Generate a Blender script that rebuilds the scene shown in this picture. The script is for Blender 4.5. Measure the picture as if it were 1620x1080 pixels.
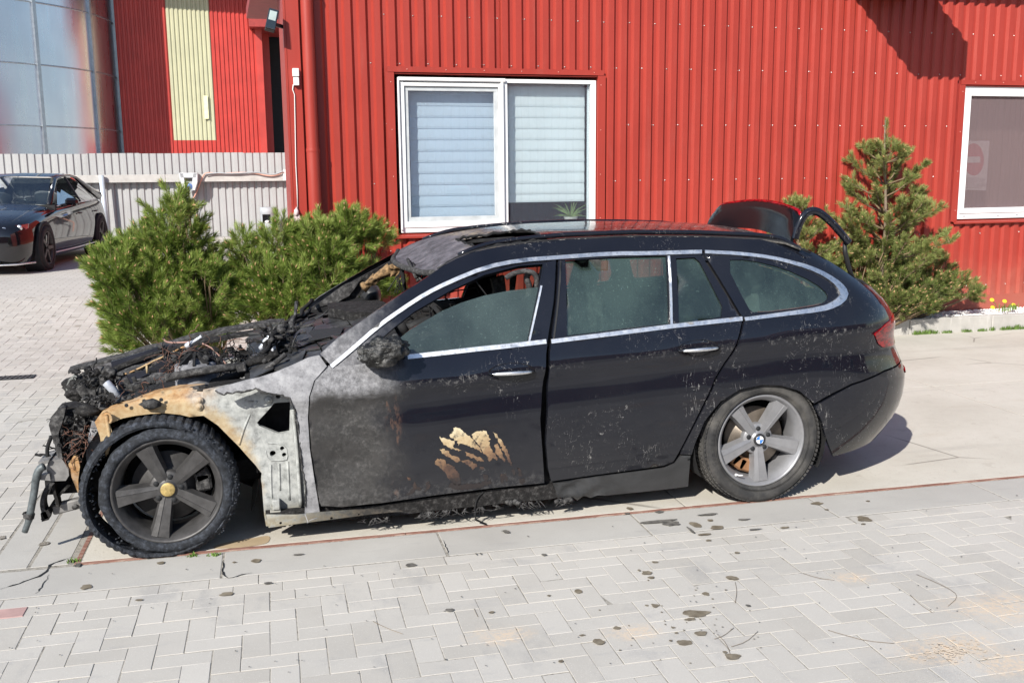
import bpy, bmesh, math, random
import numpy as np
from mathutils import Vector, Matrix, geometry, noise
random.seed(7)
for o in list(bpy.data.objects): bpy.data.objects.remove(o)
SC = bpy.context.scene
COL = SC.collection

# ------------------------------------------------------------------ camera, sky, sun, exposure
MC = np.array([[0.97235219, -0.23335072, -0.00886862],
               [0.04820988, 0.1634367, 0.98537518],
               [0.22848855, 0.95855928, -0.17016785]])      # right, up, forward
CP = np.array([0.52232592, -4.60563054, 1.7417])            # eye height 1.74 m
FPX = 1576.8
cam_d = bpy.data.cameras.new('camera'); cam = bpy.data.objects.new('camera', cam_d)
COL.objects.link(cam); SC.camera = cam
cam_d.sensor_width = 36; cam_d.lens = 36 * FPX / 1620
cam_d.clip_start = 0.05; cam_d.clip_end = 2000
cam.matrix_world = Matrix(((MC[0][0], MC[1][0], -MC[2][0], CP[0]), (MC[0][1], MC[1][1], -MC[2][1], CP[1]),
                           (MC[0][2], MC[1][2], -MC[2][2], CP[2]), (0, 0, 0, 1)))
SUN = Vector((0.95, 1.15, -1.0)).normalized()               # the way the light travels
elev = math.asin(-SUN.z)
W = bpy.data.worlds.new('World'); SC.world = W; W.use_nodes = True
wn = W.node_tree; bg = wn.nodes['Background']
sky = wn.nodes.new('ShaderNodeTexSky'); sky.sky_type = 'NISHITA'; sky.sun_disc = False
sky.sun_elevation = elev; sky.sun_rotation = math.atan2(-SUN.x, -SUN.y)
sky.air_density = 1.0; sky.dust_density = 0.6; sky.ozone_density = 1.5
wn.links.new(sky.outputs[0], bg.inputs[0]); bg.inputs[1].default_value = 0.10
sl = bpy.data.lights.new('sun', 'SUN'); sl.energy = 4.6; sl.angle = math.radians(0.55); sl.color = (1.0, 0.955, 0.88)
so = bpy.data.objects.new('sun', sl); COL.objects.link(so); so.rotation_euler = SUN.to_track_quat('-Z', 'Y').to_euler()
so.location = (-10, -12, 14)
vs = SC.view_settings; vs.view_transform = 'Standard'; vs.look = 'None'; vs.exposure = 0.60; vs.gamma = 1.0
try: vs.use_curve_mapping = False
except Exception: pass

# ------------------------------------------------------------------ surveying: points of the photograph put on real planes
def ray(u, v): return MC.T @ np.array([(u - 810) / FPX, (540 - v) / FPX, 1.0])
def onp(u, v, n, d):
    q = ray(u, v); n = np.array(n, float); return CP + (d - n @ CP) / (n @ q) * q
def aty(u, v, y): return onp(u, v, (0, 1, 0), y)
def atz(u, v, z=0.0): return onp(u, v, (0, 0, 1), z)
def atx(u, v, x): return onp(u, v, (1, 0, 0), x)
WM, WY = .045, 4.95 - .045 * 8.4                            # the red wall: y = WY + WM x
def atw(u, v, d=0.0): return onp(u, v, (-WM, 1, 0), WY - d)
def proj(p):
    q = MC @ (np.asarray(p, float) - CP); return np.array([810 + FPX * q[0] / q[2], 540 - FPX * q[1] / q[2]])

# ------------------------------------------------------------------ objects
def tag(o, label=None, cat=None, group=None, kind=None):
    if label: o['label'] = label
    if cat: o['category'] = cat
    if group: o['group'] = group
    if kind: o['kind'] = kind
    return o
def thing(name, label, cat, loc=(0, 0, 0), group=None):
    o = bpy.data.objects.new(name, None); COL.objects.link(o); o.location = loc; o.empty_display_size = .1
    return tag(o, label, cat, group)
def WL(o):
    m = Matrix.Translation(o.location)
    if o.rotation_euler.z: m = m @ Matrix.Rotation(o.rotation_euler.z, 4, 'Z')
    return m
class G:
    """collects shapes in world coordinates"""
    def __init__(s): s.v = []; s.f = []; s.m = []; s.sm = []
    def add(s, vs, fs, smooth=False, mi=0):
        n = len(s.v); s.v += [tuple(map(float, p)) for p in vs]
        for f in fs: s.f.append(tuple(i + n for i in f)); s.m.append(mi); s.sm.append(smooth)
        return s
    def box(s, c, sz, M=None, mi=0, ch=0.0):
        hx, hy, hz = [a / 2 for a in sz]
        if ch <= 0:
            vs = [(x, y, z) for z in (-hz, hz) for y in (-hy, hy) for x in (-hx, hx)]
            fs = [(0, 2, 3, 1), (4, 5, 7, 6), (0, 1, 5, 4), (2, 6, 7, 3), (0, 4, 6, 2), (1, 3, 7, 5)]
        else:
            vs = []; c2 = min(ch, hx * .9, hy * .9, hz * .9)
            for k in range(3):
                for z in (-1, 1):
                    for y in (-1, 1):
                        for x in (-1, 1):
                            e = [hx, hy, hz]; ee = [e[i] - (0 if i == k else c2) for i in range(3)]
                            vs.append((x * ee[0], y * ee[1], z * ee[2]))
            fs = []
            X, Y, Z = 0, 8, 16
            i = lambda x, y, z: (x > 0) + 2 * (y > 0) + 4 * (z > 0)
            for a in (-1, 1):
                fs.append(tuple(X + i(a, *q) for q in ((-1, -1), (1, -1), (1, 1), (-1, 1)))[::a])
                fs.append(tuple(Y + i(q[1], a, q[0]) for q in ((-1, -1), (1, -1), (1, 1), (-1, 1)))[::a])
                fs.append(tuple(Z + i(q[0], q[1], a) for q in ((-1, -1), (1, -1), (1, 1), (-1, 1)))[::a])
            for a in (-1, 1):
                for b in (-1, 1):
                    fs.append((X + i(a, b, -1), X + i(a, b, 1), Y + i(a, b, 1), Y + i(a, b, -1)))
                    fs.append((X + i(a, -1, b), X + i(a, 1, b), Z + i(a, 1, b), Z + i(a, -1, b)))
                    fs.append((Y + i(-1, a, b), Y + i(1, a, b), Z + i(1, a, b), Z + i(-1, a, b)))
                    for d in (-1, 1): fs.append((X + i(a, b, d), Y + i(a, b, d), Z + i(a, b, d)))
        if M is not None: vs = [M @ Vector(p) for p in vs]
        return s.add([(p[0] + c[0], p[1] + c[1], p[2] + c[2]) for p in vs], fs, False, mi)
    def span(s, a, b, w, h, up=(0, 0, 1), mi=0, ch=0.0):
        """a bar from a to b, w wide, h high"""
        a, b = Vector(a), Vector(b); x = (b - a).normalized(); u = Vector(up); y = u.cross(x)
        if y.length < 1e-4: y = Vector((0, 1, 0)).cross(x)
        y.normalize(); z = x.cross(y)
        return s.box((a + b) / 2, ((b - a).length, w, h), Matrix((x, y, z)).transposed(), mi, ch)
    def tube(s, pts, r, n=8, mi=0, cap=True, flat=1.0):
        pts = [Vector(p) for p in pts]; rr = list(r) if hasattr(r, '__len__') else [r] * len(pts); rr += [rr[-1]] * (len(pts) - len(rr))
        vs = []; fs = []; up = None
        for i, p in enumerate(pts):
            t = (pts[min(i + 1, len(pts) - 1)] - pts[max(i - 1, 0)])
            if t.length < 1e-9: t = Vector((0, 0, 1))
            t.normalize()
            if up is None: up = t.orthogonal().normalized() if flat == 1.0 else Vector((0, 0, 1))
            a = (up - t * up.dot(t)); a = a.normalized() if a.length > 1e-6 else t.orthogonal().normalized()
            up = a; b = t.cross(a)
            for k in range(n):
                w = 2 * math.pi * k / n; vs.append(p + (a * math.cos(w) * flat + b * math.sin(w)) * rr[i])
        for i in range(len(pts) - 1):
            for k in range(n):
                k2 = (k + 1) % n; fs.append((i * n + k, i * n + k2, (i + 1) * n + k2, (i + 1) * n + k))
        if cap: fs.append(tuple(range(n))[::-1]); fs.append(tuple((len(pts) - 1) * n + k for k in range(n)))
        return s.add(vs, fs, True, mi)
    def lathe(s, prof, c, ax=(0, -1, 0), n=48, mi=0, smooth=True, arc=None, ref=None):
        """prof = [(radius, distance along axis)]"""
        ax = Vector(ax).normalized(); a = Vector(ref) if ref else (Vector((0, 0, 1)) if abs(ax.z) < .9 else Vector((1, 0, 0)))
        a = (a - ax * a.dot(ax)).normalized(); b = ax.cross(a); c = Vector(c)
        a0, a1 = arc if arc else (0, 2 * math.pi); full = arc is None; nn = n if full else n + 1
        vs = []; fs = []
        for r, d in prof:
            for k in range(nn):
                w = a0 + (a1 - a0) * k / n; vs.append(c + ax * d + (a * math.cos(w) + b * math.sin(w)) * r)
        for i in range(len(prof) - 1):
            for k in range(n):
                k2 = (k + 1) % nn; fs.append((i * nn + k, i * nn + k2, (i + 1) * nn + k2, (i + 1) * nn + k))
        return s.add(vs, fs, smooth, mi)
    def prism(s, poly, off, mi=0):
        """poly = 3D outline, pushed along off"""
        off = Vector(off); n = len(poly); p = [Vector(q) for q in poly]
        tri = geometry.tessellate_polygon([p])
        vs = p + [q + off for q in p]
        fs = [tuple(t) for t in tri] + [tuple(n + i for i in t)[::-1] for t in tri]
        fs += [(i, i + n, (i + 1) % n + n, (i + 1) % n) for i in range(n)]
        return s.add(vs, fs, False, mi)
    def blob(s, c, r, k=.35, seed=0, sub=2, mi=0, fr=2.0, smooth=True):
        bm = bmesh.new(); bmesh.ops.create_icosphere(bm, subdivisions=sub, radius=1)
        r = r if hasattr(r, '__len__') else (r, r, r); vs = []
        for v in bm.verts:
            d = v.co.copy(); q = 1 + k * noise.noise(d * fr + Vector((seed * 7.3, seed * 1.7, 0))) + k * .6 * noise.noise(d * fr * 2.7 + Vector((0, seed * 3.1, 4)))
            vs.append((c[0] + d.x * r[0] * q, c[1] + d.y * r[1] * q, c[2] + d.z * r[2] * q))
        fs = [tuple(v.index for v in f.verts) for f in bm.faces]; bm.free()
        return s.add(vs, fs, smooth, mi)
    def mesh(s, name, mats):
        me = bpy.data.meshes.new(name); me.from_pydata(s.v, [], s.f)
        for m in (mats if isinstance(mats, (list, tuple)) else [mats]): me.materials.append(m)
        me.polygons.foreach_set('material_index', s.m); me.polygons.foreach_set('use_smooth', s.sm)
        me.update(); return me
    def build(s, name, mats, parent=None, label=None, kind=None, fix=True):
        """one mesh object; its vertices are kept relative to its thing's base"""
        me = s.mesh(name, mats); o = bpy.data.objects.new(name, me); COL.objects.link(o)
        if fix and len(s.f) < 60000:
            bm = bmesh.new(); bm.from_mesh(me); bmesh.ops.recalc_face_normals(bm, faces=bm.faces); bm.to_mesh(me); bm.free()
        if parent is not None:
            r = parent; 
            while r.parent: r = r.parent
            me.transform(WL(r).inverted()); o.parent = parent
        if label: o['label'] = label
        if kind: o['kind'] = kind
        return o
def flatten(o, ang=35):
    o.data.set_sharp_from_angle(angle=math.radians(ang)); return o
def in_poly(x, y, P):
    c = False; j = len(P) - 1
    for i in range(len(P)):
        if (P[i][1] > y) != (P[j][1] > y) and x < (P[j][0] - P[i][0]) * (y - P[i][1]) / (P[j][1] - P[i][1]) + P[i][0]: c = not c
        j = i
    return c
def dens(P, step, closed=True):
    out = []; n = len(P)
    for i in range(n if closed else n - 1):
        a = np.array(P[i], float); b = np.array(P[(i + 1) % n], float); k = max(1, int(np.linalg.norm(b - a) / step))
        for j in range(k): out.append(tuple(a + (b - a) * j / k))
    if not closed: out.append(tuple(P[-1]))
    return out
def smoothline(P, it=2, closed=False):
    P = [np.array(p, float) for p in P]
    for _ in range(it):
        Q = [] if closed else [P[0]]
        n = len(P)
        for i in range(n if closed else n - 1):
            a, b = P[i], P[(i + 1) % n]; Q += [a * .75 + b * .25, a * .25 + b * .75]
        if not closed: Q.append(P[-1])
        P = Q
    return [tuple(p) for p in P]
def panel(g, F, poly, holes=(), step=.04, thick=.02, mi=0, tdir=(0, 1, 0), jit=0.0, rim=True, back=False, prox=.3):
    """skin over the outline poly (2D) with holes, carried by the surface F(a, b), with a folded edge"""
    poly = dens(poly, step); holes = [dens(h, step) for h in holes]
    pts = [Vector(p) for p in poly]; edges = [(i, (i + 1) % len(poly)) for i in range(len(poly))]
    for h in holes:
        n = len(pts); pts += [Vector(p) for p in h]; edges += [(n + i, n + (i + 1) % len(h)) for i in range(len(h))]
    xs = [p[0] for p in poly]; ys = [p[1] for p in poly]; B = np.array([tuple(p) for p in pts])
    a = min(xs) + step * .5
    while a < max(xs):
        b = min(ys) + step * .5
        while b < max(ys):
            if in_poly(a, b, poly) and not any(in_poly(a, b, h) for h in holes) and ((B - (a, b)) ** 2).sum(1).min() > (step * prox) ** 2:
                pts.append(Vector((a, b)))
            b += step
        a += step
    V, E, T, *_ = geometry.delaunay_2d_cdt(pts, edges, [], 0, 1e-6)
    fs = []
    for t in T:
        cx = sum(V[i].x for i in t) / 3; cy = sum(V[i].y for i in t) / 3
        if in_poly(cx, cy, poly) and not any(in_poly(cx, cy, h) for h in holes): fs.append(tuple(t))
    P3 = [Vector(F(v.x, v.y)) for v in V]
    if jit: P3 = [p + Vector((0, -1, 0)) * jit * noise.noise(p * 7) for p in P3]
    g.add(P3, fs, True, mi)
    td = Vector(tdir) * thick
    if back: g.add([p + td for p in P3], [f[::-1] for f in fs], True, mi)
    if rim:
        for L in [poly] + list(holes):
            Q = [Vector(F(*p)) for p in L]; n = len(Q)
            g.add(Q + [q + td for q in Q], [(i, (i + 1) % n, (i + 1) % n + n, i + n) for i in range(n)], True, mi)
    return g

# ------------------------------------------------------------------ materials
class NT:
    def __init__(s, name, rough=.6, metal=0.0, spec=.5):
        s.mat = bpy.data.materials.new(name); s.mat.use_nodes = True; s.t = s.mat.node_tree
        s.b = s.t.nodes['Principled BSDF']; s.b.inputs['Roughness'].default_value = rough
        s.b.inputs['Metallic'].default_value = metal; s.b.inputs['Specular IOR Level'].default_value = spec
        s.pos = s.n('ShaderNodeNewGeometry').outputs['Position']
    def n(s, ty, **k):
        x = s.t.nodes.new(ty)
        for a, b in k.items(): setattr(x, a, b)
        return x
    def l(s, a, b):
        if isinstance(a, (int, float)): b.default_value = a
        elif isinstance(a, (tuple, list)): b.default_value = tuple(a) + ((1,) if len(a) == 3 and b.type == 'RGBA' else ())
        else: s.t.links.new(a, b)
        return s
    def math(s, op, a, b=0.0, c=None, clamp=False):
        x = s.n('ShaderNodeMath', operation=op, use_clamp=clamp); s.l(a, x.inputs[0]); s.l(b, x.inputs[1])
        if c is not None: s.l(c, x.inputs[2])
        return x.outputs[0]
    def sep(s, v=None):
        x = s.n('ShaderNodeSeparateXYZ'); s.l(v or s.pos, x.inputs[0]); return x.outputs
    def map(s, sc=(1, 1, 1), rot=(0, 0, 0), loc=(0, 0, 0), v=None):
        x = s.n('ShaderNodeMapping'); s.l(v or s.pos, x.inputs[0]); x.inputs['Scale'].default_value = sc
        x.inputs['Rotation'].default_value = rot; x.inputs['Location'].default_value = loc; return x.outputs[0]
    def noise(s, sc, det=4, ro=.55, v=None, dist=0.0):
        x = s.n('ShaderNodeTexNoise'); s.l(v or s.pos, x.inputs['Vector']); x.inputs['Scale'].default_value = sc
        x.inputs['Detail'].default_value = det; x.inputs['Roughness'].default_value = ro; x.inputs['Distortion'].default_value = dist
        return x.outputs[0]
    def voro(s, sc, feat='F1', v=None, out=0):
        x = s.n('ShaderNodeTexVoronoi', feature=feat); s.l(v or s.pos, x.inputs['Vector']); x.inputs['Scale'].default_value = sc
        return x.outputs[out]
    def step(s, a, lo, hi):
        x = s.n('ShaderNodeMapRange', interpolation_type='SMOOTHSTEP'); s.l(a, x.inputs[0])
        x.inputs[1].default_value = lo; x.inputs[2].default_value = hi; return x.outputs[0]
    def mix(s, f, a, b):
        x = s.n('ShaderNodeMix', data_type='RGBA'); s.l(f, x.inputs[0]); s.l(a, x.inputs[6]); s.l(b, x.inputs[7]); return x.outputs[2]
    def mixf(s, f, a, b):
        x = s.n('ShaderNodeMix', data_type='FLOAT'); s.l(f, x.inputs[0]); s.l(a, x.inputs[2]); s.l(b, x.inputs[3]); return x.outputs[0]
    def ramp(s, f, stops):
        x = s.n('ShaderNodeValToRGB'); s.l(f, x.inputs[0]); e = x.color_ramp.elements
        while len(e) < len(stops): e.new(.5)
        for i, (p, c) in enumerate(stops): e[i].position = p; e[i].color = tuple(c) + (1,)
        return x.outputs[0]
    def col(s, c): return s.l(c, s.b.inputs['Base Color'])
    def rough(s, c): return s.l(c, s.b.inputs['Roughness'])
    def bump(s, h, k=.3, d=.01):
        x = s.n('ShaderNodeBump'); x.inputs['Strength'].default_value = k; x.inputs['Distance'].default_value = d
        s.l(h, x.inputs['Height']); s.l(x.outputs[0], s.b.inputs['Normal']); return s
def plain(name, c, rough=.6, metal=0.0, var=.15, sc=8, spec=.5, bump=0.0, bs=60):
    m = NT(name, rough, metal, spec); n = m.noise(sc, 5, .6)
    m.col(m.ramp(n, [(.3, tuple(x * (1 - var) for x in c)), (.7, tuple(min(1, x * (1 + var)) for x in c))]))
    if bump: m.bump(m.noise(bs, 4), bump, .004)
    return m.mat

def red_paint():
    m = NT('red_sheet_steel', .42, 0, .45)
    n = m.noise(1.2, 4, .6); g = m.noise(3, 5, .6, m.map((6, 6, .6)))
    c = m.mix(m.step(n, .3, .75), (.345, .040, .027), (.305, .034, .023))
    c = m.mix(m.math('MULTIPLY', m.step(g, .52, .78), .18), c, (.38, .11, .085))
    z = m.sep()[2]
    c = m.mix(m.math('MULTIPLY', m.step(m.math('ADD', z, m.math('MULTIPLY', m.noise(4, 6, .7), .6)), 1.15, .35), .55), c, (.42, .17, .12))
    m.col(c); m.rough(m.mixf(g, .35, .55)); m.bump(m.noise(1.6, 3, .5, m.map((1, 1, .5))), .25, .03); return m.mat
M_red = red_paint()
M_red2 = plain('red_sheet_far', (.44, .045, .035), .45, var=.12, sc=2)
M_dkred = plain('dark_red_trim', (.30, .035, .03), .5)
M_white = plain('white_window_plastic', (.80, .80, .80), .35, var=.03)
M_offw = plain('white_plastic_box', (.74, .73, .70), .45, var=.05)
M_grey = plain('grey_plastic', (.34, .36, .38), .5, var=.1)
M_dark = plain('dark_interior', (.012, .013, .015), .8)
M_steel = plain('screw_steel', (.55, .55, .55), .35, .9)
M_blackp = plain('black_plastic', (.018, .018, .02), .5)

SANDP = [tuple(atz(u, v)[:2]) + r for u, v, r in ((1350, 913, (.10, .07)), (1585, 960, (.24, .16)), (1500, 1025, (.24, .12)), (1600, 1050, (.16, .10)), (790, 1005, (.12, .08)), (1000, 1000, (.14, .06)))]
def ground_mats():
    out = {}
    # cream concrete slab
    m = NT('cream_concrete', .85, 0, .3)
    n1 = m.noise(.9, 6, .62); n2 = m.noise(14, 5, .7); n3 = m.noise(2.2, 6, .7, m.map((.35, 1.6, 1)))
    c = m.ramp(n1, [(.3, (.46, .43, .375)), (.5, (.53, .50, .44)), (.72, (.585, .555, .50))])
    c = m.mix(m.math('MULTIPLY', m.step(n2, .45, .8), .25), c, (.38, .34, .29))
    c = m.mix(m.math('MULTIPLY', m.step(n3, .56, .72), .35), c, (.42, .36, .28))
    c = m.mix(m.math('MULTIPLY', m.step(m.noise(55, 3, .6), .62, .70), .5), c, (.30, .27, .23))
    x, y, z = m.sep(); tm = m.math('MULTIPLY', m.step(m.math('ABSOLUTE', m.math('SUBTRACT', m.math('FRACT', m.math('ADD', m.math('MULTIPLY', y, .62), m.math('MULTIPLY', x, .035))), .5)), .10, .04), m.step(m.noise(2.6, 5, .7, m.map((.3, 2, 1))), .48, .66)); c = m.mix(m.math('MULTIPLY', tm, .30), c, (.33, .31, .28))
    ck = m.step(m.voro(.55, 'DISTANCE_TO_EDGE', m.map(v=None) if 0 else m.pos), .006, .0015); c = m.mix(m.math('MULTIPLY', m.math('MULTIPLY', ck, m.step(m.noise(.8, 2), .50, .56)), .65), c, (.16, .14, .12))
    c = m.mix(m.math('MULTIPLY', m.step(m.noise(6, 6, .75, m.map(loc=(8, 1, 0))), .57, .68), .35), c, (.36, .32, .27))
    m.col(c); m.bump(m.noise(90, 4, .6), .35, .004); out['pad'] = m.mat
    # grey pavers
    m = NT('grey_paver', .82, 0, .35)
    oi = m.n('ShaderNodeObjectInfo').outputs['Random']; ri = m.n('ShaderNodeNewGeometry').outputs['Random Per Island']
    r = m.math('FRACT', m.math('ADD', m.math('MULTIPLY', oi, 7.31), ri))
    c = m.ramp(r, [(0, (.415, .392, .355)), (.5, (.45, .428, .392)), (1, (.485, .462, .425))])
    big = m.noise(.75, 6, .65); c = m.mix(m.math('MULTIPLY', m.step(big, .42, .66), .45), c, (.52, .495, .455))
    dk = m.noise(2.3, 6, .72, m.map((1.5, .8, 1), (0, 0, .6), (7, 3, 0))); c = m.mix(m.math('MULTIPLY', m.step(dk, .54, .68), .42), c, (.30, .295, .29))
    cr = m.noise(34, 6, .8); c = m.mix(m.math('MULTIPLY', m.step(cr, .60, .72), .35), c, (.56, .53, .48))
    sm = m.noise(3.1, 5, .7, m.map((.8, 2.4, 1))); c = m.mix(m.math('MULTIPLY', m.step(sm, .55, .70), .25), c, (.28, .28, .29))
    c = m.mix(m.math('MULTIPLY', m.step(m.noise(160, 3, .7), .55, .75), .30), c, (.26, .25, .24))
    c = m.mix(m.math('MULTIPLY', m.step(m.noise(210, 2, .6, m.map(loc=(3, 1, 0))), .62, .7), .5), c, (.70, .69, .66))
    x, y, z = m.sep(); sand = None; gn = m.math('MULTIPLY', m.math('SUBTRACT', m.noise(9, 6, .75), .5), 2.6); fine = m.step(m.noise(45, 5, .75), .38, .60)
    for (cx, cy, rx, ry) in SANDP:
        d = m.math('SQRT', m.math('ADD', m.math('POWER', m.math('MULTIPLY', m.math('SUBTRACT', x, cx), 1 / rx), 2.0), m.math('POWER', m.math('MULTIPLY', m.math('SUBTRACT', y, cy), 1 / ry), 2.0)))
        k = m.step(m.math('ADD', d, gn), 1.3, .1); sand = k if sand is None else m.math('MAXIMUM', sand, k)
    sand = m.math('MULTIPLY', m.math('MULTIPLY', sand, fine), .75)
    c = m.mix(sand, c, (.64, .50, .36))
    m.col(c); m.bump(m.noise(220, 4, .7), .35, .003); out['paver'] = m.mat
    m = NT('joint_sand', .95, 0, .2)
    c = m.ramp(m.noise(38, 6, .75), [(.32, (.10, .09, .08)), (.48, (.30, .28, .245)), (.62, (.38, .355, .315)), (.8, (.46, .43, .385))])
    m.col(c); m.bump(m.noise(300, 3, .7), .6, .003); out['sand'] = m.mat
    m = NT('far_paving', .85, 0, .35)
    c = m.ramp(m.noise(.5, 6, .6), [(.3, (.46, .44, .41)), (.7, (.53, .51, .475))])
    br = m.n('ShaderNodeTexBrick'); m.l(m.map((1, 1, 1)), br.inputs['Vector']); br.inputs['Scale'].default_value = 1
    br.inputs['Brick Width'].default_value = .2; br.inputs['Row Height'].default_value = .1; br.inputs['Mortar Size'].default_value = .006
    br.inputs['Color1'].default_value = (1, 1, 1, 1); br.inputs['Color2'].default_value = (.9, .9, .9, 1); br.inputs['Mortar'].default_value = (.6, .58, .55, 1)
    mx = m.n('ShaderNodeMix', data_type='RGBA', blend_type='MULTIPLY'); mx.inputs[0].default_value = .8
    m.l(c, mx.inputs[6]); m.l(br.outputs[0], mx.inputs[7]); m.col(mx.outputs[2]); out['far'] = m.mat
    m = NT('slab_concrete', .85, 0, .3)
    c = m.ramp(m.noise(1.6, 6, .6), [(.3, (.375, .36, .335)), (.7, (.455, .44, .41))])
    c = m.mix(m.math('MULTIPLY', m.step(m.noise(120, 4, .7), .5, .75), .35), c, (.27, .26, .25))
    c = m.mix(m.math('MULTIPLY', m.step(m.noise(5, 5, .7, m.map((.5, 3, 1))), .56, .72), .4), c, (.31, .30, .29))
    m.col(c); m.bump(m.noise(160, 4, .7), .35, .003); out['slab'] = m.mat
    m = NT('rusty_edge_iron', .8, 0, .3)
    n = m.noise(9, 5, .7, m.map((.6, 6, 1)))
    m.col(m.ramp(n, [(.3, (.12, .055, .04)), (.5, (.26, .13, .10)), (.72, (.46, .38, .32))])); m.bump(m.noise(80, 4), .4, .004); out['iron'] = m.mat
    m = NT('kerb_concrete', .85, 0, .3); c = m.ramp(m.noise(3, 6, .65), [(.3, (.34, .325, .30)), (.7, (.47, .45, .42))])
    c = m.mix(m.math('MULTIPLY', m.step(m.noise(6, 4, .6, m.map((4, 4, .5))), .58, .7), .4), c, (.6, .58, .55))
    m.col(c); m.bump(m.noise(90, 4), .35, .004); out['kerb'] = m.mat
    return out
GM = ground_mats()
M_oil = NT('oil_spot', .38, 0, .5); M_oil.col(M_oil.ramp(M_oil.noise(25, 4), [(.3, (.13, .105, .075)), (.7, (.26, .225, .17))])); M_oil = M_oil.mat
M_soot = plain('soot_spot', (.12, .112, .10), .9, var=.5, sc=40)
M_wet = plain('ochre_puddle', (.44, .34, .22), .45, var=.15, sc=6)
M_spill = plain('spilt_sand', (.56, .47, .37), .95, var=.15, sc=20, bump=.5, bs=200)
# ------------------------------------------------------------------ ground
def sheet(name, pts, m, kind='structure', parent=None):
    g = G(); g.add(pts, [tuple(range(len(pts)))]); return tag(g.build(name, m, parent), kind=kind)
sheet('ground', [(-600, -600, -.03), (600, -600, -.03), (600, 600, -.03), (-600, 600, -.03)], GM['far'])
PADX, RAILY, KY = -.40, .03, 4.43
def zy(y):
    t = min(1, max(0, (y - 5.8) / 4.7)); return .26 * t * t * (3 - 2 * t)
YZ = .26
pav = sheet('paving', [(-30, -14, -.0018), (30, -14, -.0018), (30, 5.8, -.0018), (-30, 5.8, -.0018)], GM['sand'])
g = G(); yy = [5.8 + .4 * i for i in range(9)]
g.add([(x, y, zy(y) - .0018) for y in yy for x in (-30, .74)], [(2 * i, 2 * i + 1, 2 * i + 3, 2 * i + 2) for i in range(8)], True); tag(g.build('paving_rise', GM['sand']), kind='structure')
g = G(); yy = [9.0 + .3 * i for i in range(7)] + [60]
g.add([(x, y, zy(y) - .002) for y in yy for x in (-30, 14)], [(2 * i, 2 * i + 1, 2 * i + 3, 2 * i + 2) for i in range(len(yy) - 1)], True); tag(g.build('yard_paving', GM['far']), kind='structure')
# pad under the car, in big cast bays with recessed joints
pad = tag(bpy.data.objects.new('concrete_pad', None), kind='structure'); COL.objects.link(pad)
xs = [PADX, 2.55, 5.6, 8.7, 12.0, 16.0]; ysl = [RAILY, 2.2, KY + .5]
for i in range(len(xs) - 1):
    for j in range(2):
        g = G(); a, b, c, d = xs[i] + .003, xs[i + 1] - .003, ysl[j] + .003, ysl[j + 1] - .003
        g.box(((a + b) / 2, (c + d) / 2, -.045), (b - a, d - c, .09), ch=.004); g.build('slab', GM['pad'], pad)
g = G(); x = -.42
while x < 16:
    g.box((x + .75, .012, -.02), (1.496, .022, .046 + .002 * random.random())); x += 1.5
g.box((-.412, 2.2, -.022), (.02, 4.4, .044)); g.build('edge_iron', GM['iron'], pad)

def paver_mesh(w, h, name, ch=.003):
    g = G(); t = .05; a, b = w / 2, h / 2; c = ch
    vs = [(-a, -b, -t), (a, -b, -t), (a, b, -t), (-a, b, -t), (-a, -b, -c), (a, -b, -c), (a, b, -c), (-a, b, -c),
          (-a + c, -b + c, 0), (a - c, -b + c, 0), (a - c, b - c, 0), (-a + c, b - c, 0)]
    fs = [(8, 9, 10, 11)] + [(i, (i + 1) % 4, (i + 1) % 4 + 4, i + 4) for i in range(4)] + [(i + 4, (i + 1) % 4 + 4, (i + 1) % 4 + 8, i + 8) for i in range(4)]
    g.add(vs, fs); return g
UX, UY, OX, OY = .1025, .0965, .030, .0637
cand = []
def herring(x0, x1, y0, y1):
    out = []
    for i in range(int((x0 - OX) / UX) - 1, int((x1 - OX) / UX) + 1):
        for j in range(int((y0 - OY) / UY) - 1, int((y1 - OY) / UY) + 1):
            k = (i - j) % 4; X = OX + i * UX; Y = OY + j * UY
            if k == 0: c = (X + UX, Y + UY / 2, 2 * UX, UY)
            elif k == 2: c = (X + UX / 2, Y, UX, 2 * UY)
            else: continue
            if x0 <= c[0] <= x1 and y0 <= c[1] <= y1: out.append(c)
    return out
def fill(L, x0, x1, y0, y1):
    cov = set()
    for c in L:
        for sx in ((-.25, .25) if c[2] > c[3] * 1.5 else (0,)):
            for sy in ((-.25, .25) if c[3] > c[2] * 1.5 else (0,)):
                cov.add((math.floor((c[0] + sx * c[2] - OX) / UX + .001), math.floor((c[1] + sy * c[3] - OY) / UY + .001)))
    out = []
    for i in range(int((x0 - OX) / UX) - 1, int((x1 - OX) / UX) + 1):
        for j in range(int((y0 - OY) / UY) - 2, int((y1 - OY) / UY) + 1):
            c = (OX + (i + .5) * UX, OY + (j + .5) * UY, UX, UY)
            if (i, j) not in cov and x0 <= c[0] <= x1 and y0 <= c[1] <= y1: out.append(c)
    return out
near = herring(-3.5, 9.5, -3.0, -.56)
near += fill(near, -3.5, 9.5, -1.2, -.51)
rows = []
for r, yy in enumerate((-.372, -.468)):
    x = -3.4 + .1 * r
    while x < 9.5: rows.append((x, yy, .205, UY)); x += .205
allp = near + rows
vis = []
for c in allp:
    u, v = proj((c[0], c[1], 0)); q = MC @ (np.array([c[0], c[1], 0]) - CP)
    if -60 < u < 1680 and v < 1130 and q[2] > 0: vis.append((q[2], c))
vis.sort(key=lambda t: t[0])
single = [c for _, c in vis[:300]]; sset = set(id(c) for c in single)
pm = {}
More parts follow.
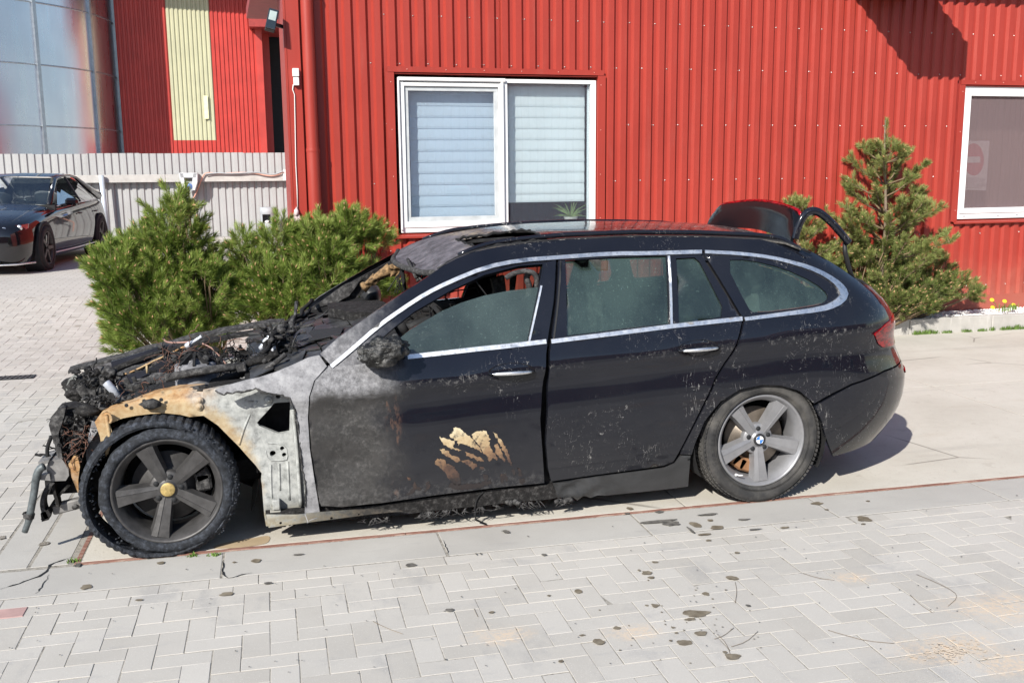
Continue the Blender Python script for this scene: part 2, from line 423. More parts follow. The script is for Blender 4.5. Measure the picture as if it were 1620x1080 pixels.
def single_paver(c, parent, m=GM['paver']):
    k = (round(c[2], 3), round(c[3], 3))
    if k not in pm: pm[k] = paver_mesh(c[2] - .0030, c[3] - .0030, 'paver', .0013).mesh('paver', m)
    o = bpy.data.objects.new('paver', pm[k]); COL.objects.link(o); o.parent = parent
    o.location = (c[0] + random.gauss(0, .0008), c[1] + random.gauss(0, .0008), random.uniform(-.0010, .0012))
    o.rotation_euler = (random.gauss(0, .004), random.gauss(0, .004), random.gauss(0, .006)); return o
def many_pavers(L, parent, name='far_pavers', lift=0):
    g = G()
    for c in L:
        p = paver_mesh(c[2] - .0030, c[3] - .0030, '', .0013); tx, ty = random.gauss(0, .006), random.gauss(0, .006); z0 = random.uniform(-.0010, .0012) + lift + zy(c[1]); sl_y = (zy(c[1] + .05) - zy(c[1] - .05)) / .1; ty += sl_y
        g.add([(c[0] + v[0], c[1] + v[1], z0 + v[2] + tx * v[0] + ty * v[1]) for v in p.v], p.f)
    return tag(g.build(name, GM['paver'], parent, fix=False), kind='stuff')
for c in single: single_paver(c, pav)
many_pavers([c for c in allp if id(c) not in sset], pav)
left = [c for c in herring(-9, -.86, -.30, 9.0)] + [c for c in herring(-.8, .62, 4.9, 8.95)]
left += fill(left, -9, -.80, -.30, 8.9)
many_pavers(left, pav, 'yard_pavers')
# long kerb slabs along the edge iron and strips beside the pad
g0 = None
x = .233 - 4.0
k = 0
while x < 9.5:
    g = G(); w = 1.0
    g.box((x + w / 2, -.162, -.03), (w - .006, .308, .06), ch=.004); o = g.build('kerb_slab', GM['slab'], pav)
    x += w
for (a, b) in ((-.612, -.445), (-.785, -.618)):
    y = .02
    for L in (1.6, 1.1, 1.5, 1.2, 2.0, 1.6):
        g = G(); g.box(((a + b) / 2, y + L / 2, -.03), (b - a - .005, L - .006, .06), ch=.004); g.build('kerb_slab', GM['slab'], pav); y += L
# red-brown worn pavers at far left
for c in ((-.75, -.372), (-.62, -.468), (-.9, -.468)):
    p = paver_mesh(.20, .092, ''); g = G(); g.add([(c[0] + v[0], c[1] + v[1], v[2] + .003) for v in p.v], p.f)
    g.build('paver', plain('reddish_paver', (.42, .27, .25), .85, var=.2), pav, label='faded reddish paver')
# cracks
def crack(px, w, parent):
    P = [atz(u, v, .0025) for u, v in px]; P = [Vector(p) for p in dens(P, .02, False)]
    g = G(); vs = []; n = len(P)
    for i, p in enumerate(P):
        t = (P[min(i + 1, n - 1)] - P[max(0, i - 1)]); t.z = 0; t.normalize(); s = Vector((-t.y, t.x, 0)); ww = w * (.35 + .9 * random.random()) * (1 if 1 < i < n - 2 else .3)
        j = s * random.gauss(0, .003); vs += [p + s * ww + j, p - s * ww + j]
    g.add(vs, [(2 * i, 2 * i + 1, 2 * i + 3, 2 * i + 2) for i in range(n - 1)]); return g.build('crack', M_dark, parent)
crack([(0, 931), (30, 922), (62, 911), (74, 903), (78, 893), (95, 886), (114, 880)], .006, pav)
crack([(354, 885), (352, 908), (360, 914), (398, 905)], .0045, pav)
crack([(700, 853), (707, 866), (710, 880)], .002, pav)
crack([(58, 938), (70, 922), (78, 908)], .003, pav)

# stains, drips, spilt sand
def splat(g, c, rx, ry, z, seed, n=18, k=.25):
    vs = [(c[0], c[1], z)]
    for i in range(n):
        w = 2 * math.pi * i / n; q = 1 + k * noise.noise(Vector((math.cos(w) * 1.3, math.sin(w) * 1.3, seed * 3.7)))*2
        vs.append((c[0] + rx * q * math.cos(w), c[1] + ry * q * math.sin(w), z))
    g.add(vs, [(0, i + 1, (i + 1) % n + 1) for i in range(n)])
def spots(name, L, m, z=.004):
    g = G()
    for i, (u, v, ru, rv) in enumerate(L):
        c = atz(u, v, 0); a = atz(u + ru, v, 0); b = atz(u, v - rv, 0)
        splat(g, c, max(.003, abs(a[0] - c[0])), max(.003, abs(b[1] - c[1])), z + .0002 * (i % 5), i + len(L))
    return tag(g.build(name, m, pav), kind='stuff')
B = lambda a, b, r, s: (540 + a / 3, 780 + b / 3, r / 3, s / 3)
Cq = lambda a, b, r, s: (1080 + a / 3, 780 + b / 3, r / 3, s / 3)
A = lambda a, b, r, s: (a / 3, 780 + b / 3, r / 3, s / 3)
OIL = [A(208, 242, 26, 9), A(408, 447, 28, 11), A(1075, 481, 34, 9), A(1217, 322, 22, 8), A(763, 333, 22, 5), A(663, 508, 18, 4), A(10, 212, 16, 9), A(1112, 330, 10, 3),
       B(1125, 468, 20, 9), B(985, 489, 9, 4), B(1220, 706, 28, 14), B(1307, 642, 17, 8), B(1490, 535, 20, 9), B(1450, 380, 24, 9), B(1470, 403, 16, 6), B(1413, 368, 9, 4), B(1488, 329, 15, 5),
       B(1143, 677, 15, 4), B(1043, 800, 12, 6), B(712, 567, 14, 5), B(1590, 665, 10, 4), B(1562, 702, 9, 4), B(1610, 712, 18, 11), B(1575, 640, 10, 4), B(1370, 75, 16, 7), B(1450, 535, 9, 4),
       Cq(235, 404, 28, 11), Cq(110, 480, 18, 8), Cq(62, 574, 64, 18), Cq(35, 601, 32, 7), Cq(85, 667, 30, 10), Cq(15, 712, 36, 12), Cq(240, 779, 40, 15), Cq(200, 757, 12, 5), Cq(258, 285, 14, 4),
       Cq(862, 123, 36, 13), Cq(857, 148, 12, 3), Cq(124, 226, 14, 4), Cq(160, 165, 34, 9), Cq(485, 165, 26, 5), Cq(60, 152, 24, 15), Cq(880, 39, 10, 3), Cq(682, 80, 11, 3), Cq(132, 131, 14, 5), Cq(105, 198, 32, 5), Cq(640, 50, 30, 7)]
OIL += [(random.gauss(1090, 45), random.gauss(985, 40), random.uniform(.8, 2.2), random.uniform(.4, 1)) for _ in range(40)]
spots('oil_spots', OIL, M_oil)
SOOT = [B(330, 343, 24, 9), B(963, 296, 14, 5), B(515, 560, 22, 8), B(783, 186, 16, 8), Cq(120, 105, 55, 4), Cq(290, 128, 30, 4), (1062, 829, 16, 4), (1040, 826, 30, 2), Cq(40, 180, 9, 16), Cq(345, 176, 35, 3), A(1272, 430, 22, 4), A(1415, 295, 28, 3), A(370, 345, 18, 8), B(640, 293, 4, 5), B(662, 292, 5, 4), B(495, 794, 4, 4), B(1170 - 600, 495, 3, 3), Cq(310, 538, 12, 6), B(1510, 92, 22, 5), B(1355, 100, 14, 3)]
SOOT += [(random.uniform(20, 1600), 0, 0, 0) for _ in range(0)]
for _ in range(110):
    u = random.uniform(0, 1620); v = random.uniform(830, 1075) + (-.09 * (u - 300) if random.random() < .5 else 0)
    if v > 890 - .092 * (u - 170) + 6: SOOT.append((u, v, random.uniform(.5, 1.6), random.uniform(.3, .8)))
spots('soot_flecks', SOOT, M_soot, .006)
def powder(c, rx, ry, n, seed):
    g = G(); rnd = random.Random(seed)
    for i in range(n):
        r = rnd.gauss(0, .45); w = rnd.random() * 6.283; p = (c[0] + rx * r * math.cos(w), c[1] + ry * r * math.sin(w)); s = rnd.uniform(.0015, .006)
        splat(g, p, s * 1.4, s, .0045 + .0004 * rnd.random(), i, 7)
    return tag(g.build('spilt_sand', M_spill, pav), kind='stuff')
powder(atz(1505, 1030), .18, .09, 160, 3)
g = G(); P = [atz(u, v, .0015) for u, v in [(330, 868), (352, 858), (400, 851), (425, 846), (428, 852), (422, 860), (380, 866)]]
g.prism([tuple(p) for p in smoothline(P, 2, True)], (0, 0, .001)); tag(g.build('puddle', M_wet, pav), kind='stuff')
# twigs
g = G()
for px in ([(1163, 920), (1166, 935), (1163, 953)], [(1135, 1002), (1150, 1018), (1157, 1040)], [(1161, 992), (1145, 1005), (1130, 1010)], [(1199, 998), (1180, 1015), (1157, 1022)],
           [(1310, 996), (1330, 1002), (1370, 1013), (1415, 1017)], [(1450, 908), (1480, 920), (1510, 935), (1515, 945), (1500, 958)], [(1270, 906), (1295, 914), (1320, 917)], [(1440, 940), (1455, 955), (1475, 968)],
           [(590, 982), (612, 993), (637, 1002)], [(750, 962), (756, 975)]):
    g.tube([atz(u, v, .004) for u, v in smoothline(px, 1)], .0009, 5)
tag(g.build('twigs', plain('dry_twig', (.20, .15, .10), .9), pav), kind='stuff')

# drain grate and manhole cover
a, b = atz(0, 598), atz(52, 597)
gr = thing('drain_grate', 'narrow black iron drain grate let into the pale pavers at the left edge', 'drain grate', (-1.85, 4.62, 0))
g = G(); g.box((-1.95, 4.62, -.006), (.80, .15, .02)); g.build('channel', M_dark, gr)
g = G(); g.box((-1.95, 4.55, .003), (.80, .012, .012)); g.box((-1.95, 4.69, .003), (.80, .012, .012)); g.box((-1.553, 4.62, .003), (.012, .13, .012)); g.build('frame', M_blackp, gr)
for i in range(20):
    g = G(); xx = -2.34 + i * .04; g.span((xx, 4.557, .004), (xx + .02, 4.683, .004), .014, .01); g.build('bar', plain('iron_bar', (.10, .10, .10), .6) if i == 0 else bpy.data.materials['iron_bar'], gr)
mc = atz(155, 577)
mh = thing('manhole_cover', 'round cast iron manhole cover in the paving behind the burnt car front', 'manhole cover', (mc[0] + .15, mc[1], 0))
g = G(); c0 = (mc[0] + .15, mc[1], 0); g.lathe([(.36, -.01), (.36, .008), (.31, .008), (.31, .004)], c0, (0, 0, 1), 48); g.build('frame', GM['kerb'], mh)
g = G(); g.lathe([(.305, -.01), (.305, .007), (.28, .009), (.27, .006), (.2, .006), (.195, .009), (.18, .009), (.175, .006), (.1, .006), (.095, .009), (.0, .009)], c0, (0, 0, 1), 48)
for k in range(16):
    w = k * math.pi / 8; g.span((c0[0] + .11 * math.cos(w), c0[1] + .11 * math.sin(w), .008), (c0[0] + .27 * math.cos(w), c0[1] + .27 * math.sin(w), .008), .012, .006)
g.build('lid', plain('cast_iron', (.13, .125, .12), .6, .3), mh)

# kerb and gravel bed along the wall
kb = tag(bpy.data.objects.new('planting_kerb', None), 'pale concrete kerb edging the bed at the foot of the red wall', 'kerb'); COL.objects.link(kb); kb.location = (4, KY, 0)
for i in range(15):
    x = .95 + i * 1.0
    g = G(); g.box((x + .5, KY + .04, .04), (.994, .08, .24 + .004 * random.random()), ch=.008); g.build('kerbstone', GM['kerb'], kb)
sheet('planting_bed', [(.9, KY + .07, .135), (16, KY + .07, .135), (16, WY + WM * 16 + .1, .14), (.9, WY + WM * .9 + .1, .14)], plain('bed_soil', (.12, .09, .06), .95, var=.4, sc=20))
g = G(); rnd = random.Random(3)
M_peb = plain('white_pebble', (.80, .79, .77), .7, var=.08, sc=30)
ico = G().blob((0, 0, 0), 1, .25, 1, 1)
for i in range(3600):
    x = 6.7 + 3.2 * rnd.random(); yw_ = WY + WM * x; y = KY + .09 + (yw_ - KY - .11) * rnd.random(); s = rnd.uniform(.009, .018)
    if i % 3: g.add([(x + v[0] * s * 1.3, y + v[1] * s, .142 + v[2] * s * .7 + rnd.random() * .008) for v in ico.v], ico.f, True)
tag(g.build('white_pebbles', M_peb, None, fix=False), 'white marble pebbles covering the bed by the red wall', kind='stuff', cat='pebbles')
# weeds at the kerb foot
M_weed = plain('weed_green', (.10, .17, .03), .7, var=.4, sc=15)
def tuft(g, c, r, h, n, rnd):
    for i in range(n):
        w = rnd.random() * 6.283; l = rnd.uniform(.5, 1) * h; d = rnd.uniform(.3, 1.2); b = (c[0] + rnd.gauss(0, r * .4), c[1] + rnd.gauss(0, r * .2), c[2])
        t = (b[0] + math.cos(w) * d * l * .6, b[1] + math.sin(w) * d * l * .6, b[2] + l); s = .003; p = (math.sin(w) * s, -math.cos(w) * s)
        mid = ((b[0] * .6 + t[0] * .4), (b[1] * .6 + t[1] * .4), b[2] + l * .65)
        g.add([(b[0] - p[0], b[1] - p[1], b[2]), (b[0] + p[0], b[1] + p[1], b[2]), (mid[0] + p[0], mid[1] + p[1], mid[2]), (mid[0] - p[0], mid[1] - p[1], mid[2]), t], [(0, 1, 2, 3), (3, 2, 4)])
g = G(); rnd = random.Random(5)
for u in (1432, 1440, 1448, 1456, 1464, 1482, 1488, 1515, 1522, 1540, 1545, 1560, 1578, 1588, 1596, 1602, 1612, 1618):
    c = atz(u, 521 + (1550 - u) * .035, 0); c[1] = KY - .02; tuft(g, c, .05, rnd.uniform(.03, .075), 38, rnd)
for u, v in ((905 / 3, 780 + 300 / 3), (350 / 3, 780 + 325 / 3), (1015 / 3, 780 + 296 / 3)):
    c = atz(u, v, 0); tuft(g, c, .03, .02, 30, rnd)
tag(g.build('weeds', M_weed, None, fix=False), 'low green weeds growing along the foot of the kerb', kind='stuff', cat='weeds')
# ------------------------------------------------------------------ the red building
def Wp(a, d, z): return (a, WY + WM * a - d, z)
PITCH = .1312
SCR0 = atw(587, 99)[0]
bl = thing('red_building', 'low building clad in bright red ribbed steel sheets with white framed windows', 'building', (5, WY + WM * 5, 0))
def rib_profile(x0, x1, pitch, depth, ph, crown=.056, slope=.022):
    """(x, d): valley at d=-depth centred on ph + k pitch"""
    val = pitch - crown - 2 * slope; pts = []
    k = math.floor((x0 - ph) / pitch) - 1
    while ph + k * pitch - pitch < x1:
        c = ph + k * pitch
        pts += [(c - val / 2, -depth), (c + val / 2, -depth), (c + val / 2 + slope, 0), (c + val / 2 + slope + crown, 0)]; k += 1
    out = []
    def at(x):
        for (a, da), (b, db) in zip(pts, pts[1:]):
            if a <= x <= b: return da + (db - da) * (x - a) / (b - a)
        return 0
    out = [(x0, at(x0))] + [p for p in pts if x0 < p[0] < x1] + [(x1, at(x1))]
    return out
def rib_sheet(prof, Fn, z0, z1, th=.0008):
    g = G(); n = len(prof); vs = [Fn(x, d, z0) for x, d in prof] + [Fn(x, d, z1) for x, d in prof]
    return g.add(vs, [(i, i + 1, n + i + 1, n + i) for i in range(n - 1)])
def cladding(x0, x1, z0, z1):
    w = 8 * PITCH; x = x0
    first = True
    while x < x1 - .01:
        # joints fall on crowns
        k = math.ceil((x + .3 - SCR0 - PITCH / 2) / (PITCH)) ; nx = min(x1, x + w)
        off = .0012 * (int(x * 10) % 2)
        g = rib_sheet(rib_profile(x, nx + (.0 if nx >= x1 else .012), PITCH, .029, SCR0), lambda a, d, z: Wp(a, d + off, z), z0, z1)
        o = g.build('cladding_sheet', M_red, bl); x = nx
W1 = (1.655, 3.615, 1.165, 2.60); W2 = (7.80, 9.95, 1.155, 2.575)
ZT = 3.95
RD = .030
cladding(.955, 1.60, .30, ZT); cladding(1.60, 3.675, .30, 1.14); cladding(1.60, 3.675, 2.655, ZT); cladding(3.675, 7.70, .30, ZT)
cladding(7.70, 10.1, .30, 1.12); cladding(7.70, 10.1, 2.63, ZT); cladding(10.1, 16.0, .30, ZT)
def wbox(g, a0, a1, d0, d1, z0, z1, ch=0.0, mi=0):
    M = Matrix.Rotation(math.atan(WM), 3, 'Z'); c = Wp((a0 + a1) / 2, (d0 + d1) / 2, (z0 + z1) / 2)
    return g.box(c, ((a1 - a0), abs(d1 - d0), z1 - z0), M, mi, ch)
# inner wall behind the sheets, base flashing, dark room
g = G(); wbox(g, .72, 1.655, -.30, -.03, .0, ZT); wbox(g, 1.655, 3.615, -.30, -.03, 0, 1.15); wbox(g, 1.655, 3.615, -.30, -.03, 2.61, ZT); wbox(g, 3.615, 7.80, -.30, -.03, 0, ZT)
wbox(g, 7.8, 9.95, -.30, -.03, 0, 1.14); wbox(g, 7.8, 9.95, -.30, -.03, 2.585, ZT); wbox(g, 9.95, 16, -.30, -.03, 0, ZT); g.build('wall_core', M_dkred, bl)
g = G(); wbox(g, .95, 16, -.029, .004, .12, .31); g.build('base_flashing', M_red, bl)
g = G(); wbox(g, .9, 16.0, -5.0, -4.9, 0, ZT); wbox(g, .9, 16, -4.9, -.31, 3.9, ZT); wbox(g, .9, 16, -4.9, -.31, -.0, .1)
g.build('room', plain('room_wall', (.022, .022, .024), .9), bl)
g = G(); g.box((.76, WY + 2.3, 1.98), (.06, 4.4, ZT)); g.build('gable_wall', M_red, bl)
g = G(); g.box((2.0, 14.5, 2.4), (.1, 12.5, 4.8)); g.build('gable_wall', M_red, bl)
# roof with eave
g = G(); wbox(g, .45, 16.2, -6, .50, 3.88, 4.02); g.build('roof', M_dkred, bl)
# unseen wall box, shaped to throw the big shadow at the top right
g = G(); wbox(g, 6.40, 7.05, .02, .86, 3.43, 3.80, ch=.01); g.build('shadow_box', M_blackp, bl)
# corner column and trims
g = G(); wbox(g, .695, .715, -.12, .055, .02, 3.87); g.build('corner_trim', M_red, bl)
g = G(); wbox(g, .716, .835, -.05, .052, .02, 3.87, ch=.004); g.build('corner_trim', M_red, bl)
g = G(); wbox(g, .836, .96, -.10, -.022, .02, 3.87); g.build('corner_trim', M_red, bl)
# downpipe with its brackets
g = G(); px_, pd_ = .905, .075
g.tube([Wp(px_, pd_, 3.87), Wp(px_, pd_, 1.93)], .054, 24); g.tube([Wp(px_, pd_, 1.94), Wp(px_, pd_, .2)], .0565, 24)
dp = flatten(g.build('downpipe', M_red, bl))
g = G()
for z in (1.92, 3.3):
    g = G(); g.lathe([(.0585, -.014), (.060, 0), (.0585, .014)], Wp(px_, pd_, z), (0, 0, 1), 24); wbox(g, .93, .955, .0, .06, z - .04, z + .02); g.build('bracket', M_red, dp)
# flashings around the windows
def flash(W, nm='window_flashing'):
    x0, x1, z0, z1 = W; t = .058
    g = G(); wbox(g, x0 - t - .02, x0 + .0, -.0, .007, z0 - .02, z1 + .012); wbox(g, x0 - .004, x0, -.1, -.001, z0, z1); g.build(nm, M_red, bl)
    g = G(); wbox(g, x1 + .0, x1 + t + .02, -.0, .007, z0 - .02, z1 + .012); wbox(g, x1, x1 + .004, -.1, -.001, z0, z1); g.build(nm, M_red, bl)
    g = G(); wbox(g, x0 - .06, x1 + .06, -.0, .011, z1 + .013, z1 + .062); wbox(g, x0, x1, -.1, -.001, z1, z1 + .005); g.build(nm, M_red, bl)
    # sloping sill
    g = G(); a, b = x0 - .055, x1 + .055; p = [(-.08, z0 - .002), (.035, z0 - .026), (.035, z0 - .045), (.031, z0 - .045), (.031, z0 - .029), (-.08, z0 - .006)]
    vs = [Wp(a, d, z) for d, z in p] + [Wp(b, d, z) for d, z in p]; n = len(p)
    g.add(vs, [(i, (i + 1) % n, n + (i + 1) % n, n + i) for i in range(n)] + [tuple(range(n)), tuple(range(n, 2 * n))[::-1]]); g.build('window_sill', M_red, bl)
flash(W1); flash(W2)
# screws
def screw(g, a, z, d=-.029, r=.0055):
    g.lathe([(r * 1.35, 0), (r * 1.35, .0015), (r * .8, .002), (r * .75, .005), (0, .006)], Wp(a, d, z), (WM, -1, 0), 8)
g = G()
for k in range(0, 120):
    a = SCR0 + k * PITCH
    if a > 15 or a < 1.0: continue
    for r, z in enumerate((.42, 1.0, 1.62, 2.155, 2.69, 3.11)):
        if (k + r) % 2: continue
        zz = z + .002 * math.sin(k * 1.7); inx = (1.60 < a < 3.70) or (7.66 < a < 10.1)
        if inx and 1.0 < zz < 2.66: continue
        screw(g, a, zz)
tag(g.build('screws', M_steel, bl), kind='stuff')
g = G()
for x0, x1, z0, z1 in (W1, W2):
    for i in range(6): screw(g, x0 + .12 + i * .36, z1 + .038, .011, .0035)
    for i in range(4):
        for xx in (x0 - .03, x1 + .03): screw(g, xx, z0 + .1 + i * .42, .007, .0035)
tag(g.build('rivets', plain('pink_rivet', (.7, .35, .3), .5), bl), kind='stuff')

# glass that shows what is behind it and mirrors what is before it
def glass(name, tint, refl=1.0, haze=0.0, hcol=(.3, .34, .32), rough=.0, bumpk=0.0, dirt=0.0):
    m = NT(name); t = m.t; out = [n for n in t.nodes if n.type == 'OUTPUT_MATERIAL'][0]
    tr = m.n('ShaderNodeBsdfTransparent'); tr.inputs[0].default_value = tint + (1,)
    gl = m.n('ShaderNodeBsdfGlossy'); gl.inputs['Roughness'].default_value = rough
    fr = m.n('ShaderNodeFresnel'); m.l(m.mixf(m.n('ShaderNodeNewGeometry').outputs['Backfacing'], 1.52, 1 / 1.52), fr.inputs[0])
    df = m.n('ShaderNodeBsdfDiffuse'); df.inputs[0].default_value = hcol + (1,)
    mh = m.n('ShaderNodeMixShader'); m.l(tr.outputs[0], mh.inputs[1]); m.l(df.outputs[0], mh.inputs[2])
    h = haze
    if dirt:
        a = m.step(m.noise(2.2, 6, .62, m.map((1, 1, .6))), .38, .68); b = m.step(m.noise(120, 3, .6), .64, .70)
        h = m.math('ADD', m.math('MULTIPLY', a, dirt), m.math('MULTIPLY', b, .5)); h = m.math('ADD', h, haze, clamp=True)
    m.l(h, mh.inputs[0])
    mx = m.n('ShaderNodeMixShader'); f = m.math('MULTIPLY', fr.outputs[0], 1.9 * refl, clamp=True); m.l(f, mx.inputs[0])
    m.l(mh.outputs[0], mx.inputs[1]); m.l(gl.outputs[0], mx.inputs[2]); m.l(mx.outputs[0], out.inputs[0])
    if bumpk:
        bp = m.n('ShaderNodeBump'); bp.inputs['Strength'].default_value = bumpk; bp.inputs['Distance'].default_value = .02; m.l(m.noise(1.5, 1), bp.inputs['Height'])
        m.l(bp.outputs[0], gl.inputs['Normal'])
    return m.mat
M_pane = glass('window_pane', (.95, .975, .98), 1.7, .05, (.50, .60, .75), bumpk=.03)
M_pane2 = glass('window_pane_dim', (.80, .78, .78), 1.6, .26, (.46, .36, .37), bumpk=.03)  # brownish haze put into the glass imitates its reflection
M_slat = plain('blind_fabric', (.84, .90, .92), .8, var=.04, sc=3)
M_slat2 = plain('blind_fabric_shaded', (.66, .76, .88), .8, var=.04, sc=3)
M_gasket = plain('grey_gasket', (.30, .32, .34), .5)
def frame(g, x0, x1, z0, z1, t, d0, d1, tb=None, tt=None):
    tb = tb or t; tt = tt or t
    wbox(g, x0, x1, d0, d1, z0, z0 + tb, .002); wbox(g, x0, x1, d0, d1, z1 - tt, z1, .002)
    wbox(g, x0, x0 + t, d0, d1, z0 + tb, z1 - tt, .002); wbox(g, x1 - t, x1, d0, d1, z0 + tb, z1 - tt, .002)
# window 1: sliding sash left, fixed light right
x0, x1, z0, z1 = W1; x0 += .03; xm = 2.69
win = thing('x', None, None); bpy.data.objects.remove(win)
g = G(); frame(g, x0, x1 - .008, z0 + .002, z1 - .03, .055, -.085, -.030, .06, .035); wbox(g, xm - .045, xm + .03, -.084, -.029, z0 + .062, z1 - .065); win = g.build('window', M_white, bl)
g = G(); wbox(g, x0 + .005, xm + .01, -.030, -.002, z1 - .058, z1 - .028, .002); g.build('roller_box', M_white, win)
g = G(); frame(g, x0 + .028, xm - .022, z0 + .048, z1 - .075, .034, -.052, -.020, .055, .030); g.build('sash', M_white, win)
g = G(); frame(g, x0 + .063, xm - .058, z0 + .104, z1 - .106, .038, -.060, -.040, .04, .04); g.build('sash', plain('grey_sash', (.47, .49, .50), .45), win)
g = G(); wbox(g, xm - .035, xm - .012, -.018, .004, z0 + .03, z1 - .06, .003); g.build('guide_rail', M_white, win)
g = G(); wbox(g, x0 + .0, x0 + .016, -.02, .004, z0 + .03, z1 - .06, .003); g.build('guide_rail', M_white, win)
g = G(); wbox(g, x0 + .10, xm - .095, -.056, -.052, z0 + .14, z1 - .14); g.build('pane', M_pane, win)
g = G(); wbox(g, xm + .03, x1 - .06, -.066, -.062, z0 + .06, z1 - .065); g.build('pane', M_pane, win)
g = G(); frame(g, xm + .029, x1 - .062, z0 + .061, z1 - .064, .006, -.062, -.052); g.build('gasket', M_gasket, win)
zb = z0 + .06; ztop = z1 - .065
def slats(xa, xb, zbot, m, name='blind_slat', d=-.16):
    p = .1035; z = ztop; k = 0
    while z > zbot + .02:
        zz = max(zbot, z - p)
        g = G(); n = 5; vs = []
        for s in range(n + 1):
            t = s / n; dd = d + .010 * math.sin(t * math.pi * .5) - (.0 if s < n else .004)
            vs += [Wp(xa, dd, z - (z - zz) * t), Wp(xb, dd, z - (z - zz) * t)]
        vs += [Wp(xa, d - .008, zz - .003), Wp(xb, d - .008, zz - .003)]
        g.add(vs, [(2 * i, 2 * i + 1, 2 * i + 3, 2 * i + 2) for i in range(n + 1)]); g.build(name, m, win); z -= p; k += 1
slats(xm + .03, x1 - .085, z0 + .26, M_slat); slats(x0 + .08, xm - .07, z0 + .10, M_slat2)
g = G(); wbox(g, xm + .0, x1, -.24, -.10, z0 + .02, z0 + .058); g.build('inner_sill', M_white, win)
g = G(); wbox(g, x1 - .078, x1 - .064, -.10, -.085, z0 + .06, ztop); g.build('blind_guide', M_slat, win)
# spider plant on the sill
c = atw(903, 347, -.17)
sp = thing('potted_plant', 'spiky green potted plant on the inner sill of the left window', 'plant', (c[0], c[1], z0 + .058))
g = G(); g.lathe([(.0, 0), (.055, 0), (.065, .035), (.07, .05), (.06, .05), (.0, .045)], (c[0], c[1], z0 + .059), (0, 0, 1), 20); g.build('pot', plain('pale_pot', (.5, .5, .46), .7), sp)
g = G(); rnd = random.Random(11)
for i in range(34):
    w = rnd.uniform(0, 6.28); el = rnd.uniform(.15, 1.4); L = rnd.uniform(.12, .24); p = Vector((c[0], c[1], z0 + .10)); d = Vector((math.cos(w) * math.cos(el), math.sin(w) * math.cos(el) * .35, math.sin(el))); Q = []
    for s in range(6): Q.append(p.copy()); p = p + d * L / 5; d.z -= .12; d.normalize()
    s_ = d.cross(Vector((0, 1, 0))).normalized() if abs(d.y) < .9 else Vector((1, 0, 0)); vs = []
    for k, q in enumerate(Q): ww = .005 * (1 - (k / 5) ** 2) + .0006; vs += [q + s_ * ww, q - s_ * ww]
    g.add(vs, [(2 * k, 2 * k + 1, 2 * k + 3, 2 * k + 2) for k in range(5)])
g.build('leaves', plain('spider_leaf', (.22, .30, .10), .6, var=.4, sc=30), sp)
# window 2
x0, x1, z0, z1 = W2
g = G(); frame(g, x0, x1, z0 + .003, z1 - .004, .05, -.085, -.024, .07, .05); win2 = g.build('window', M_white, bl)
g = G(); frame(g, x0 + .04, 8.85, z0 + .065, z1 - .046, .058, -.075, -.012, .055, .055); g.build('sash', M_white, win2)
g = G(); frame(g, 8.86, x1 - .04, z0 + .065, z1 - .046, .058, -.075, -.012, .055, .055); g.build('sash', M_white, win2)
for a, b in ((x0 + .095, 8.80), (8.91, x1 - .09)):
    g = G(); wbox(g, a, b, -.050, -.046, z0 + .11, z1 - .095); g.build('pane', M_pane2, win2)
g = G()
for xx in (x0 + .10, x0 + .55, 8.6): wbox(g, xx, xx + .03, -.024, -.020, z0 + .03, z0 + .04)
g.build('drain_slot', M_gasket, win2)
g = G()
for i in range(18):
    a = x0 + i * .125; wbox(g, a, a + .118, -.42, -.40, z0 - .1, z1 + .05)
g.build('reflected_ribs', plain('reflected_brown', (.36, .27, .25), .85, var=.1, sc=2), win2)  # brown strips added behind the panes, imitating the reflected ribbed building
# reflection of a no-entry sign, built as a sheet behind the right pane
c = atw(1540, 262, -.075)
sg = thing('reflected_sign', 'reflection of a red no entry sign, built as a sheet behind the right hand window', 'sign', tuple(c))
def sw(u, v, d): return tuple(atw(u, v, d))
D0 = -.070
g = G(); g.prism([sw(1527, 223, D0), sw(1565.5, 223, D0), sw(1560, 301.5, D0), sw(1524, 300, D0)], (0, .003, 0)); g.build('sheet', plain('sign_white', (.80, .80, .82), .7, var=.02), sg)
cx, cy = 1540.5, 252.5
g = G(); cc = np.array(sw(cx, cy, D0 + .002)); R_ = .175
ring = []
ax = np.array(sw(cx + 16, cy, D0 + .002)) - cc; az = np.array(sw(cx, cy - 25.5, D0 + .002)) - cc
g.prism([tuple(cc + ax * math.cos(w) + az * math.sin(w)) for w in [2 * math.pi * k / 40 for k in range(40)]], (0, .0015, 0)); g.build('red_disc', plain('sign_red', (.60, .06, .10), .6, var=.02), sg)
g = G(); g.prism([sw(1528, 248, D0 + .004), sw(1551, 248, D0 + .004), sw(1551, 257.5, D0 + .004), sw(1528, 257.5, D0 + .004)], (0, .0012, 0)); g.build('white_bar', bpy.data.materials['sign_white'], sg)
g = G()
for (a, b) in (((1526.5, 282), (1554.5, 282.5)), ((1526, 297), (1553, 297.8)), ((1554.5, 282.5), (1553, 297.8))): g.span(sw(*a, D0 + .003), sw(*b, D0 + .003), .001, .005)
g.build('border', M_gasket, sg)
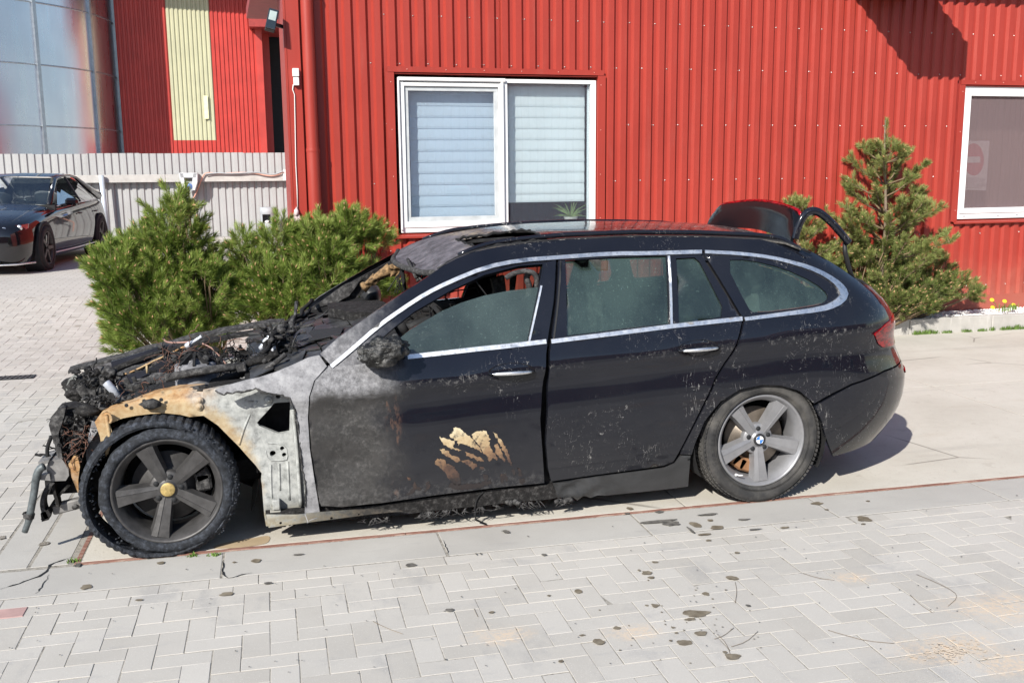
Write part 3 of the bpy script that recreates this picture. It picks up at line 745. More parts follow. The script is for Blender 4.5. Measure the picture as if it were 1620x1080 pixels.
def text(s, loc, size, m, parent, rz=0, name='lettering', mirror=False, ext=.0008, spacing=1.0):
    cu = bpy.data.curves.new(name, 'FONT'); cu.body = s; cu.size = size; cu.extrude = ext; cu.align_x = 'CENTER'; cu.align_y = 'CENTER'; cu.space_character = spacing
    tmp = bpy.data.objects.new(name, cu); COL.objects.link(tmp); dg = bpy.context.evaluated_depsgraph_get(); me = bpy.data.meshes.new_from_object(tmp.evaluated_get(dg))
    bpy.data.objects.remove(tmp); me.materials.clear(); me.materials.append(m)
    me.transform(Matrix.Translation(loc) @ Matrix.Rotation(rz, 4, 'Z') @ Matrix.Rotation(math.radians(90), 4, 'X') @ Matrix.Scale(-1 if mirror else 1, 4, (1, 0, 0)))
    o = bpy.data.objects.new(name, me); COL.objects.link(o)
    r = parent
    while r.parent: r = r.parent
    me.transform(WL(r).inverted()); o.parent = parent; return o
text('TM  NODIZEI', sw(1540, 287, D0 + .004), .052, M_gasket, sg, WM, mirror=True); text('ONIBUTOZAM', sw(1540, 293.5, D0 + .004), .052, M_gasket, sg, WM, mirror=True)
# junction box, cable, tap on the corner
jb = thing('junction_box', 'small white junction box with a hanging cable on the red corner column', 'box', Wp(.79, .06, 2.5))
c = atw(468, 122, .06)
g = G(); wbox(g, c[0] - .028, c[0] + .028, .053, .10, c[2] - .0, c[2] + .07, .004); wbox(g, c[0] - .022, c[0] + .026, .053, .092, c[2] - .075, c[2] - .002, .004); g.build('case', M_offw, jb)
g = G(); P = [atw(u, v, .062) for u, v in [(464, 134), (463, 142), (466, 150), (467, 200), (468, 260), (470, 300), (471, 335)]]; g.tube(P, .0045, 6); g.build('cable', M_offw, jb)
g = G(); g.tube([atw(452, -40, .03), atw(453, 20, .03), atw(455, 40, .03), atw(453.5, 57, .03)], .006, 6); g.build('cable', M_offw, jb)
tp = thing('cloth_bundle', 'pinkish white rag hanging on the red corner column above the tap', 'rag', tuple(atw(468, 345, .1)))
g = G(); P = [atw(u, v, .085) for u, v in [(466, 333), (462, 348), (461, 357), (473, 357), (475, 345), (471, 332), (469, 327)]]; g.prism([tuple(p) for p in P], (0, .03, 0)); g.blob(atw(469, 336, .09), (.02, .015, .03), .3, 4); g.build('rag', plain('pink_rag', (.66, .52, .52), .9), tp)
tq = thing('garden_tap', 'white bent water pipe with tap low on the red corner column', 'tap', tuple(atw(471, 385, .08)))
g = G(); g.tube([atw(u, v, .08) for u, v in smoothline([(475, 380), (470, 379), (469.5, 383), (469, 398)], 2)], .011, 10); g.tube([atw(469, 388, .075), atw(469, 386, .12)], .012, 8); g.build('pipe', M_offw, tq)
# floodlight under the eave of the corner
fl = thing('floodlight', 'black floodlight with silver reflector fixed at the upper left building corner', 'floodlight', tuple(aty(430, 33, 4.45)))
c = aty(430, 33, 4.45)
Mr = Matrix.Rotation(math.radians(14), 3, 'Y') @ Matrix.Rotation(math.radians(-20), 3, 'X')
g = G(); g.box(tuple(c), (.085, .06, .19), Mr, ch=.006); body = g.build('housing', M_blackp, fl)
off = Mr @ Vector((0, -.032, .03)); g = G(); g.box(tuple(Vector(c) + off), (.06, .006, .085), Mr); g.build('reflector', plain('reflector_silver', (.75, .78, .75), .3, .3), fl)
off = Mr @ Vector((0, -.036, -.0)); g = G(); g.box(tuple(Vector(c) + off), (.078, .003, .18), Mr); g.build('lens', glass('lamp_lens', (.85, .9, .88), 1.2), fl)
g = G(); g.span(tuple(Vector(c) + Vector((.0, .04, -.02))), (.70, 4.60, c[2] - .03), .02, .03); g.build('arm', M_blackp, fl)

# ------------------------------------------------------------------ grey ribbed fence behind
fa, fb = atz(175, 386, YZ), atz(440, 381, YZ); fdir = (fb - fa); fdir[2] = 0; fdir /= np.linalg.norm(fdir); fn = np.array([fdir[1], -fdir[0], 0])
def Fp(a, d, z): q = fa + fdir * a + fn * d; return (q[0], q[1], z)
def onf(u, v, d=0.0): return onp(u, v, fn, fn @ fa + d)
def fa_of(p): return float((np.array(p) - fa) @ fdir)
M_fence = plain('grey_sheet_steel', (.36, .36, .36), .45, .0, var=.06, sc=2)
ftop = onf(230, 243)[2]; frail = onf(230, 282)[2]
fe = thing('sheet_fence', 'light grey ribbed steel fence running behind the yard', 'fence', Fp(0, 0, 0))
FR = Matrix.Rotation(math.atan2(fdir[1], fdir[0]), 3, 'Z')
def fbox(g, a0, a1, d0, d1, z0, z1, ch=0.0): return g.box(Fp((a0 + a1) / 2, (d0 + d1) / 2, (z0 + z1) / 2), (a1 - a0, d1 - d0, z1 - z0), FR, 0, ch)
a0 = fa_of(onf(-260, 300)) - 11.0; a = a0; i = 0
while a < 7.5:
    g = rib_sheet(rib_profile(a, a + 1.06, .151, .03, .02, .075, .022), lambda x, d, z: Fp(x, d, z), frail + .05, ftop + .01 * (i % 2)); g.build('fence_sheet', M_fence, fe)
    g = rib_sheet(rib_profile(a, a + 1.06, .151, .03, .02, .075, .022), lambda x, d, z: Fp(x, d - .06, z), YZ + .02, frail + .1); g.build('fence_sheet', M_fence, fe)
    a += 1.057; i += 1
a = a0
M_frail = plain('weathered_rail', (.42, .405, .385), .7, var=.15, sc=6)
while a < 7.5:
    g = G(); fbox(g, a, a + 2.9, .03, .11, frail - .085, frail + .075, .004); g.build('rail', M_frail, fe); a += 2.905
for u in (172, -130, -430, -730):
    c = onf(u, 380, .16); a = fa_of(c)
    g = G(); g.tube([Fp(a, .20, YZ), Fp(a - .04, .20, frail + .07)], .052, 14); g.build('post', plain('blue_grey_post', (.50, .56, .62), .4, .2) if u == 172 else bpy.data.materials['blue_grey_post'], fe)
    g = G(); g.box(Fp(a, .2, YZ + .03), (.2, .2, .06), FR, ch=.01); g.build('post_foot', GM['kerb'], fe)
# charging box on the fence, its cable, and the bin
c = onf(302, 290, .12)
cb = thing('socket_box', 'grey wall socket box with blue face and hood on the ribbed fence', 'socket box', tuple(c))
M_lg = plain('light_grey_hood', (.58, .60, .62), .4)
S = lambda u, v, d=.12: tuple(onf(u, v, d))
g = G()
for poly in ([(285, 274), (292, 274.5), (293, 282), (296, 300), (292, 300), (287, 285)], [(314, 274), (308, 275), (306, 285), (307, 300), (310, 301), (314, 288)], [(286, 273.5), (313.5, 273.5), (312, 281), (288, 281)]):
    g.prism([S(*p) for p in poly], tuple(fn * .16))
g.build('hood', M_lg, cb)
g = G(); g.prism([S(294, 287), S(307, 287), S(307, 301.5), S(294, 301.5)], tuple(fn * .12)); g.build('body', M_grey, cb)
g = G(); cc = Vector(S(301, 295)) + Vector(fn) * .122; g.lathe([(.0, .02), (.05, .018), (.065, .0)], cc, tuple(fn), 20); g.build('socket', plain('blue_socket', (.08, .16, .42), .4), cb)
cab = [(448, 272), (440, 277), (425, 279), (400, 273), (372, 273.5), (345, 275), (330, 273), (323, 275), (318, 285), (312, 302), (304, 318), (297, 328), (300, 345), (301, 365)]
g = G(); g.tube([onf(u, v, .15) for u, v in smoothline(cab, 2)], .014, 6); g.build('cable', plain('orange_cable', (.62, .33, .25), .6), cb)
g = G(); g.tube([onf(u, v, .17) for u, v in smoothline([(448, 271), (432, 277), (405, 272), (370, 275), (340, 273.5), (325, 276)], 2)], .012, 6); g.build('cable', M_grey, cb)
g = G(); g.box(tuple(onf(452.5, 277, .1)), (.11, .08, .24), FR, ch=.01); g.build('end_box', M_offw, cb)
c = onf(426, 376, .45); bb = thing('litter_bin', 'slim grey litter bin with an open mouth standing before the ribbed fence', 'bin', (c[0], c[1], YZ))
top = onf(426, 328, .45)[2]; r = .165
g = G(); gap = .5
g.lathe([(r, YZ + .02), (r, top - .32)], (c[0], c[1], 0), (0, 0, 1), 32); g.lathe([(r, top - .14), (r + .004, top - .13), (r + .004, top), (r - .01, top + .004), (0, top + .004)], (c[0], c[1], 0), (0, 0, 1), 32)
a_m = math.atan2(-.98, -.25)
ref = (math.cos(a_m), math.sin(a_m), 0)
g.lathe([(r, top - .32), (r, top - .14)], (c[0], c[1], 0), (0, 0, 1), 32, arc=(.55, 2 * math.pi - .55), ref=ref); g.build('shell', M_grey, bb)
g = G(); g.lathe([(0, YZ + .03), (r - .012, YZ + .03), (r - .012, top - .34), (0, top - .34)], (c[0], c[1], 0), (0, 0, 1), 20); g.build('liner', M_dark, bb)
g = G(); q = Vector((c[0], c[1], top - .30)) + Vector(ref) * .1; g.blob(q, (.05, .04, .035), .5, 3); g.build('litter', M_offw, bb)
# rubble low wall at the foot of the fence
cst = onf(390, 385, .5)
g = G(); g.box((cst[0] + .3, cst[1] - .2, YZ + .07), (1.9, .5, .15), FR, ch=.02); tag(g.build('low_plinth', GM['kerb']), 'rough pale concrete plinth at the foot of the ribbed fence', 'plinth')

# ------------------------------------------------------------------ second red building, far left
YB = 30.9
def Bp(u, v, d=0.0): return onp(u, v, (-WM, 1, 0), YB - d)
b2 = thing('far_red_building', 'tall dark red ribbed building with a pale yellow skylight strip behind the fence', 'building', (Bp(300, 240)[0], YB, 0))
def Bx(a, d, z): return (a, YB + WM * a - d, z)
xl, xr = Bp(188, 120)[0], Bp(408, 120)[0]; yl0, yl1 = Bp(268, 120)[0], Bp(337, 120)[0]; zy = Bp(300, 222)[2]
zb_, zt_ = 0, Bp(300, 10)[2] + 1.3
PB = (yl1 - yl0) / 10.0
def far_clad(x0, x1, z0, z1, m, nm):
    x = x0
    while x < x1 - .01:
        nx = min(x1, x + 8 * PB); rib_sheet(rib_profile(x, nx, PB, .035, yl0, PB * .45, PB * .15), Bx, z0, z1).build(nm, m, b2); x = nx
far_clad(xl, yl0, zb_, zt_, M_red2, 'cladding_sheet'); far_clad(yl1, xr, zb_, zt_, M_red2, 'cladding_sheet'); far_clad(yl0, yl1, zb_, zy, M_red2, 'cladding_sheet')
M_yel = plain('yellowed_translucent_sheet', (.46, .45, .30), .5, var=.08, sc=1.5)
far_clad(yl0 + .01, yl1 - .01, zy, zt_, M_yel, 'skylight_sheet')
g = G(); q = Bp(326, 170, .05); g.box((q[0], q[1], q[2]), (.14, .02, .75)); g.build('patch', plain('pale_patch', (.75, .72, .45), .5), b2)
g = G(); g.box((xr + .08, YB + WM * xr, 4.5), (.22, .2, 9.0)); g.build('corner_trim', M_red2, b2)
g = G(); g.box(((xl + xr) / 2, YB + WM * xl + 1.75, 4.5), (xr - xl, 3, 8.9)); g.build('core', M_red2, b2)
q0, q1 = Bp(419, 150)[0], Bp(430, 150)[0]
g = G(); g.box(((q0 + q1) / 2, YB + 1.2, 3.6), (q1 - q0, .2, 7.2)); g.build('side_panel', M_red2, b2)
g = G(); g.box((xr + 1.6, YB + 2.5, 4.5), (3.2, .2, 9)); g.build('dark_gate', M_dark, b2)
g = G(); g.box((xr + 1.0, YB + .7, Bp(430, 52)[2] + 1.6), (2.4, 2.6, 3.0)); g.build('lintel', M_dkred, b2)
g = G(); g.box(((xl + xr) / 2 + .3, YB + WM * xl - .3, Bp(300, 10)[2] + 1.35), (xr - xl + 1.5, 2.2, .3)); g.build('roof', M_dkred, b2)

# ------------------------------------------------------------------ steel silo
YS_ = 31.0
def on_s(u, v): return aty(u, v, YS_)
R_s = (on_s(192, 240)[0] - on_s(-108, 240)[0]); cs = on_s(-108, 240)
slo = thing('steel_silo', 'huge shiny round steel silo of riveted panels at the left edge', 'silo', (cs[0], YS_, 0))
m = NT('galvanised_silo_steel', .16, 1.0); nn = m.noise(.35, 3, .5); m.col(m.mix(m.step(nn, .35, .7), (.56, .60, .68), (.68, .71, .78))); m.rough(m.mixf(m.noise(1.2, 4, .6, m.map((4, 4, .4))), .20, .38))
m.bump(m.noise(.9, 2, .5, m.map((1, 1, .35))), .10, .2); M_silo = m.mat
M_seam = plain('silo_seam', (.42, .45, .48), .4, .8)
zsm = [on_s(60, v)[2] for v in (208, 121, 34)]; dz = (zsm[2] - zsm[0]) / 2
zlev = [zsm[0] - dz * 3 + dz * k for k in range(0, 11)]; zlev = [z for z in zlev if z > -.2]; zlev[0] = 0
vdir = math.atan2(CP[1] - YS_, CP[0] - cs[0]); ph0 = math.atan2(-math.sqrt(1 - (1 - 10 / 300) ** 2), 1 - 10 / 300)
base_ang = vdir + math.pi / 2   # silhouette tangent on the right side
for k in range(-1, 12):
    a0_ = base_ang - math.acos(1 - 10 / 300) - k * math.radians(22.5); a1_ = a0_ + math.radians(22.5)
    for z0_, z1_ in zip(zlev, zlev[1:]):
        g = G(); n = 10; rr = R_s + random.uniform(-.004, .004); vs = []
        for i in range(n + 1):
            w = a0_ + .0006 + (a1_ - a0_ - .0012) * i / n; vs += [(cs[0] + rr * math.cos(w), YS_ + rr * math.sin(w), z0_ + .006), (cs[0] + rr * math.cos(w), YS_ + rr * math.sin(w), z1_ - .006)]
        g.add(vs, [(2 * i, 2 * i + 2, 2 * i + 3, 2 * i + 1) for i in range(n)], True); g.build('steel_panel', M_silo, slo, fix=False)
    g = G(); w = a0_; q = lambda r_: (cs[0] + r_ * math.cos(w), YS_ + r_ * math.sin(w)); g.box((*q(R_s + .03), zlev[-1] / 2), (.10, .10, zlev[-1]), Matrix.Rotation(w, 3, 'Z')); g.build('stiffener', M_seam, slo)
g = G(); g.lathe([(R_s - .05, 0), (R_s - .05, zlev[-1]), (0, zlev[-1] + 2)], (cs[0], YS_, 0), (0, 0, 1), 64); g.build('roof', M_dark, slo)
g = G()
for z_ in zlev[1:-1]: g.lathe([(R_s - .02, -.02), (R_s + .025, -.02), (R_s + .025, .02), (R_s - .02, .02)], (cs[0], YS_, z_), (0, 0, 1), 96)
g.build('ring_seam', M_seam, slo)

# ------------------------------------------------------------------ the low building across the yard, behind the camera: seen only as reflections
ob = thing('opposite_building', 'long dark red ribbed building across the yard, mirrored in the windows', 'building', (4, -17, 0))
def Op(x, d, z): return (x, -17.0 + d, z)
x = -34.0
while x < 46:
    o = rib_sheet(rib_profile(x, x + 5.0, .26, .04, 0, .11, .04), Op, 0, 4.6 if x < 12 else 6.2).build('cladding_sheet', M_dkred, ob); x += 5
for x in (-20, -8, 3, 15, 27):
    g = G(); g.box((x, -16.9, 1.9), (2.2, .08, 1.4)); w_ = g.build('window', M_white, ob); g = G(); g.box((x, -16.86, 1.9), (2.0, .06, 1.2)); g.build('pane', M_dark, w_)
g = G(); g.box((-11, -19.2, 4.68), (46, 4.6, .15)); g.box((29, -19.2, 6.28), (34, 4.6, .15)); g.build('roof', M_dkred, ob)
# ------------------------------------------------------------------ the burnt estate car: carrying surfaces
PZ_ = [-.1, .05, .15, .25, .4, .6, .68, .735, .77, .79, .81, .87, .93, .95, 1.05, 1.15, 1.25, 1.30, 1.34, 1.5]
PY_ = [.12, .06, .03, 0, -.028, -.043, -.030, -.027, -.038, -.053, -.051, -.031, -.003, .01, .052, .1, .155, .19, .23, .40]
_zz = np.linspace(-.1, 1.5, 801); _k = np.hanning(13); _k /= _k.sum()
_ys = np.convolve(np.pad(np.interp(_zz, PZ_, PY_), 6, mode='edge'), _k, 'valid')
RZ_ = [.1, .2, .3, .39, .48, .6, .69, .77, .85, .94, 1.0, 1.06, 1.12, 1.2, 1.28, 1.36]
XR_ = [3.78, 3.96, 4.03, 4.07, 4.085, 4.075, 4.02, 3.97, 3.93, 3.90, 3.85, 3.79, 3.69, 3.56, 3.42, 3.28]
BB_ = [.5, .6, .62, .62, .62, .6, .6, .55, .5, .45, .4, .35, .3, .25, .2, .2]
AA_ = [.75, .75, .75, .75, .75, .75, .75, .7, .65, .6, .5, .45, .4, .35, .3, .3]
_rz = np.linspace(0, 1.5, 301)
def _smo(t): return np.convolve(np.pad(np.interp(_rz, RZ_, t), 6, mode='edge'), np.ones(13) / 13, 'valid')
_xr, _bb, _aa = _smo(XR_), _smo(BB_), _smo(AA_)
YC = .89
def Y0(x, z): return float(np.interp(z - .066 * (min(x, 3.2) - 2), _zz, _ys))
def P(s, z):
    xr = np.interp(z, _rz, _xr); b = np.interp(z, _rz, _bb); a = np.interp(z, _rz, _aa); xc = xr - a; y0 = Y0(min(s, xc), z)
    if s <= xc: return (s, y0, z)
    Ls = 1.332 * math.sqrt((a * a + b * b) / 2); t = (s - xc) / Ls * math.pi / 2
    if t <= math.pi / 2: return (xc + a * math.sin(t), y0 + b * (1 - math.cos(t)), z)
    return (xr + .0, min(y0 + b + (t - math.pi / 2) * Ls / (math.pi / 2), YC), z)
def SZ(u, v):
    """surface coordinates of a point of the photograph on the near flank"""
    yy = 0
    for _ in range(14):
        q = aty(u, v, yy); yy = .5 * yy + .5 * Y0(q[0], q[2])
    return (float(q[0]), float(q[2]))
def off(d, f=P):
    def F(s, z):
        x, y, zz = f(s, z); e = .01
        a = np.array(f(s + e, z)) - np.array(f(s - e, z)); b = np.array(f(s, z + e)) - np.array(f(s, z - e)); n = np.cross(a, b); n /= np.linalg.norm(n) + 1e-9
        return tuple(np.array((x, y, zz)) + n * d)
    return F
def far(f): return lambda s, z: (lambda p: (p[0], 2 * YC - p[1], p[2]))(f(s, z))
def px(L, sm=0, closed=False):
    q = [SZ(*p) for p in L]; return smoothline(q, sm, closed) if sm else q

# materials of the car
def car_paint(name, burnt=False, dust=1.0):
    m = NT(name, .1, 0, .5); x, y, z = m.sep()
    base = m.mix(m.noise(2, 3), (.0045, .0055, .010), (.009, .010, .015))
    film = m.math('MULTIPLY', m.step(m.noise(1.7, 5, .62), .35, .75), .006 * dust)
    low = m.math('MULTIPLY', m.step(z, .6, .12), .014); f = m.math('ADD', film, low)
    # wispy white scratches, in patches
    patch = m.math('MAXIMUM', m.step(m.noise(2.3, 3, .6, m.map(loc=(5, 0, 2))), .53, .64), m.math('MULTIPLY', m.step(x, 2.95, 3.3), m.step(m.noise(4.5, 3, .6), .42, .55)))
    def wisp(sc, mp, wid, loc):
        n = m.noise(sc, 3, .75, m.map(mp, loc=loc), 1.2); return m.step(m.math('ABSOLUTE', m.math('SUBTRACT', n, .5)), wid, wid * .25)
    w = m.math('MULTIPLY', wisp(5, (2.2, 1, .55), .007, (0, 0, 0)), m.step(m.noise(24, 4, .7), .50, .60))
    w2 = m.math('MULTIPLY', wisp(9, (.7, 1, 2.4), .007, (3, 1, 2)), m.step(m.noise(30, 4, .7, m.map(loc=(1, 5, 2))), .52, .62))
    sp = m.step(m.voro(70, 'F1'), .16, .06); sp = m.math('MULTIPLY', sp, m.step(m.noise(9, 3, .6, m.map(loc=(9, 2, 2))), .50, .60))
    s = m.math('MULTIPLY', m.math('MAXIMUM', m.math('MAXIMUM', w, w2), m.math('MULTIPLY', sp, .8)), m.math('ADD', m.math('MULTIPLY', patch, .95), .015))
    s2 = m.math('MULTIPLY', m.math('MULTIPLY', m.step(m.noise(48, 4, .7), .52, .66), m.step(m.math('ABSOLUTE', m.math('SUBTRACT', m.math('SUBTRACT', z, m.math('MULTIPLY', x, .066)), .672)), .028, .004)), m.math('MULTIPLY', m.step(m.noise(3.5, 3), .42, .6), .5))
    s = m.math('MAXIMUM', s, s2)
    f = m.math('ADD', f, m.math('MULTIPLY', s, .36 * dust), clamp=True)
    c = m.mix(f, base, (.62, .60, .57)); r = m.mixf(m.math('MULTIPLY', f, 3.5, clamp=True), .07, .55)
    if burnt:
        wob = m.math('ADD', m.math('MULTIPLY', m.noise(3, 5, .6), .55), m.math('MULTIPLY', m.noise(14, 5, .65), .12))
        bx = m.step(m.math('ADD', x, m.math('MULTIPLY', wob, 1.0)), 1.50, 1.22)       # burnt towards the front
        ash_hi = m.math('MULTIPLY', m.step(m.math('ADD', z, m.math('MULTIPLY', m.noise(9, 5, .7), .16)), .76, .84), m.step(m.math('ADD', x, m.math('MULTIPLY', wob, .35)), 1.35, 1.02))
        n = m.noise(42, 8, .8); n2 = m.noise(8, 7, .7)
        ch = m.ramp(n, [(.28, (.010, .010, .011)), (.5, (.032, .031, .030)), (.64, (.080, .077, .075)), (.8, (.22, .215, .21))])
        ch = m.mix(m.step(n2, .40, .68), ch, (.035, .033, .032)); ch2 = m.ramp(m.noise(40, 6, .8), [(.35, (.08, .08, .085)), (.55, (.20, .20, .21)), (.75, (.36, .36, .37))])
        ch = m.mix(ash_hi, ch, ch2)
        br = m.math('MULTIPLY', m.step(m.math('ABSOLUTE', m.math('SUBTRACT', x, m.math('ADD', .985, m.math('MULTIPLY', m.noise(6), .08)))), .05, .01), m.step(m.noise(13, 4, .7, m.map((1, 1, .4))), .55, .68))
        c = m.mix(bx, c, ch); r = m.mixf(bx, r, .72); c = m.mix(m.math('MULTIPLY', br, .35), c, (.30, .16, .10))
        low = m.math('MULTIPLY', m.step(m.math('ADD', z, m.math('MULTIPLY', m.noise(11, 5, .7), .10)), .34, .25), m.step(m.noise(26, 6, .75), .42, .7))
        c = m.mix(m.math('MULTIPLY', low, .32), c, (.20, .195, .19)); r = m.mixf(low, r, .8)
        m.bump(m.math('MULTIPLY', m.math('MAXIMUM', bx, low), n), .5, .006)
    else:
        A_ = m.math('MULTIPLY', m.step(m.math('ADD', x, m.math('MULTIPLY', m.noise(5, 6, .7), .35)), 1.30, .86), m.step(z, .70, .82)); an = m.noise(26, 7, .75)
        c = m.mix(A_, c, m.ramp(an, [(.3, (.05, .05, .055)), (.5, (.15, .15, .16)), (.72, (.34, .34, .35))])); r = m.mixf(A_, r, .7); m.bump(m.math('MULTIPLY', A_, an), .4, .005)
    m.col(c); m.rough(r); return m.mat
M_paint = car_paint('black_car_paint'); M_burnt = car_paint('scorched_car_paint', True)
def ash(name, stops, sc=14, bump=.6, rough=.85, mp=(1, 1, 1)):
    m = NT(name, rough, 0, .25); n = m.noise(sc, 8, .72, m.map(mp)); c = m.ramp(n, stops); m.col(c); m.bump(n, bump, .008); return m
a_ = ash('pale_ash', [(.3, (.13, .13, .137)), (.46, (.22, .22, .23)), (.6, (.31, .31, .32)), (.8, (.44, .44, .45))], 13)
x, y, z = a_.sep(); pt = a_.noise(60, 4, .7); a_.col(a_.mix(a_.math('MULTIPLY', a_.step(pt, .55, .68), .55), a_.b.inputs['Base Color'].links[0].from_socket, (.10, .10, .105))); M_ash = a_.mat
M_char = ash('char', [(.3, (.004, .004, .004)), (.52, (.018, .017, .017)), (.68, (.07, .068, .066)), (.82, (.22, .21, .205))], 45, 1.0).mat
M_char2 = ash('char_matt_black', [(.3, (.006, .006, .007)), (.6, (.02, .02, .021)), (.8, (.06, .06, .06))], 12).mat
M_charg = ash('char_grey', [(.3, (.010, .010, .011)), (.5, (.045, .044, .044)), (.66, (.13, .127, .125)), (.82, (.33, .32, .31))], 38, 1.0).mat
def rust_mat():
    m = NT('heat_rusted_steel', .75, 0, .3); x, y, z = m.sep(); n = m.noise(7, 7, .68); n2 = m.noise(26, 6, .7)
    pos = m.math('ADD', m.math('ADD', x, m.math('MULTIPLY', z, -.55)), m.math('MULTIPLY', m.math('SUBTRACT', n, .5), .35))
    orange = m.ramp(n2, [(.3, (.22, .11, .04)), (.5, (.39, .225, .10)), (.7, (.50, .37, .21))])
    orange = m.mix(m.math('MULTIPLY', m.step(m.noise(5, 6, .7, m.map((1, 1, 2.5), loc=(1, 8, 3))), .47, .66), .45), orange, (.34, .31, .26)); orange = m.mix(m.math('MULTIPLY', m.step(m.noise(13, 6, .75), .58, .70), .6), orange, (.06, .045, .035))
    white = m.ramp(n2, [(.3, (.16, .165, .16)), (.46, (.31, .32, .31)), (.6, (.40, .41, .395)), (.78, (.50, .51, .49))])
    edge = m.ramp(n2, [(.3, (.34, .22, .10)), (.7, (.50, .42, .27))])
    c = m.mix(m.step(pos, -.36, -.10), orange, white)
    # rust along the wheel arch: distance from the hub
    d = m.math('SQRT', m.math('ADD', m.math('POWER', x, 2.0), m.math('POWER', m.math('SUBTRACT', z, .311), 2.0)))
    e = m.step(m.math('ADD', d, m.math('MULTIPLY', m.math('SUBTRACT', n, .5), .16)), .44, .37)
    c = m.mix(m.math('MULTIPLY', e, .85), c, edge)
    so_ = m.step(m.math('ADD', n, m.math('MULTIPLY', m.math('SUBTRACT', z, .6), 1.2)), .74, .84); c = m.mix(m.math('MULTIPLY', so_, .65), c, (.05, .045, .04))
    low = m.math('MULTIPLY', m.step(z, .20, .10), m.step(n2, .35, .6)); c = m.mix(m.math('MULTIPLY', low, .7), c, (.42, .35, .20))
    sf = m.math('MULTIPLY', m.step(m.math('ADD', x, m.math('MULTIPLY', n, .5)), .62, 1.12), m.step(z, .24, .15)); c = m.mix(sf, c, (.03, .028, .026))
    c = m.mix(m.math('MULTIPLY', m.step(n2, .40, .62), m.math('MULTIPLY', m.step(z, .17, .13), .55)), c, (.12, .10, .075))
    c = m.mix(m.math('MULTIPLY', m.step(m.noise(9, 6, .7, m.map((1, 1, .35), loc=(2, 2, 2))), .58, .72), .55), c, (.12, .12, .12))
    m.col(c); m.bump(n2, .3, .004); return m.mat
M_rust = rust_mat()
M_chrome = NT('dull_chrome', .22, 1.0); M_chrome.col(M_chrome.mix(M_chrome.step(M_chrome.noise(60, 5, .7), .5, .72), (.86, .87, .88), (.50, .50, .50))); M_chrome.rough(M_chrome.mixf(M_chrome.noise(40, 4, .7), .25, .6)); M_chrome = M_chrome.mat
M_gloss = car_paint('gloss_black_trim', False, 1.3)
M_rubber = plain('black_rubber', (.012, .012, .013), .6)
M_cglass = glass('car_glass', (.50, .62, .56), 1.35, .10, (.125, .195, .165), dirt=.18)
M_cglass2 = glass('sooty_car_glass', (.36, .42, .40), 1.2, .22, (.105, .15, .135), dirt=.20)
M_alloy = plain('grey_alloy', (.27, .27, .28), .40, .45, var=.10, sc=20); M_alloyf = plain('sooty_alloy', (.075, .073, .073), .5, .45, var=.35, sc=14, bump=.2)
mt = NT('dusty_tyre', .85, 0, .25); nn = mt.noise(7, 5, .65); mt.col(mt.mix(mt.step(nn, .35, .75), (.030, .030, .031), (.10, .095, .088))); mt.bump(mt.noise(90, 3), .3, .003); M_tyre = mt.mat
mt = NT('burnt_tyre', .78, 0, .3); nn = mt.noise(42, 7, .75); mt.col(mt.ramp(nn, [(.3, (.008, .009, .011)), (.5, (.022, .025, .031)), (.70, (.075, .086, .108))])); mt.bump(nn, .8, .008); M_btyre = mt.mat
mt = NT('red_lamp_glass', .10, 0, .35); mt.col(mt.mix(mt.step(mt.noise(22, 2, .5, mt.map((1, 1, 3))), .4, .6), (.33, .003, .008), (.12, .001, .004))); M_tail = mt.mat
M_brake = plain('brake_disc', (.20, .17, .14), .4, .6, var=.3, sc=12); M_cal = plain('rusty_caliper', (.24, .12, .055), .7, var=.25, sc=20)
M_wire = plain('copper_wire', (.17, .085, .06), .6, .2, var=.4, sc=30); M_insul = plain('charred_foam', (.20, .125, .06), .95, var=.95, sc=38, bump=1.0, bs=70)
M_melt = plain('melted_aluminium', (.55, .58, .64), .4, .35, var=.3, sc=18)

car = thing('burnt_car', 'black estate car with burnt out front, bare front wing and raised rear window', 'car', (1.6, YC, 0))
def cpanel(name, mat_, poly, holes=(), F=P, d=0.0, parent=None, thick=.02, step=.045, jit=0.0, label=None, back=False):
    g = G(); f = off(d, F) if d else F
    panel(g, f, poly, holes, step, thick, 0, (0, -1 if F(1.5, .6)[1] > YC else 1, 0), jit, back=back)
    return g.build(name, mat_, parent or car, label)
# ---- near flank
ARCH = [(1288, 638), (1265, 618), (1235, 609.5), (1205, 608.5), (1170, 616), (1140, 635), (1115, 665), (1100, 700), (1094, 719)]
WSEDGE = [(507, 560), (535, 535), (587, 498), (633, 466), (679, 436), (700, 421), (722, 409), (748, 399), (785, 391), (822, 386), (896, 379), (1007, 374.5), (1110, 375), (1200, 378.5), (1240, 383)]
DPIL = [(1260, 391), (1300, 407), (1340, 431), (1370, 453)]
CHTOP = [(1333, 469.5), (1329, 456), (1316, 443.5), (1290, 428.5), (1260, 416), (1220, 406), (1170, 400), (1113, 397), (1020, 400), (970, 400), (881, 407), (822, 411.5), (767, 422.5), (711, 445.5), (674, 463.5), (637, 487.5), (600, 513.5), (545, 563), (524, 578)]
REND = [(3.75, 1.075), (4.0, 1.03), (4.12, .98), (4.12, .675), (3.9, .665)]
body_poly = px(WSEDGE + DPIL) + REND + px([(1395, 592), (1340, 608)]) + px(ARCH) + px([(1076, 718), (1096, 679), (1116, 640), (1134, 600), (1159.5, 560), (1178, 508), (1240, 499), (1300, 491.5), (1322, 484)]) + px(CHTOP)
TL = [(3.53, .868), (3.62, .905), (3.75, .93), (4.119, .93), (4.119, .76), (3.75, .765), (3.62, .775), (3.58, .80)]
m_side = M_paint
cpanel('side_panel', M_paint, body_poly); 
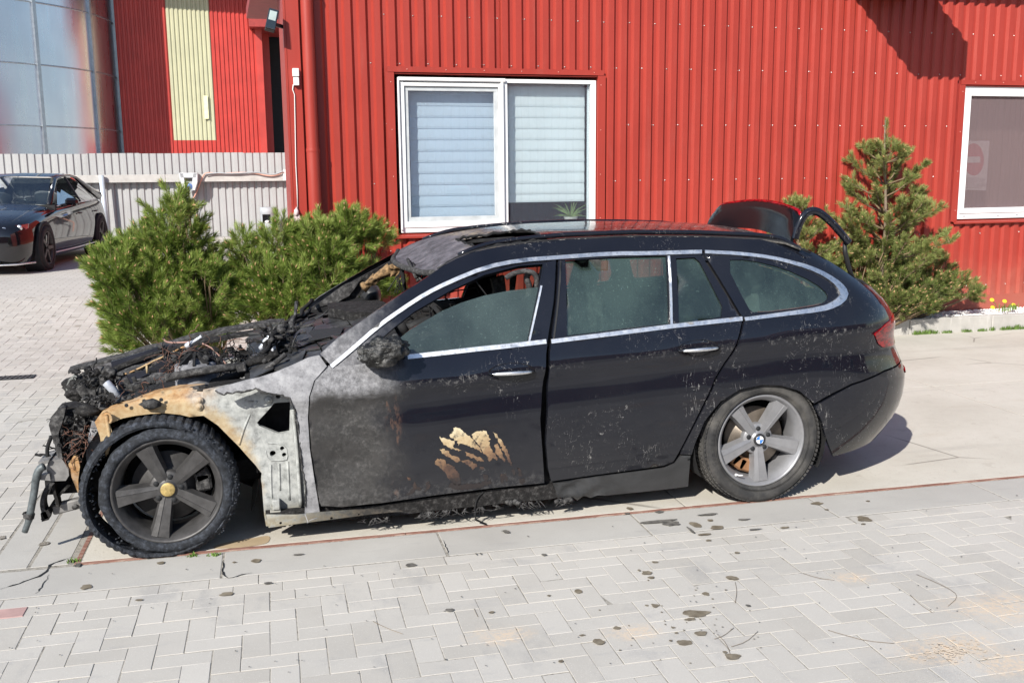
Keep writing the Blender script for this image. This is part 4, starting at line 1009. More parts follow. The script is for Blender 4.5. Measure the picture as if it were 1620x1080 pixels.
fdoor_poly = px([(520, 580), (499, 602), (491, 627), (489, 662), (492, 709), (499, 756), (505, 791), (508, 799), (540, 800), (602, 796), (680, 784), (775, 772), (861, 763.5), (857, 700), (854.5, 662), (858, 611), (864, 560), (866, 543), (748, 555), (644, 567), (600, 572), (560, 577)])
def dent(s, z):
    p = np.array(P(s, z)); q = math.exp(-(((s - .83) / .16) ** 2 + ((z - .42) / .20) ** 2)); r = math.exp(-(((s - .78) / .12) ** 2 + ((z - .20) / .05) ** 2))
    n_ = noise.noise(Vector((s * 9, 2, z * 9))) + .5 * noise.noise(Vector((s * 22, 5, z * 22)))
    p[1] += .036 * q + .016 * n_ * (q + r + .12 * (s < 1.1)) - .024 * r; return tuple(p)
fd = cpanel('front_door', M_burnt, fdoor_poly, F=dent, step=.03, thick=.03)
bpy.data.objects[fd.name]['label'] = 'scorched and dented front door with pale blistered paint'
rdoor_poly = px([(864, 702), (867, 611), (870, 560), (872, 543.5), (965, 531), (1063, 518), (1174, 507.5), (1155.5, 560), (1130, 600), (1112, 640), (1092.6, 679), (1073, 717), (1065, 730), (1050, 736), (1020, 740.5), (940, 751), (872, 761), (867, 740)])
rd = cpanel('rear_door', M_paint, rdoor_poly, thick=.03)
def skF(s, z):
    p = np.array(P(s, z)); k = max(0, min(1, (2.16 - s) / .12)); p[1] += k * (.020 * noise.noise(Vector((s * 16, 1, z * 22))) + .010 * noise.noise(Vector((s * 40, 3, z * 44))) - .004); return tuple(p)
sk = cpanel('side_skirt', plain('dusty_skirt', (.035, .036, .038), .5, var=.3, sc=9, bump=.2), px([(876, 765), (940, 755), (1020, 744.5), (1052, 740), (1068, 733), (1078, 721), (1093, 721), (1089, 770), (1040, 776), (960, 784), (945, 783), (934, 788), (922, 784), (914, 793), (905, 786), (898, 798), (890, 786), (882, 789)]), d=-.004, F=skF, step=.02)
bump_poly = px([(1309, 725)]) + px([(1304, 690), (1300, 665), (1290, 643), (1341, 611), (1395, 595)]) + [(3.9, .657), (4.12, .667), (5.0, .667), (5.0, .26), (4.2, .25), (3.9, .235), (3.65, .215)]
rb_ = cpanel('rear_bumper', M_paint, bump_poly, step=.06)
# taillight, wrapped round the corner
cpanel('tail_light', M_tail, TL, d=.006, thick=.02, step=.03)
cpanel('reflector', M_tail, [(3.93, .585), (4.1, .585), (4.1, .61), (3.93, .605)], d=.004, thick=.01, step=.03, parent=rb_)
cpanel('tail_light', M_tail, TL, F=far(off(.006)), thick=.02, step=.05)
# door frames and glass
fr_out = px([(644, 566), (748, 554), (866, 541.5), (876, 478), (880, 410)]) + px([(822, 413.5), (767, 424.5), (711, 447.5), (674, 465.5), (637, 489.5), (600, 516), (548, 565), (524, 580), (560, 576), (600, 571)])
fr_hole = px([(859, 417), (822, 420), (767, 434), (711, 460), (655, 493), (622, 519), (607, 532), (640, 561), (700, 555.5), (770, 547), (835, 539)])
ff = cpanel('window_frame', M_gloss, fr_out, [fr_hole], d=-.004, thick=.03, parent=fd, step=.03)
cpanel('pillar_cover', M_gloss, px([(861.5, 416), (879, 411), (875, 478), (866, 541), (839, 541.5)]), d=.0, thick=.01, parent=fd)
cpanel('window_glass', M_cglass2, px([(630, 536), (650, 519), (674, 505), (700, 490), (730, 477), (767, 465.5), (807, 457.5), (855, 452), (836, 545), (748, 557), (650, 568)]), d=-.016, thick=.004, parent=fd, step=.06, label='half lowered sooty window glass')
def ribbon(L, w, cl=False):
    q = [np.array(p, float) for p in L]; a = []; b = []
    for i in range(len(q)):
        t = q[min(i + 1, len(q) - 1)] - q[max(i - 1, 0)]; t /= np.linalg.norm(t); n = np.array([-t[1], t[0]])
        ww = w[i] if hasattr(w, '__len__') else w
        a.append(tuple(q[i] + n * ww)); b.append(tuple(q[i] - n * ww))
    return [SZ(*p) for p in a + b[::-1]]
def strip(name, L, w, mat_, d=.006, parent=None, th=.012): return cpanel(name, mat_, ribbon(L, w), d=d, thick=th, parent=parent, step=.03)
strip('pillar_seal', [(856.5, 452), (847, 496), (837, 542)], 1.4, M_chrome, .003, fd)
CH = smoothline([(524, 580), (547, 561), (600, 514.5), (637, 488.5), (674, 464.5), (711, 446.3), (767, 423.5), (822, 412.5), (881, 408), (970, 401.7), (1020, 401.5), (1110, 398.8)], 1)
strip('chrome_trim', CH, 3.0, M_chrome, .005)
CHQ = smoothline([(1115, 399), (1170, 401.5), (1220, 407.5), (1260, 417.5), (1290, 430), (1314, 445), (1327, 458), (1331, 469), (1321, 481.5), (1300, 489.5), (1240, 497.3), (1178, 505.2)], 1)
wq = [2.6 + 3.2 * math.exp(-((i / len(CHQ) - .62) / .16) ** 2) for i in range(len(CHQ))]
strip('chrome_trim', CHQ, wq, M_chrome, .006)
strip('chrome_trim', [(645, 565), (700, 559), (748, 553.5), (806, 547.5), (864, 540.5)], 3.4, M_chrome, .006, fd)
strip('chrome_trim', [(872, 540.5), (965, 529), (1063, 516.5), (1174, 504.5)], 3.2, M_chrome, .006, rd)
rf_out = px([(873, 541), (880.5, 478), (884, 411), (970, 403.5), (1020, 403), (1108, 401), (1172, 504), (1063, 516)])
H1 = px([(894, 412), (970, 407), (1054, 404.5), (1058.5, 512), (980, 521), (897, 531)]); H2 = px([(1069.6, 408.5), (1099, 407), (1108, 415), (1143, 484), (1142, 501), (1074, 512.5)])
cpanel('window_frame', M_gloss, rf_out, [H1, H2], d=-.002, thick=.03, parent=rd, step=.03)
cpanel('window_glass', M_cglass, H1, d=-.012, thick=.004, parent=rd, step=.08); cpanel('window_glass', M_cglass, H2, d=-.012, thick=.004, parent=rd, step=.08)
strip('divider_chrome', [(1058, 405), (1061, 460), (1062.5, 514)], 1.8, M_chrome, .003, rd)
strip('door_seal', [(876, 541), (883, 478), (887, 413)], 1.2, M_rubber, .002, rd)
q_out = px([(1114, 401), (1170, 403), (1220, 409), (1260, 419), (1290, 432), (1313, 447), (1325, 459), (1329, 469), (1319, 480), (1299, 488), (1240, 496), (1177, 504.5)])
QG = px([(1145, 411), (1185, 410.5), (1240, 424), (1290, 447), (1312, 467), (1306, 478), (1290, 484), (1195, 496), (1183, 487)], 1, True)
cpanel('quarter_frame', M_gloss, q_out, [QG], d=-.002, thick=.03, step=.03); cpanel('quarter_glass', M_cglass, QG, d=-.008, thick=.004, step=.08)
def insh(L, k): 
    c = np.mean(L, 0); return [tuple(c + (np.array(p) - c) * k) for p in L]
WR = px([(1326, 470), (1322, 456), (1290, 431), (1220, 409), (1113, 399), (970, 403), (822, 413), (767, 424), (711, 447), (637, 489), (548, 565), (600, 572), (748, 556), (866, 545), (1063, 519), (1174, 508), (1240, 499), (1300, 491)])
for F_ in (P, far(P)): cpanel('inner_frame', M_char2, WR, [fr_hole, H1, H2, QG], F=(off(-.03) if F_ is P else far(off(-.03))), thick=.03, step=.06)
cpanel('inner_corner', M_char2, [(3.25, .50), (3.4, .56), (4.3, .56), (4.3, .99), (3.7, .99), (3.3, .80), (3.25, .70)], d=-.03, thick=.01, step=.06)
cpanel('seam_cover', M_gloss, px([(1106, 396), (1121, 397), (1128, 412), (1112, 410)]), d=-.012, thick=.01, step=.03)
# door handles
for par, (ua, va), (ub, vb), hh in ((fd, (773, 590.5), (845, 586), 12), (rd, (1073, 554), (1138, 548.5), 12)):
    A0 = np.array(SZ(ua, va)); B0 = np.array(SZ(ub, vb)); c = (A0 + B0) / 2; e = (B0 - A0) / 2
    ell = [tuple(c + e * 1.04 * math.cos(w) + np.array((0, .042)) * math.sin(w)) for w in [2 * math.pi * k / 28 for k in range(28)]]
    f_ = dent if par is fd else P
    def cup(s, z, c=c, e=e):
        q = ((s - c[0]) / e[0]) ** 2 + ((z - c[1]) / .042) ** 2; p = np.array(P(s, z)); p[1] += -.0025 + .020 * max(0, 1 - q); return tuple(p)
    h = cpanel('handle_cup', plain('handle_black', (.008, .008, .010), .18) if par is fd else bpy.data.materials['handle_black'], ell, F=cup, thick=.002, step=.012, parent=par)
    g = G(); n = 13; pts = []; rr = []
    for i in range(n):
        t = i / (n - 1); q = A0 + (B0 - A0) * t; p = np.array(P(*q)); p[1] -= .008 + .018 * math.sin(t * math.pi); p[2] += -.002 + .010 * math.sin(t * math.pi) * .3; pts.append(p); rr.append(.004 + .0085 * math.sin(t * math.pi) ** .6)
    g.tube(pts, rr, 10); hd = g.build('handle', M_paint, par)
    g = G(); g.tube([p + np.array((0, -.0065, -.001)) for p in pts[1:-1]], [r * .80 for r in rr[1:-1]], 8); g.build('handle_strip', M_chrome, par)
# ---- inner dark body, floor, far flank
def inner(name, y, polyxz, mat_, th=.02):
    g = G(); g.prism([(x, y, z) for x, z in polyxz], (0, th, 0)); return g.build(name, mat_, car)
inner('inner_body', .055, [(.70, .16), (2.40, .18), (2.44, .40), (2.62, .60), (2.8, .70), (2.88, .94), (1.9, .885), (1.1, .84), (.72, .80)], M_char2)
inner('inner_body', 2 * YC - .075, [(.70, .16), (2.40, .18), (2.44, .40), (2.62, .60), (2.8, .70), (2.88, .94), (1.9, .885), (1.1, .84), (.72, .80)], M_char2)
g = G(); g.box((1.9, YC, .22), (2.6, 1.55, .06)); g.box((3.3, YC, .42), (1.0, 1.5, .05)); g.box((3.75, YC, .5), (.05, 1.2, .4)); g.build('floor', M_char2, car)
# wheel houses
def house(cx, r, y0, y1, cz=.33, a=(-.15, 1.15)):
    g = G(); n = 28; vs = []
    for i in range(n + 1):
        w = math.pi * (a[0] + (a[1] - a[0]) * i / n); vs += [(cx + r * math.cos(w), y0, cz + r * math.sin(w)), (cx + r * math.cos(w), y1, cz + r * math.sin(w))]
    g.add(vs, [(2 * i, 2 * i + 1, 2 * i + 3, 2 * i + 2) for i in range(n)], True); g.add([(cx, y1, cz)] + vs[1::2], [(0, i + 1, i + 2) for i in range(n)]); return g
house(2.957, .375, .0, .55).build('wheel_house', M_char2, car); house(0, .40, .13, .55, .311).build('wheel_house', M_char2, car)
# far side, mirrored
cpanel('side_panel', M_paint, body_poly, F=far(P), step=.08); cpanel('front_door', M_burnt, fdoor_poly, F=far(P), step=.1, thick=.03)
rd2 = cpanel('rear_door', M_paint, rdoor_poly, F=far(P), step=.1, thick=.03); cpanel('window_frame', M_gloss, rf_out, [H1, H2], F=far(off(-.002)), parent=rd2, step=.06)
cpanel('window_glass', M_cglass, H1, F=far(off(-.012)), thick=.004, parent=rd2, step=.15); cpanel('window_glass', M_cglass, H2, F=far(off(-.012)), thick=.004, parent=rd2, step=.15)
cpanel('quarter_frame', M_gloss, q_out, [QG], F=far(off(-.002)), thick=.03, step=.06); cpanel('quarter_glass', M_cglass, QG, F=far(off(-.008)), thick=.004, step=.15)
cpanel('window_frame', M_gloss, fr_out, [fr_hole], F=far(off(-.004)), thick=.03, step=.05)
cpanel('rear_bumper', M_paint, bump_poly, F=far(P), step=.1)
g = G()
def TG(y, z):
    a = P(4.12, z); t = (y - a[1]) / max(1e-6, 2 * YC - 2 * a[1]); return (a[0] + .05 * math.sin(math.pi * min(1, max(0, t))), y, z)
ya = P(4.12, .8)[1]; panel(g, TG, [(ya + .004, .68), (2 * YC - ya - .004, .68), (2 * YC - ya - .01, .975), (ya + .01, .975)], step=.1, tdir=(-1, 0, 0)); g.build('tailgate', M_paint, car)
# ---- roof
WSX = [SZ(*p) for p in WSEDGE[4:]] + [SZ(*p) for p in DPIL[:2]]
ex = np.array([p[0] for p in WSX]); ez = np.array([p[1] for p in WSX]); o_ = np.argsort(ex); ex, ez = ex[o_], ez[o_]
def EZ(x): return float(np.interp(x, ex, ez))
def RF(x, y):
    z0_ = EZ(x); ye = Y0(x, z0_); t = (y - YC) / (YC - ye); cr = .045 * min(1, max(.15, (x - 1.1) / .7)); return (x, y, z0_ + cr * (1 - t * t) + .001)
def RP(u, v):
    z = 1.4
    for _ in range(25):
        q = atz(u, v, z); z = .5 * z + .5 * RF(q[0], q[1])[2]
    return (float(q[0]), float(q[1]))
xs_ = list(np.linspace(1.285, 3.225, 26)); edge_n = [(x, Y0(x, EZ(x)) + .004) for x in xs_]; edge_f = [(x, 2 * YC - y) for x, y in edge_n][::-1]
head = [(1.285 - .10 * math.sin(math.pi * k / 8), edge_f[-1][1] + (edge_n[0][1] - edge_f[-1][1]) * k / 8) for k in range(1, 8)]
rear = [(3.225 + .15 * math.sin(math.pi * k / 8), edge_n[-1][1] + (edge_f[0][1] - edge_n[-1][1]) * k / 8) for k in range(1, 8)]
sun_hole = [RP(*p) for p in [(722, 379), (745, 375), (775, 370), (812, 365.5), (838, 365), (852, 370), (864, 378), (850, 381), (815, 385), (780, 390), (756, 393), (738, 386)]]
m = NT('roof_paint', .08, 0, .5); x, y, z = m.sep(); wob = m.math('MULTIPLY', m.noise(6, 6, .7), .35)
bz = m.step(m.math('ADD', x, wob), 1.95, 1.78); nb = m.noise(11, 8, .78)
bcol = m.ramp(nb, [(.3, (.016, .015, .017)), (.46, (.07, .066, .076)), (.6, (.15, .14, .16)), (.74, (.36, .30, .23))])
du = m.math('ADD', m.math('MULTIPLY', m.step(m.noise(3, 6, .7), .42, .7), .22), m.math('MULTIPLY', m.step(x, 2.75, 3.2), .30)); sc_ = m.math('MULTIPLY', m.step(m.math('ABSOLUTE', m.math('SUBTRACT', m.noise(5, 3, .7, m.map((.6, 2, 1)), 1.5), .5)), .012, .002), .6)
f = m.math('MAXIMUM', m.math('MULTIPLY', du, m.noise(40, 4, .7)), sc_); c = m.mix(f, (.006, .007, .011), (.50, .47, .42)); cr_ = m.math('MULTIPLY', m.step(m.math('ABSOLUTE', m.math('SUBTRACT', m.math('ADD', x, wob), 1.80)), .16, .04), m.step(m.noise(34, 6, .75), .44, .60)); bcol = m.mix(cr_, bcol, (.36, .29, .20)); c = m.mix(bz, c, bcol); m.col(c)
m.rough(m.mixf(bz, m.mixf(m.math('MULTIPLY', f, 2.0, clamp=True), .05, .5), .8)); m.bump(m.math('MULTIPLY', bz, nb), .6, .015); M_roof = m.mat
g = G(); panel(g, RF, edge_n + rear + edge_f + head, [sun_hole], .06, .008, 0, (0, 0, -1), 0); roof = g.build('roof', M_roof, car)
g = G(); panel(g, lambda x, y: (x, y, RF(x, y)[2] - (.009 if x > 2.2 else .012) - .07 * math.exp(-((x - 1.72) / .35) ** 4)), [(1.30, edge_n[0][1] + .06)] + edge_n[2:] + rear + edge_f[:-2] + [(1.30, edge_f[-1][1] - .06)], [], .08, .002, 0, (0, 0, -1)); g.build('roof_lining', M_char2, roof)
# ragged rim and melted rail of the sunroof
g = G(); q = [Vector(RF(*p)) for p in dens(sun_hole, .02)]
g.tube([p + Vector((random.gauss(0, .004), random.gauss(0, .004), random.gauss(0, .004))) for p in q] + [q[0]], [.005 + .004 * random.random() for _ in range(len(q) + 1)], 6); g.build('sunroof_rim', M_char2, roof)
g = G(); a = Vector(RF(*RP(728, 377))); b = Vector(RF(*RP(812, 371))); g.span(a + Vector((.03, .0, -.02)), b + Vector((0, .0, -.02)), .03, .02, ch=.003); a = Vector(RF(*RP(735, 383))); b = Vector(RF(*RP(800, 379))); g.span(a + Vector((.05, 0, -.03)), b + Vector((0, 0, -.03)), .022, .014); g.build('sunroof_rail', M_char2, roof)
g = G(); c = RP(838, 374); g.box((c[0] + .12, YC, RF(c[0], YC)[2] - .06), (.10, .75, .02), ch=.005); g.build('sunroof_blind', M_charg, roof)
# roof rails
for sgn in (0, 1):
    P3 = []
    for x in np.linspace(1.42, 3.24, 40):
        y = Y0(x, EZ(x)) + .045; z = RF(x, y)[2] + .014 * min(1, (x - 1.42) / .15, (3.24 - x) / .12); P3.append((x, y if not sgn else 2 * YC - y, z))
    g = G(); g.tube(P3, .013, 8); g.build('roof_rail', M_gloss, car)
g = G(); q = [(1.22, 1)]; ln = [(x, Y0(x, EZ(x)) + .012, EZ(x) + .003) for x in np.linspace(1.30, 3.28, 40)]; g.tube(ln, .006, 6); g.build('roof_seam', M_rubber, car)
# antenna fin
ry_ = RP(1150, 356)[1]; a = aty(1128, 357, ry_); b = aty(1175, 358, ry_); t_ = aty(1160, 341, ry_)
g = G(); base = [(a[0], a[2]), (a[0] + .06, a[2] + .03), (t_[0] - .02, t_[2]), (t_[0] + .04, t_[2] - .004), (b[0], b[2] - .0), (b[0], b[2] - .03), (a[0], a[2] - .03)]
g.prism([(p[0], ry_ - .015, p[1]) for p in base], (0, .03, 0)); g.build('antenna_fin', M_gloss, car)
# ---- raised rear screen with its spoiler
hn, rn = aty(1249, 384, .34), aty(1266, 337, .34)
def SP(t, w):   # t across (0 near .. 1 far), w from the hinge up
    y = .34 + (1.44 - .34) * t; bow = math.sin(math.pi * t); x = hn[0] + (rn[0] - hn[0]) * w + .05 * bow * (1 - .3 * w); z = hn[2] + (rn[2] - hn[2]) * w + .045 * bow + .025 * math.sin(math.pi * w)
    tr = max(0, abs(t - .5) - .42) / .08; z -= .05 * tr * tr * w; return (x, y, z)
g = G(); panel(g, SP, [(0, 0), (0, .9), (.03, 1), (.97, 1), (1, .85), (1, 0)], [], .06, .02, 0, (1, 0, 0), back=True); hatch = g.build('rear_hatch', NT('hatch_black', .10, 0, .25).col((.006, .007, .009)).mat, car)
g = G(); P3 = [SP(t, 1.0) for t in np.linspace(.02, .97, 24)]; g.tube([(p[0] + .02, p[1], p[2] + .004) for p in P3], .010, 6); g.build('spoiler_lip', M_tail, hatch)
g = G(); fr3 = [aty(u, v, .34) for u, v in smoothline([(1258, 378), (1262, 362), (1268, 348), (1276, 336), (1288, 333), (1300, 338), (1316, 352), (1330, 368), (1343, 384)], 2)]
g.tube(fr3, .015, 8, flat=1.5); g.build('screen_frame', M_gloss, hatch)
g = G(); g.tube([(p[0], p[1] - .004, p[2] + .014) for p in fr3[6:]], .005, 6); g.build('glass_edge', plain('green_glass_edge', (.16, .34, .34), .2), hatch)
g = G(); g.tube([aty(1336, 384, .36), aty(1337, 400, .36), aty(1343, 425, .37), aty(1352, 445, .38)], [.011, .014, .014, .010], 8); g.tube([aty(1352, 442, .38), aty(1363, 446, .42), aty(1376, 456, .5)], .012, 8); g.build('gas_strut', M_rubber, hatch)
# ---- front wing remnant
wing = px([(505, 562), (487, 566), (461, 578), (433, 590), (410, 597), (387, 602), (362, 609), (340, 617), (350, 623), (364, 622), (377, 619), (405, 614.5), (414, 617), (422, 622), (442, 623), (459, 629.5), (459.5, 637), (466, 647), (472, 675), (473, 690), (474, 709), (478, 740), (483, 765), (483, 790), (482, 815), (495, 812), (506, 811), (503, 792), (497, 756), (490, 709), (487, 662), (489, 627), (497, 602), (517, 579)])
def wingF(s, z):
    p = np.array(P(s, z)); p[1] += .006 * noise.noise(Vector((s * 14, 0, z * 14))) + .010 * max(0, .45 - s); return tuple(p)
w_ = cpanel('front_wing', M_ash, wing, F=wingF, step=.022, thick=.012, label='torn ash grey remnant of the front wing')
# torn rim of the wing
g = G(); e_ = [Vector(wingF(*p)) for p in px([(340, 618), (350, 624), (377, 620), (405, 615), (422, 622), (442, 624), (459, 630), (460, 637), (466, 648), (472, 676), (474, 709), (479, 745), (484, 768), (483, 800)])]
e_ = [Vector(p) for p in dens([tuple(p) for p in e_], .012, False)]
g.tube([p + Vector((random.gauss(0, .002), -.002, random.gauss(0, .0025))) for p in e_], [.0025 + .004 * random.random() for _ in e_], 5); g.build('torn_edge', M_charg, w_)
# ---- inner wing and apron
def FY(y0, tw=0.0): return lambda x, z: (x, y0, z)
def ay(L, y): return [(float(aty(u, v, y)[0]), float(aty(u, v, y)[2])) for u, v in L]
YA = .085
def apron(x, z):
    q = math.exp(-((z - .655 + .1 * (x - .3)) / .03) ** 2); return (x, YA - .014 * (z > .655 - .0 * x) * 0 - .008 * q + .003 * noise.noise(Vector((x * 15, 1, z * 15))), z)
def circ(u, v, r, y=YA, n=14): c = aty(u, v, y); e = aty(u + r, v, y); R = abs(e[0] - c[0]); return [(c[0] + R * math.cos(2 * math.pi * k / n), c[2] + R * math.sin(2 * math.pi * k / n)) for k in range(n)]
low = ay([(322, 657), (320, 640), (321, 618), (360, 610), (400, 606), (440, 604), (466, 612), (470, 640), (476, 660), (484, 700), (486, 760), (490, 815), (490, 823), (455, 829), (421, 832), (418, 815), (416, 790), (414.5, 768), (413, 758), (414, 748), (409, 742), (404, 735), (392, 722), (378, 706), (360, 688), (345, 673)], YA)
hole = ay([(434, 637), (459, 635.5), (458, 683), (441, 686), (410, 673), (406.5, 668)], YA)
ap = cpanel('inner_wing', M_rust, low, [hole, circ(431.5, 717, 5), circ(446.5, 709, 3.6), circ(449.5, 719, 3.6), circ(440, 626.5, 4), circ(405, 816, 2.2) if 0 else circ(466, 820, 3)], F=apron, step=.025, thick=.03)
g = G()
g.prism([(p[0], YA + .12, p[1]) for p in low[2:22]], (0, .01, 0)); g.build('inner_wing_back', M_char2, ap)
def bead(L, r, y=YA, m_=M_rust, nm='stiffening_bead', par=None):
    g = G(); g.tube([aty(u, v, y) for u, v in smoothline(L, 1)], r, 6); return g.build(nm, m_, par or ap)
bead([(407, 634), (398, 650), (388, 672), (382, 690), (378, 703)], .006); bead([(322, 646), (350, 643), (401, 634)], .0035); bead([(424, 700), (452, 703), (456, 726), (445, 728), (424, 728), (420, 712)], .004)
bead([(428, 735), (429, 780), (431, 800)], .006); bead([(441, 733), (443, 775)], .006); bead([(455, 730), (458, 790)], .006); bead([(463, 650), (469, 700), (473, 760), (476, 800)], .010, YA - .012)
for u, v in ((316, 633), (316, 643), (425, 633)):
    g = G(); c = aty(u, v, YA - .006); g.lathe([(.017, 0), (.017, .006), (.013, .008), (.009, .008), (.008, .013), (0, .014)], c, (0, -1, 0), 14); g.build('bolt', M_rust, ap)
g = G(); g.box(aty(437, 797, .06), (.035, .04, .05), ch=.004); g.box(aty(436, 808, .06), (.05, .04, .012), ch=.003); g.build('clip', M_rust, ap)
rail = ay([(150, 667), (158, 656), (172, 648), (200, 639), (240, 626), (280, 619), (321, 616.5), (322, 657), (300, 659), (285, 655.5), (262, 653), (240, 654), (215, 657), (195, 661), (180, 667), (166, 670), (154, 672)], YA)
def railF(x, z):
    return (x, YA - .004 + .004 * noise.noise(Vector((x * 20, 3, z * 20))) + max(0, (z - .715)) * 1.6, z)
rl = cpanel('upper_rail', M_rust, rail, F=railF, step=.02, thick=.09, label='orange rusted upper rail of the front wing')
g = G(); c = aty(238, 639, YA - .03); g.blob(c, (.045, .02, .022), .5, 3, 2); g.build('melted_bracket', M_charg, rl)
g = G()
for u, v in ((228, 634), (255, 632), (200, 641)): g.lathe([(.009, 0), (0, .001)], aty(u, v, YA - .026), (0, -1, 0), 10)
tag(g.build('rail_hole', M_dark, rl), kind='stuff')
g = G(); g.prism([aty(*p, .075) for p in [(150, 668), (172, 668), (180, 690), (176, 706), (168, 722), (161, 712), (158, 690)]], (0, .012, 0)); g.build('front_bracket', M_rust, ap)
g = G(); g.tube([aty(u, v, .05) for u, v in smoothline([(168, 652), (170, 668), (174, 690), (172, 705), (168, 718)], 1)], .009, 7); g.tube([aty(u, v, .045) for u, v in smoothline([(166, 656), (172, 653), (178, 662), (174, 669)], 1)], .006, 6); g.build('bracket', M_rust, ap)
# near sill
g = G()
def sillF(x, z): return (x, .035 + .008 * noise.noise(Vector((x * 12, 0, z * 30))), z)
sl_ = cpanel('sill', M_char, ay([(420, 812), (490, 806), (506, 801), (560, 802), (602, 799), (680, 787), (775, 775), (866, 766), (884, 764), (886, 786), (870, 789), (800, 796), (700, 806), (640, 813), (560, 821), (500, 827), (425, 832)], .035), F=sillF, step=.03, thick=.10, label='scorched and rusty bare sill')
cpanel('sill_flange', M_rust, ay([(421, 812), (470, 812), (506, 808), (560, 804), (600, 803), (640, 806), (590, 811), (520, 820), (480, 825), (425, 832.5)], .012), [circ(444, 824, 2.2, .022), circ(524, 816.5, 2.2, .022), circ(567, 810.5, 1.6, .022)], F=FY(-.004), step=.03, thick=.006, parent=sl_)
g = G()
for i in range(26):
    t = random.random(); u = 560 + 340 * t; v = 817 - (u - 600) * .1 + 3; c = aty(u, v, .04)
    for k in range(3): g.tube([(c[0] + random.gauss(0, .01), .04, c[2] + .01), (c[0] + random.gauss(0, .02), .03, c[2] - .012 * random.random()), (c[0] + random.gauss(0, .035), .025, c[2] - .025 * random.random() - .005)], [.004, .003, .001], 4)
for u, v in ((815, 797), (905, 793)):
    for k in range(5): c = aty(u + random.gauss(0, 7), v - 5 * random.random(), .03); g.blob(c, (.018, .008, .016), .6, k, 1)
tag(g.build('hanging_scraps', M_charg, sl_), kind='stuff')
g = G(); g.tube([aty(u, v, .03) for u, v in smoothline([(765, 778), (757, 784), (752, 795), (751, 812), (753, 822)], 2)] + [atz(770, 829, .01)], .0045, 6); g.build('dangling_cable', M_char2, sl_)
g = G(); g.tube([aty(u, v, -.0) for u, v in [(482, 812), (487, 826), (490, 822), (502, 818)]], .005, 5); g.prism([aty(*p, .0) for p in [(482, 812), (487, 827), (491, 822), (505, 817), (506, 810)]], (0, .004, 0)); g.build('torn_flap', M_ash, w_)

# ---- blistered paint on the front door
BP = lambda a, b: (600 + a / 5.4, 660 + b / 5.4)
PATCH = [[(632, 85), (690, 95), (725, 130), (790, 175), (830, 225), (865, 262), (870, 300), (830, 270), (760, 240), (720, 230), (690, 215), (678, 238), (665, 195), (620, 180), (598, 158), (605, 140), (625, 138), (618, 115), (640, 110)],
         [(518, 165), (560, 178), (605, 190), (638, 205), (640, 222), (620, 240), (650, 262), (700, 275), (680, 285), (640, 275), (590, 258), (558, 235), (530, 200)],
         [(795, 145), (815, 120), (880, 113), (910, 120), (940, 160), (945, 190), (935, 240), (960, 270), (1000, 330), (1010, 370), (970, 345), (940, 375), (920, 330), (885, 300), (865, 250), (835, 215), (810, 185)],
         [(520, 275), (545, 265), (590, 290), (605, 320), (650, 330), (690, 350), (700, 370), (660, 385), (610, 345), (570, 330), (535, 305)],
         [(472, 375), (500, 352), (560, 362), (575, 395), (640, 420), (680, 480), (700, 560), (690, 590), (640, 570), (590, 520), (560, 470), (530, 440), (500, 410), (480, 395)],
         [(975, 125), (1000, 140), (1030, 185), (1060, 230), (1100, 300), (1125, 370), (1140, 415), (1120, 410), (1085, 340), (1060, 280), (1020, 215), (990, 165)],
         [(988, 235), (1005, 228), (1030, 260), (1055, 310), (1078, 370), (1070, 380), (1030, 345), (1000, 310), (990, 270)],
         [(1128, 445), (1150, 440), (1165, 500), (1145, 490)], [(1175, 425), (1195, 425), (1225, 495), (1215, 510), (1190, 495)], [(1200, 520), (1230, 510), (1242, 545), (1215, 575), (1195, 550)],
         [(1040, 490), (1080, 478), (1100, 540), (1085, 545), (1060, 530), (1065, 555), (1040, 560), (1030, 520)], [(300, 545), (318, 570), (318, 610), (290, 645), (215, 670), (260, 635), (285, 600)], [(325, 595), (340, 582), (355, 600), (348, 625), (330, 620)],
         [(395, 560), (425, 545), (438, 580), (425, 610), (380, 635), (400, 600)], [(238, 510), (262, 515), (262, 535), (245, 530)], [(860, 420), (890, 425), (885, 445), (860, 440)], [(890, 480), (920, 480), (930, 530), (905, 545), (890, 520)], [(700, 370), (760, 360), (830, 395), (835, 420), (800, 445), (780, 420), (740, 395)],
         [(730, 300), (780, 305), (820, 330), (870, 350), (900, 372), (850, 375), (800, 345), (745, 325)], [(610, 560), (700, 575), (860, 560), (950, 530), (960, 560), (860, 600), (700, 620), (590, 600)]]
m = NT('blistered_paint', .7, 0, .3); x, y, z = m.sep(); n = m.noise(24, 6, .7); h = m.math('ADD', m.math('SUBTRACT', z, m.math('MULTIPLY', m.math('SUBTRACT', x, 1.25), .10)), m.math('MULTIPLY', m.math('SUBTRACT', n, .5), .20))
c = m.ramp(m.math('MULTIPLY', m.math('SUBTRACT', h, .245), 3.4), [(.0, (.03, .025, .025)), (.22, (.10, .06, .045)), (.45, (.24, .15, .085)), (.68, (.44, .34, .20)), (1.0, (.66, .59, .42))])
c = m.mix(m.math('MULTIPLY', m.step(m.noise(34, 4, .7, m.map(loc=(3, 3, 3))), .52, .66), .75), c, (.035, .03, .03)); m.col(c); m.bump(n, .6, .006); M_blis = m.mat
for L in PATCH:
    q = px([BP(*p) for p in L]); r_ = random.Random(len(L)); q = [(a + r_.gauss(0, .0022), b + r_.gauss(0, .0022)) for a, b in dens(q, .007)]
    g = G(); f_ = off(.0018, dent); panel(g, f_, q, [], .02, .002, 0, (0, 1, 0), prox=.2); g.build('blister_patch', M_blis, fd)
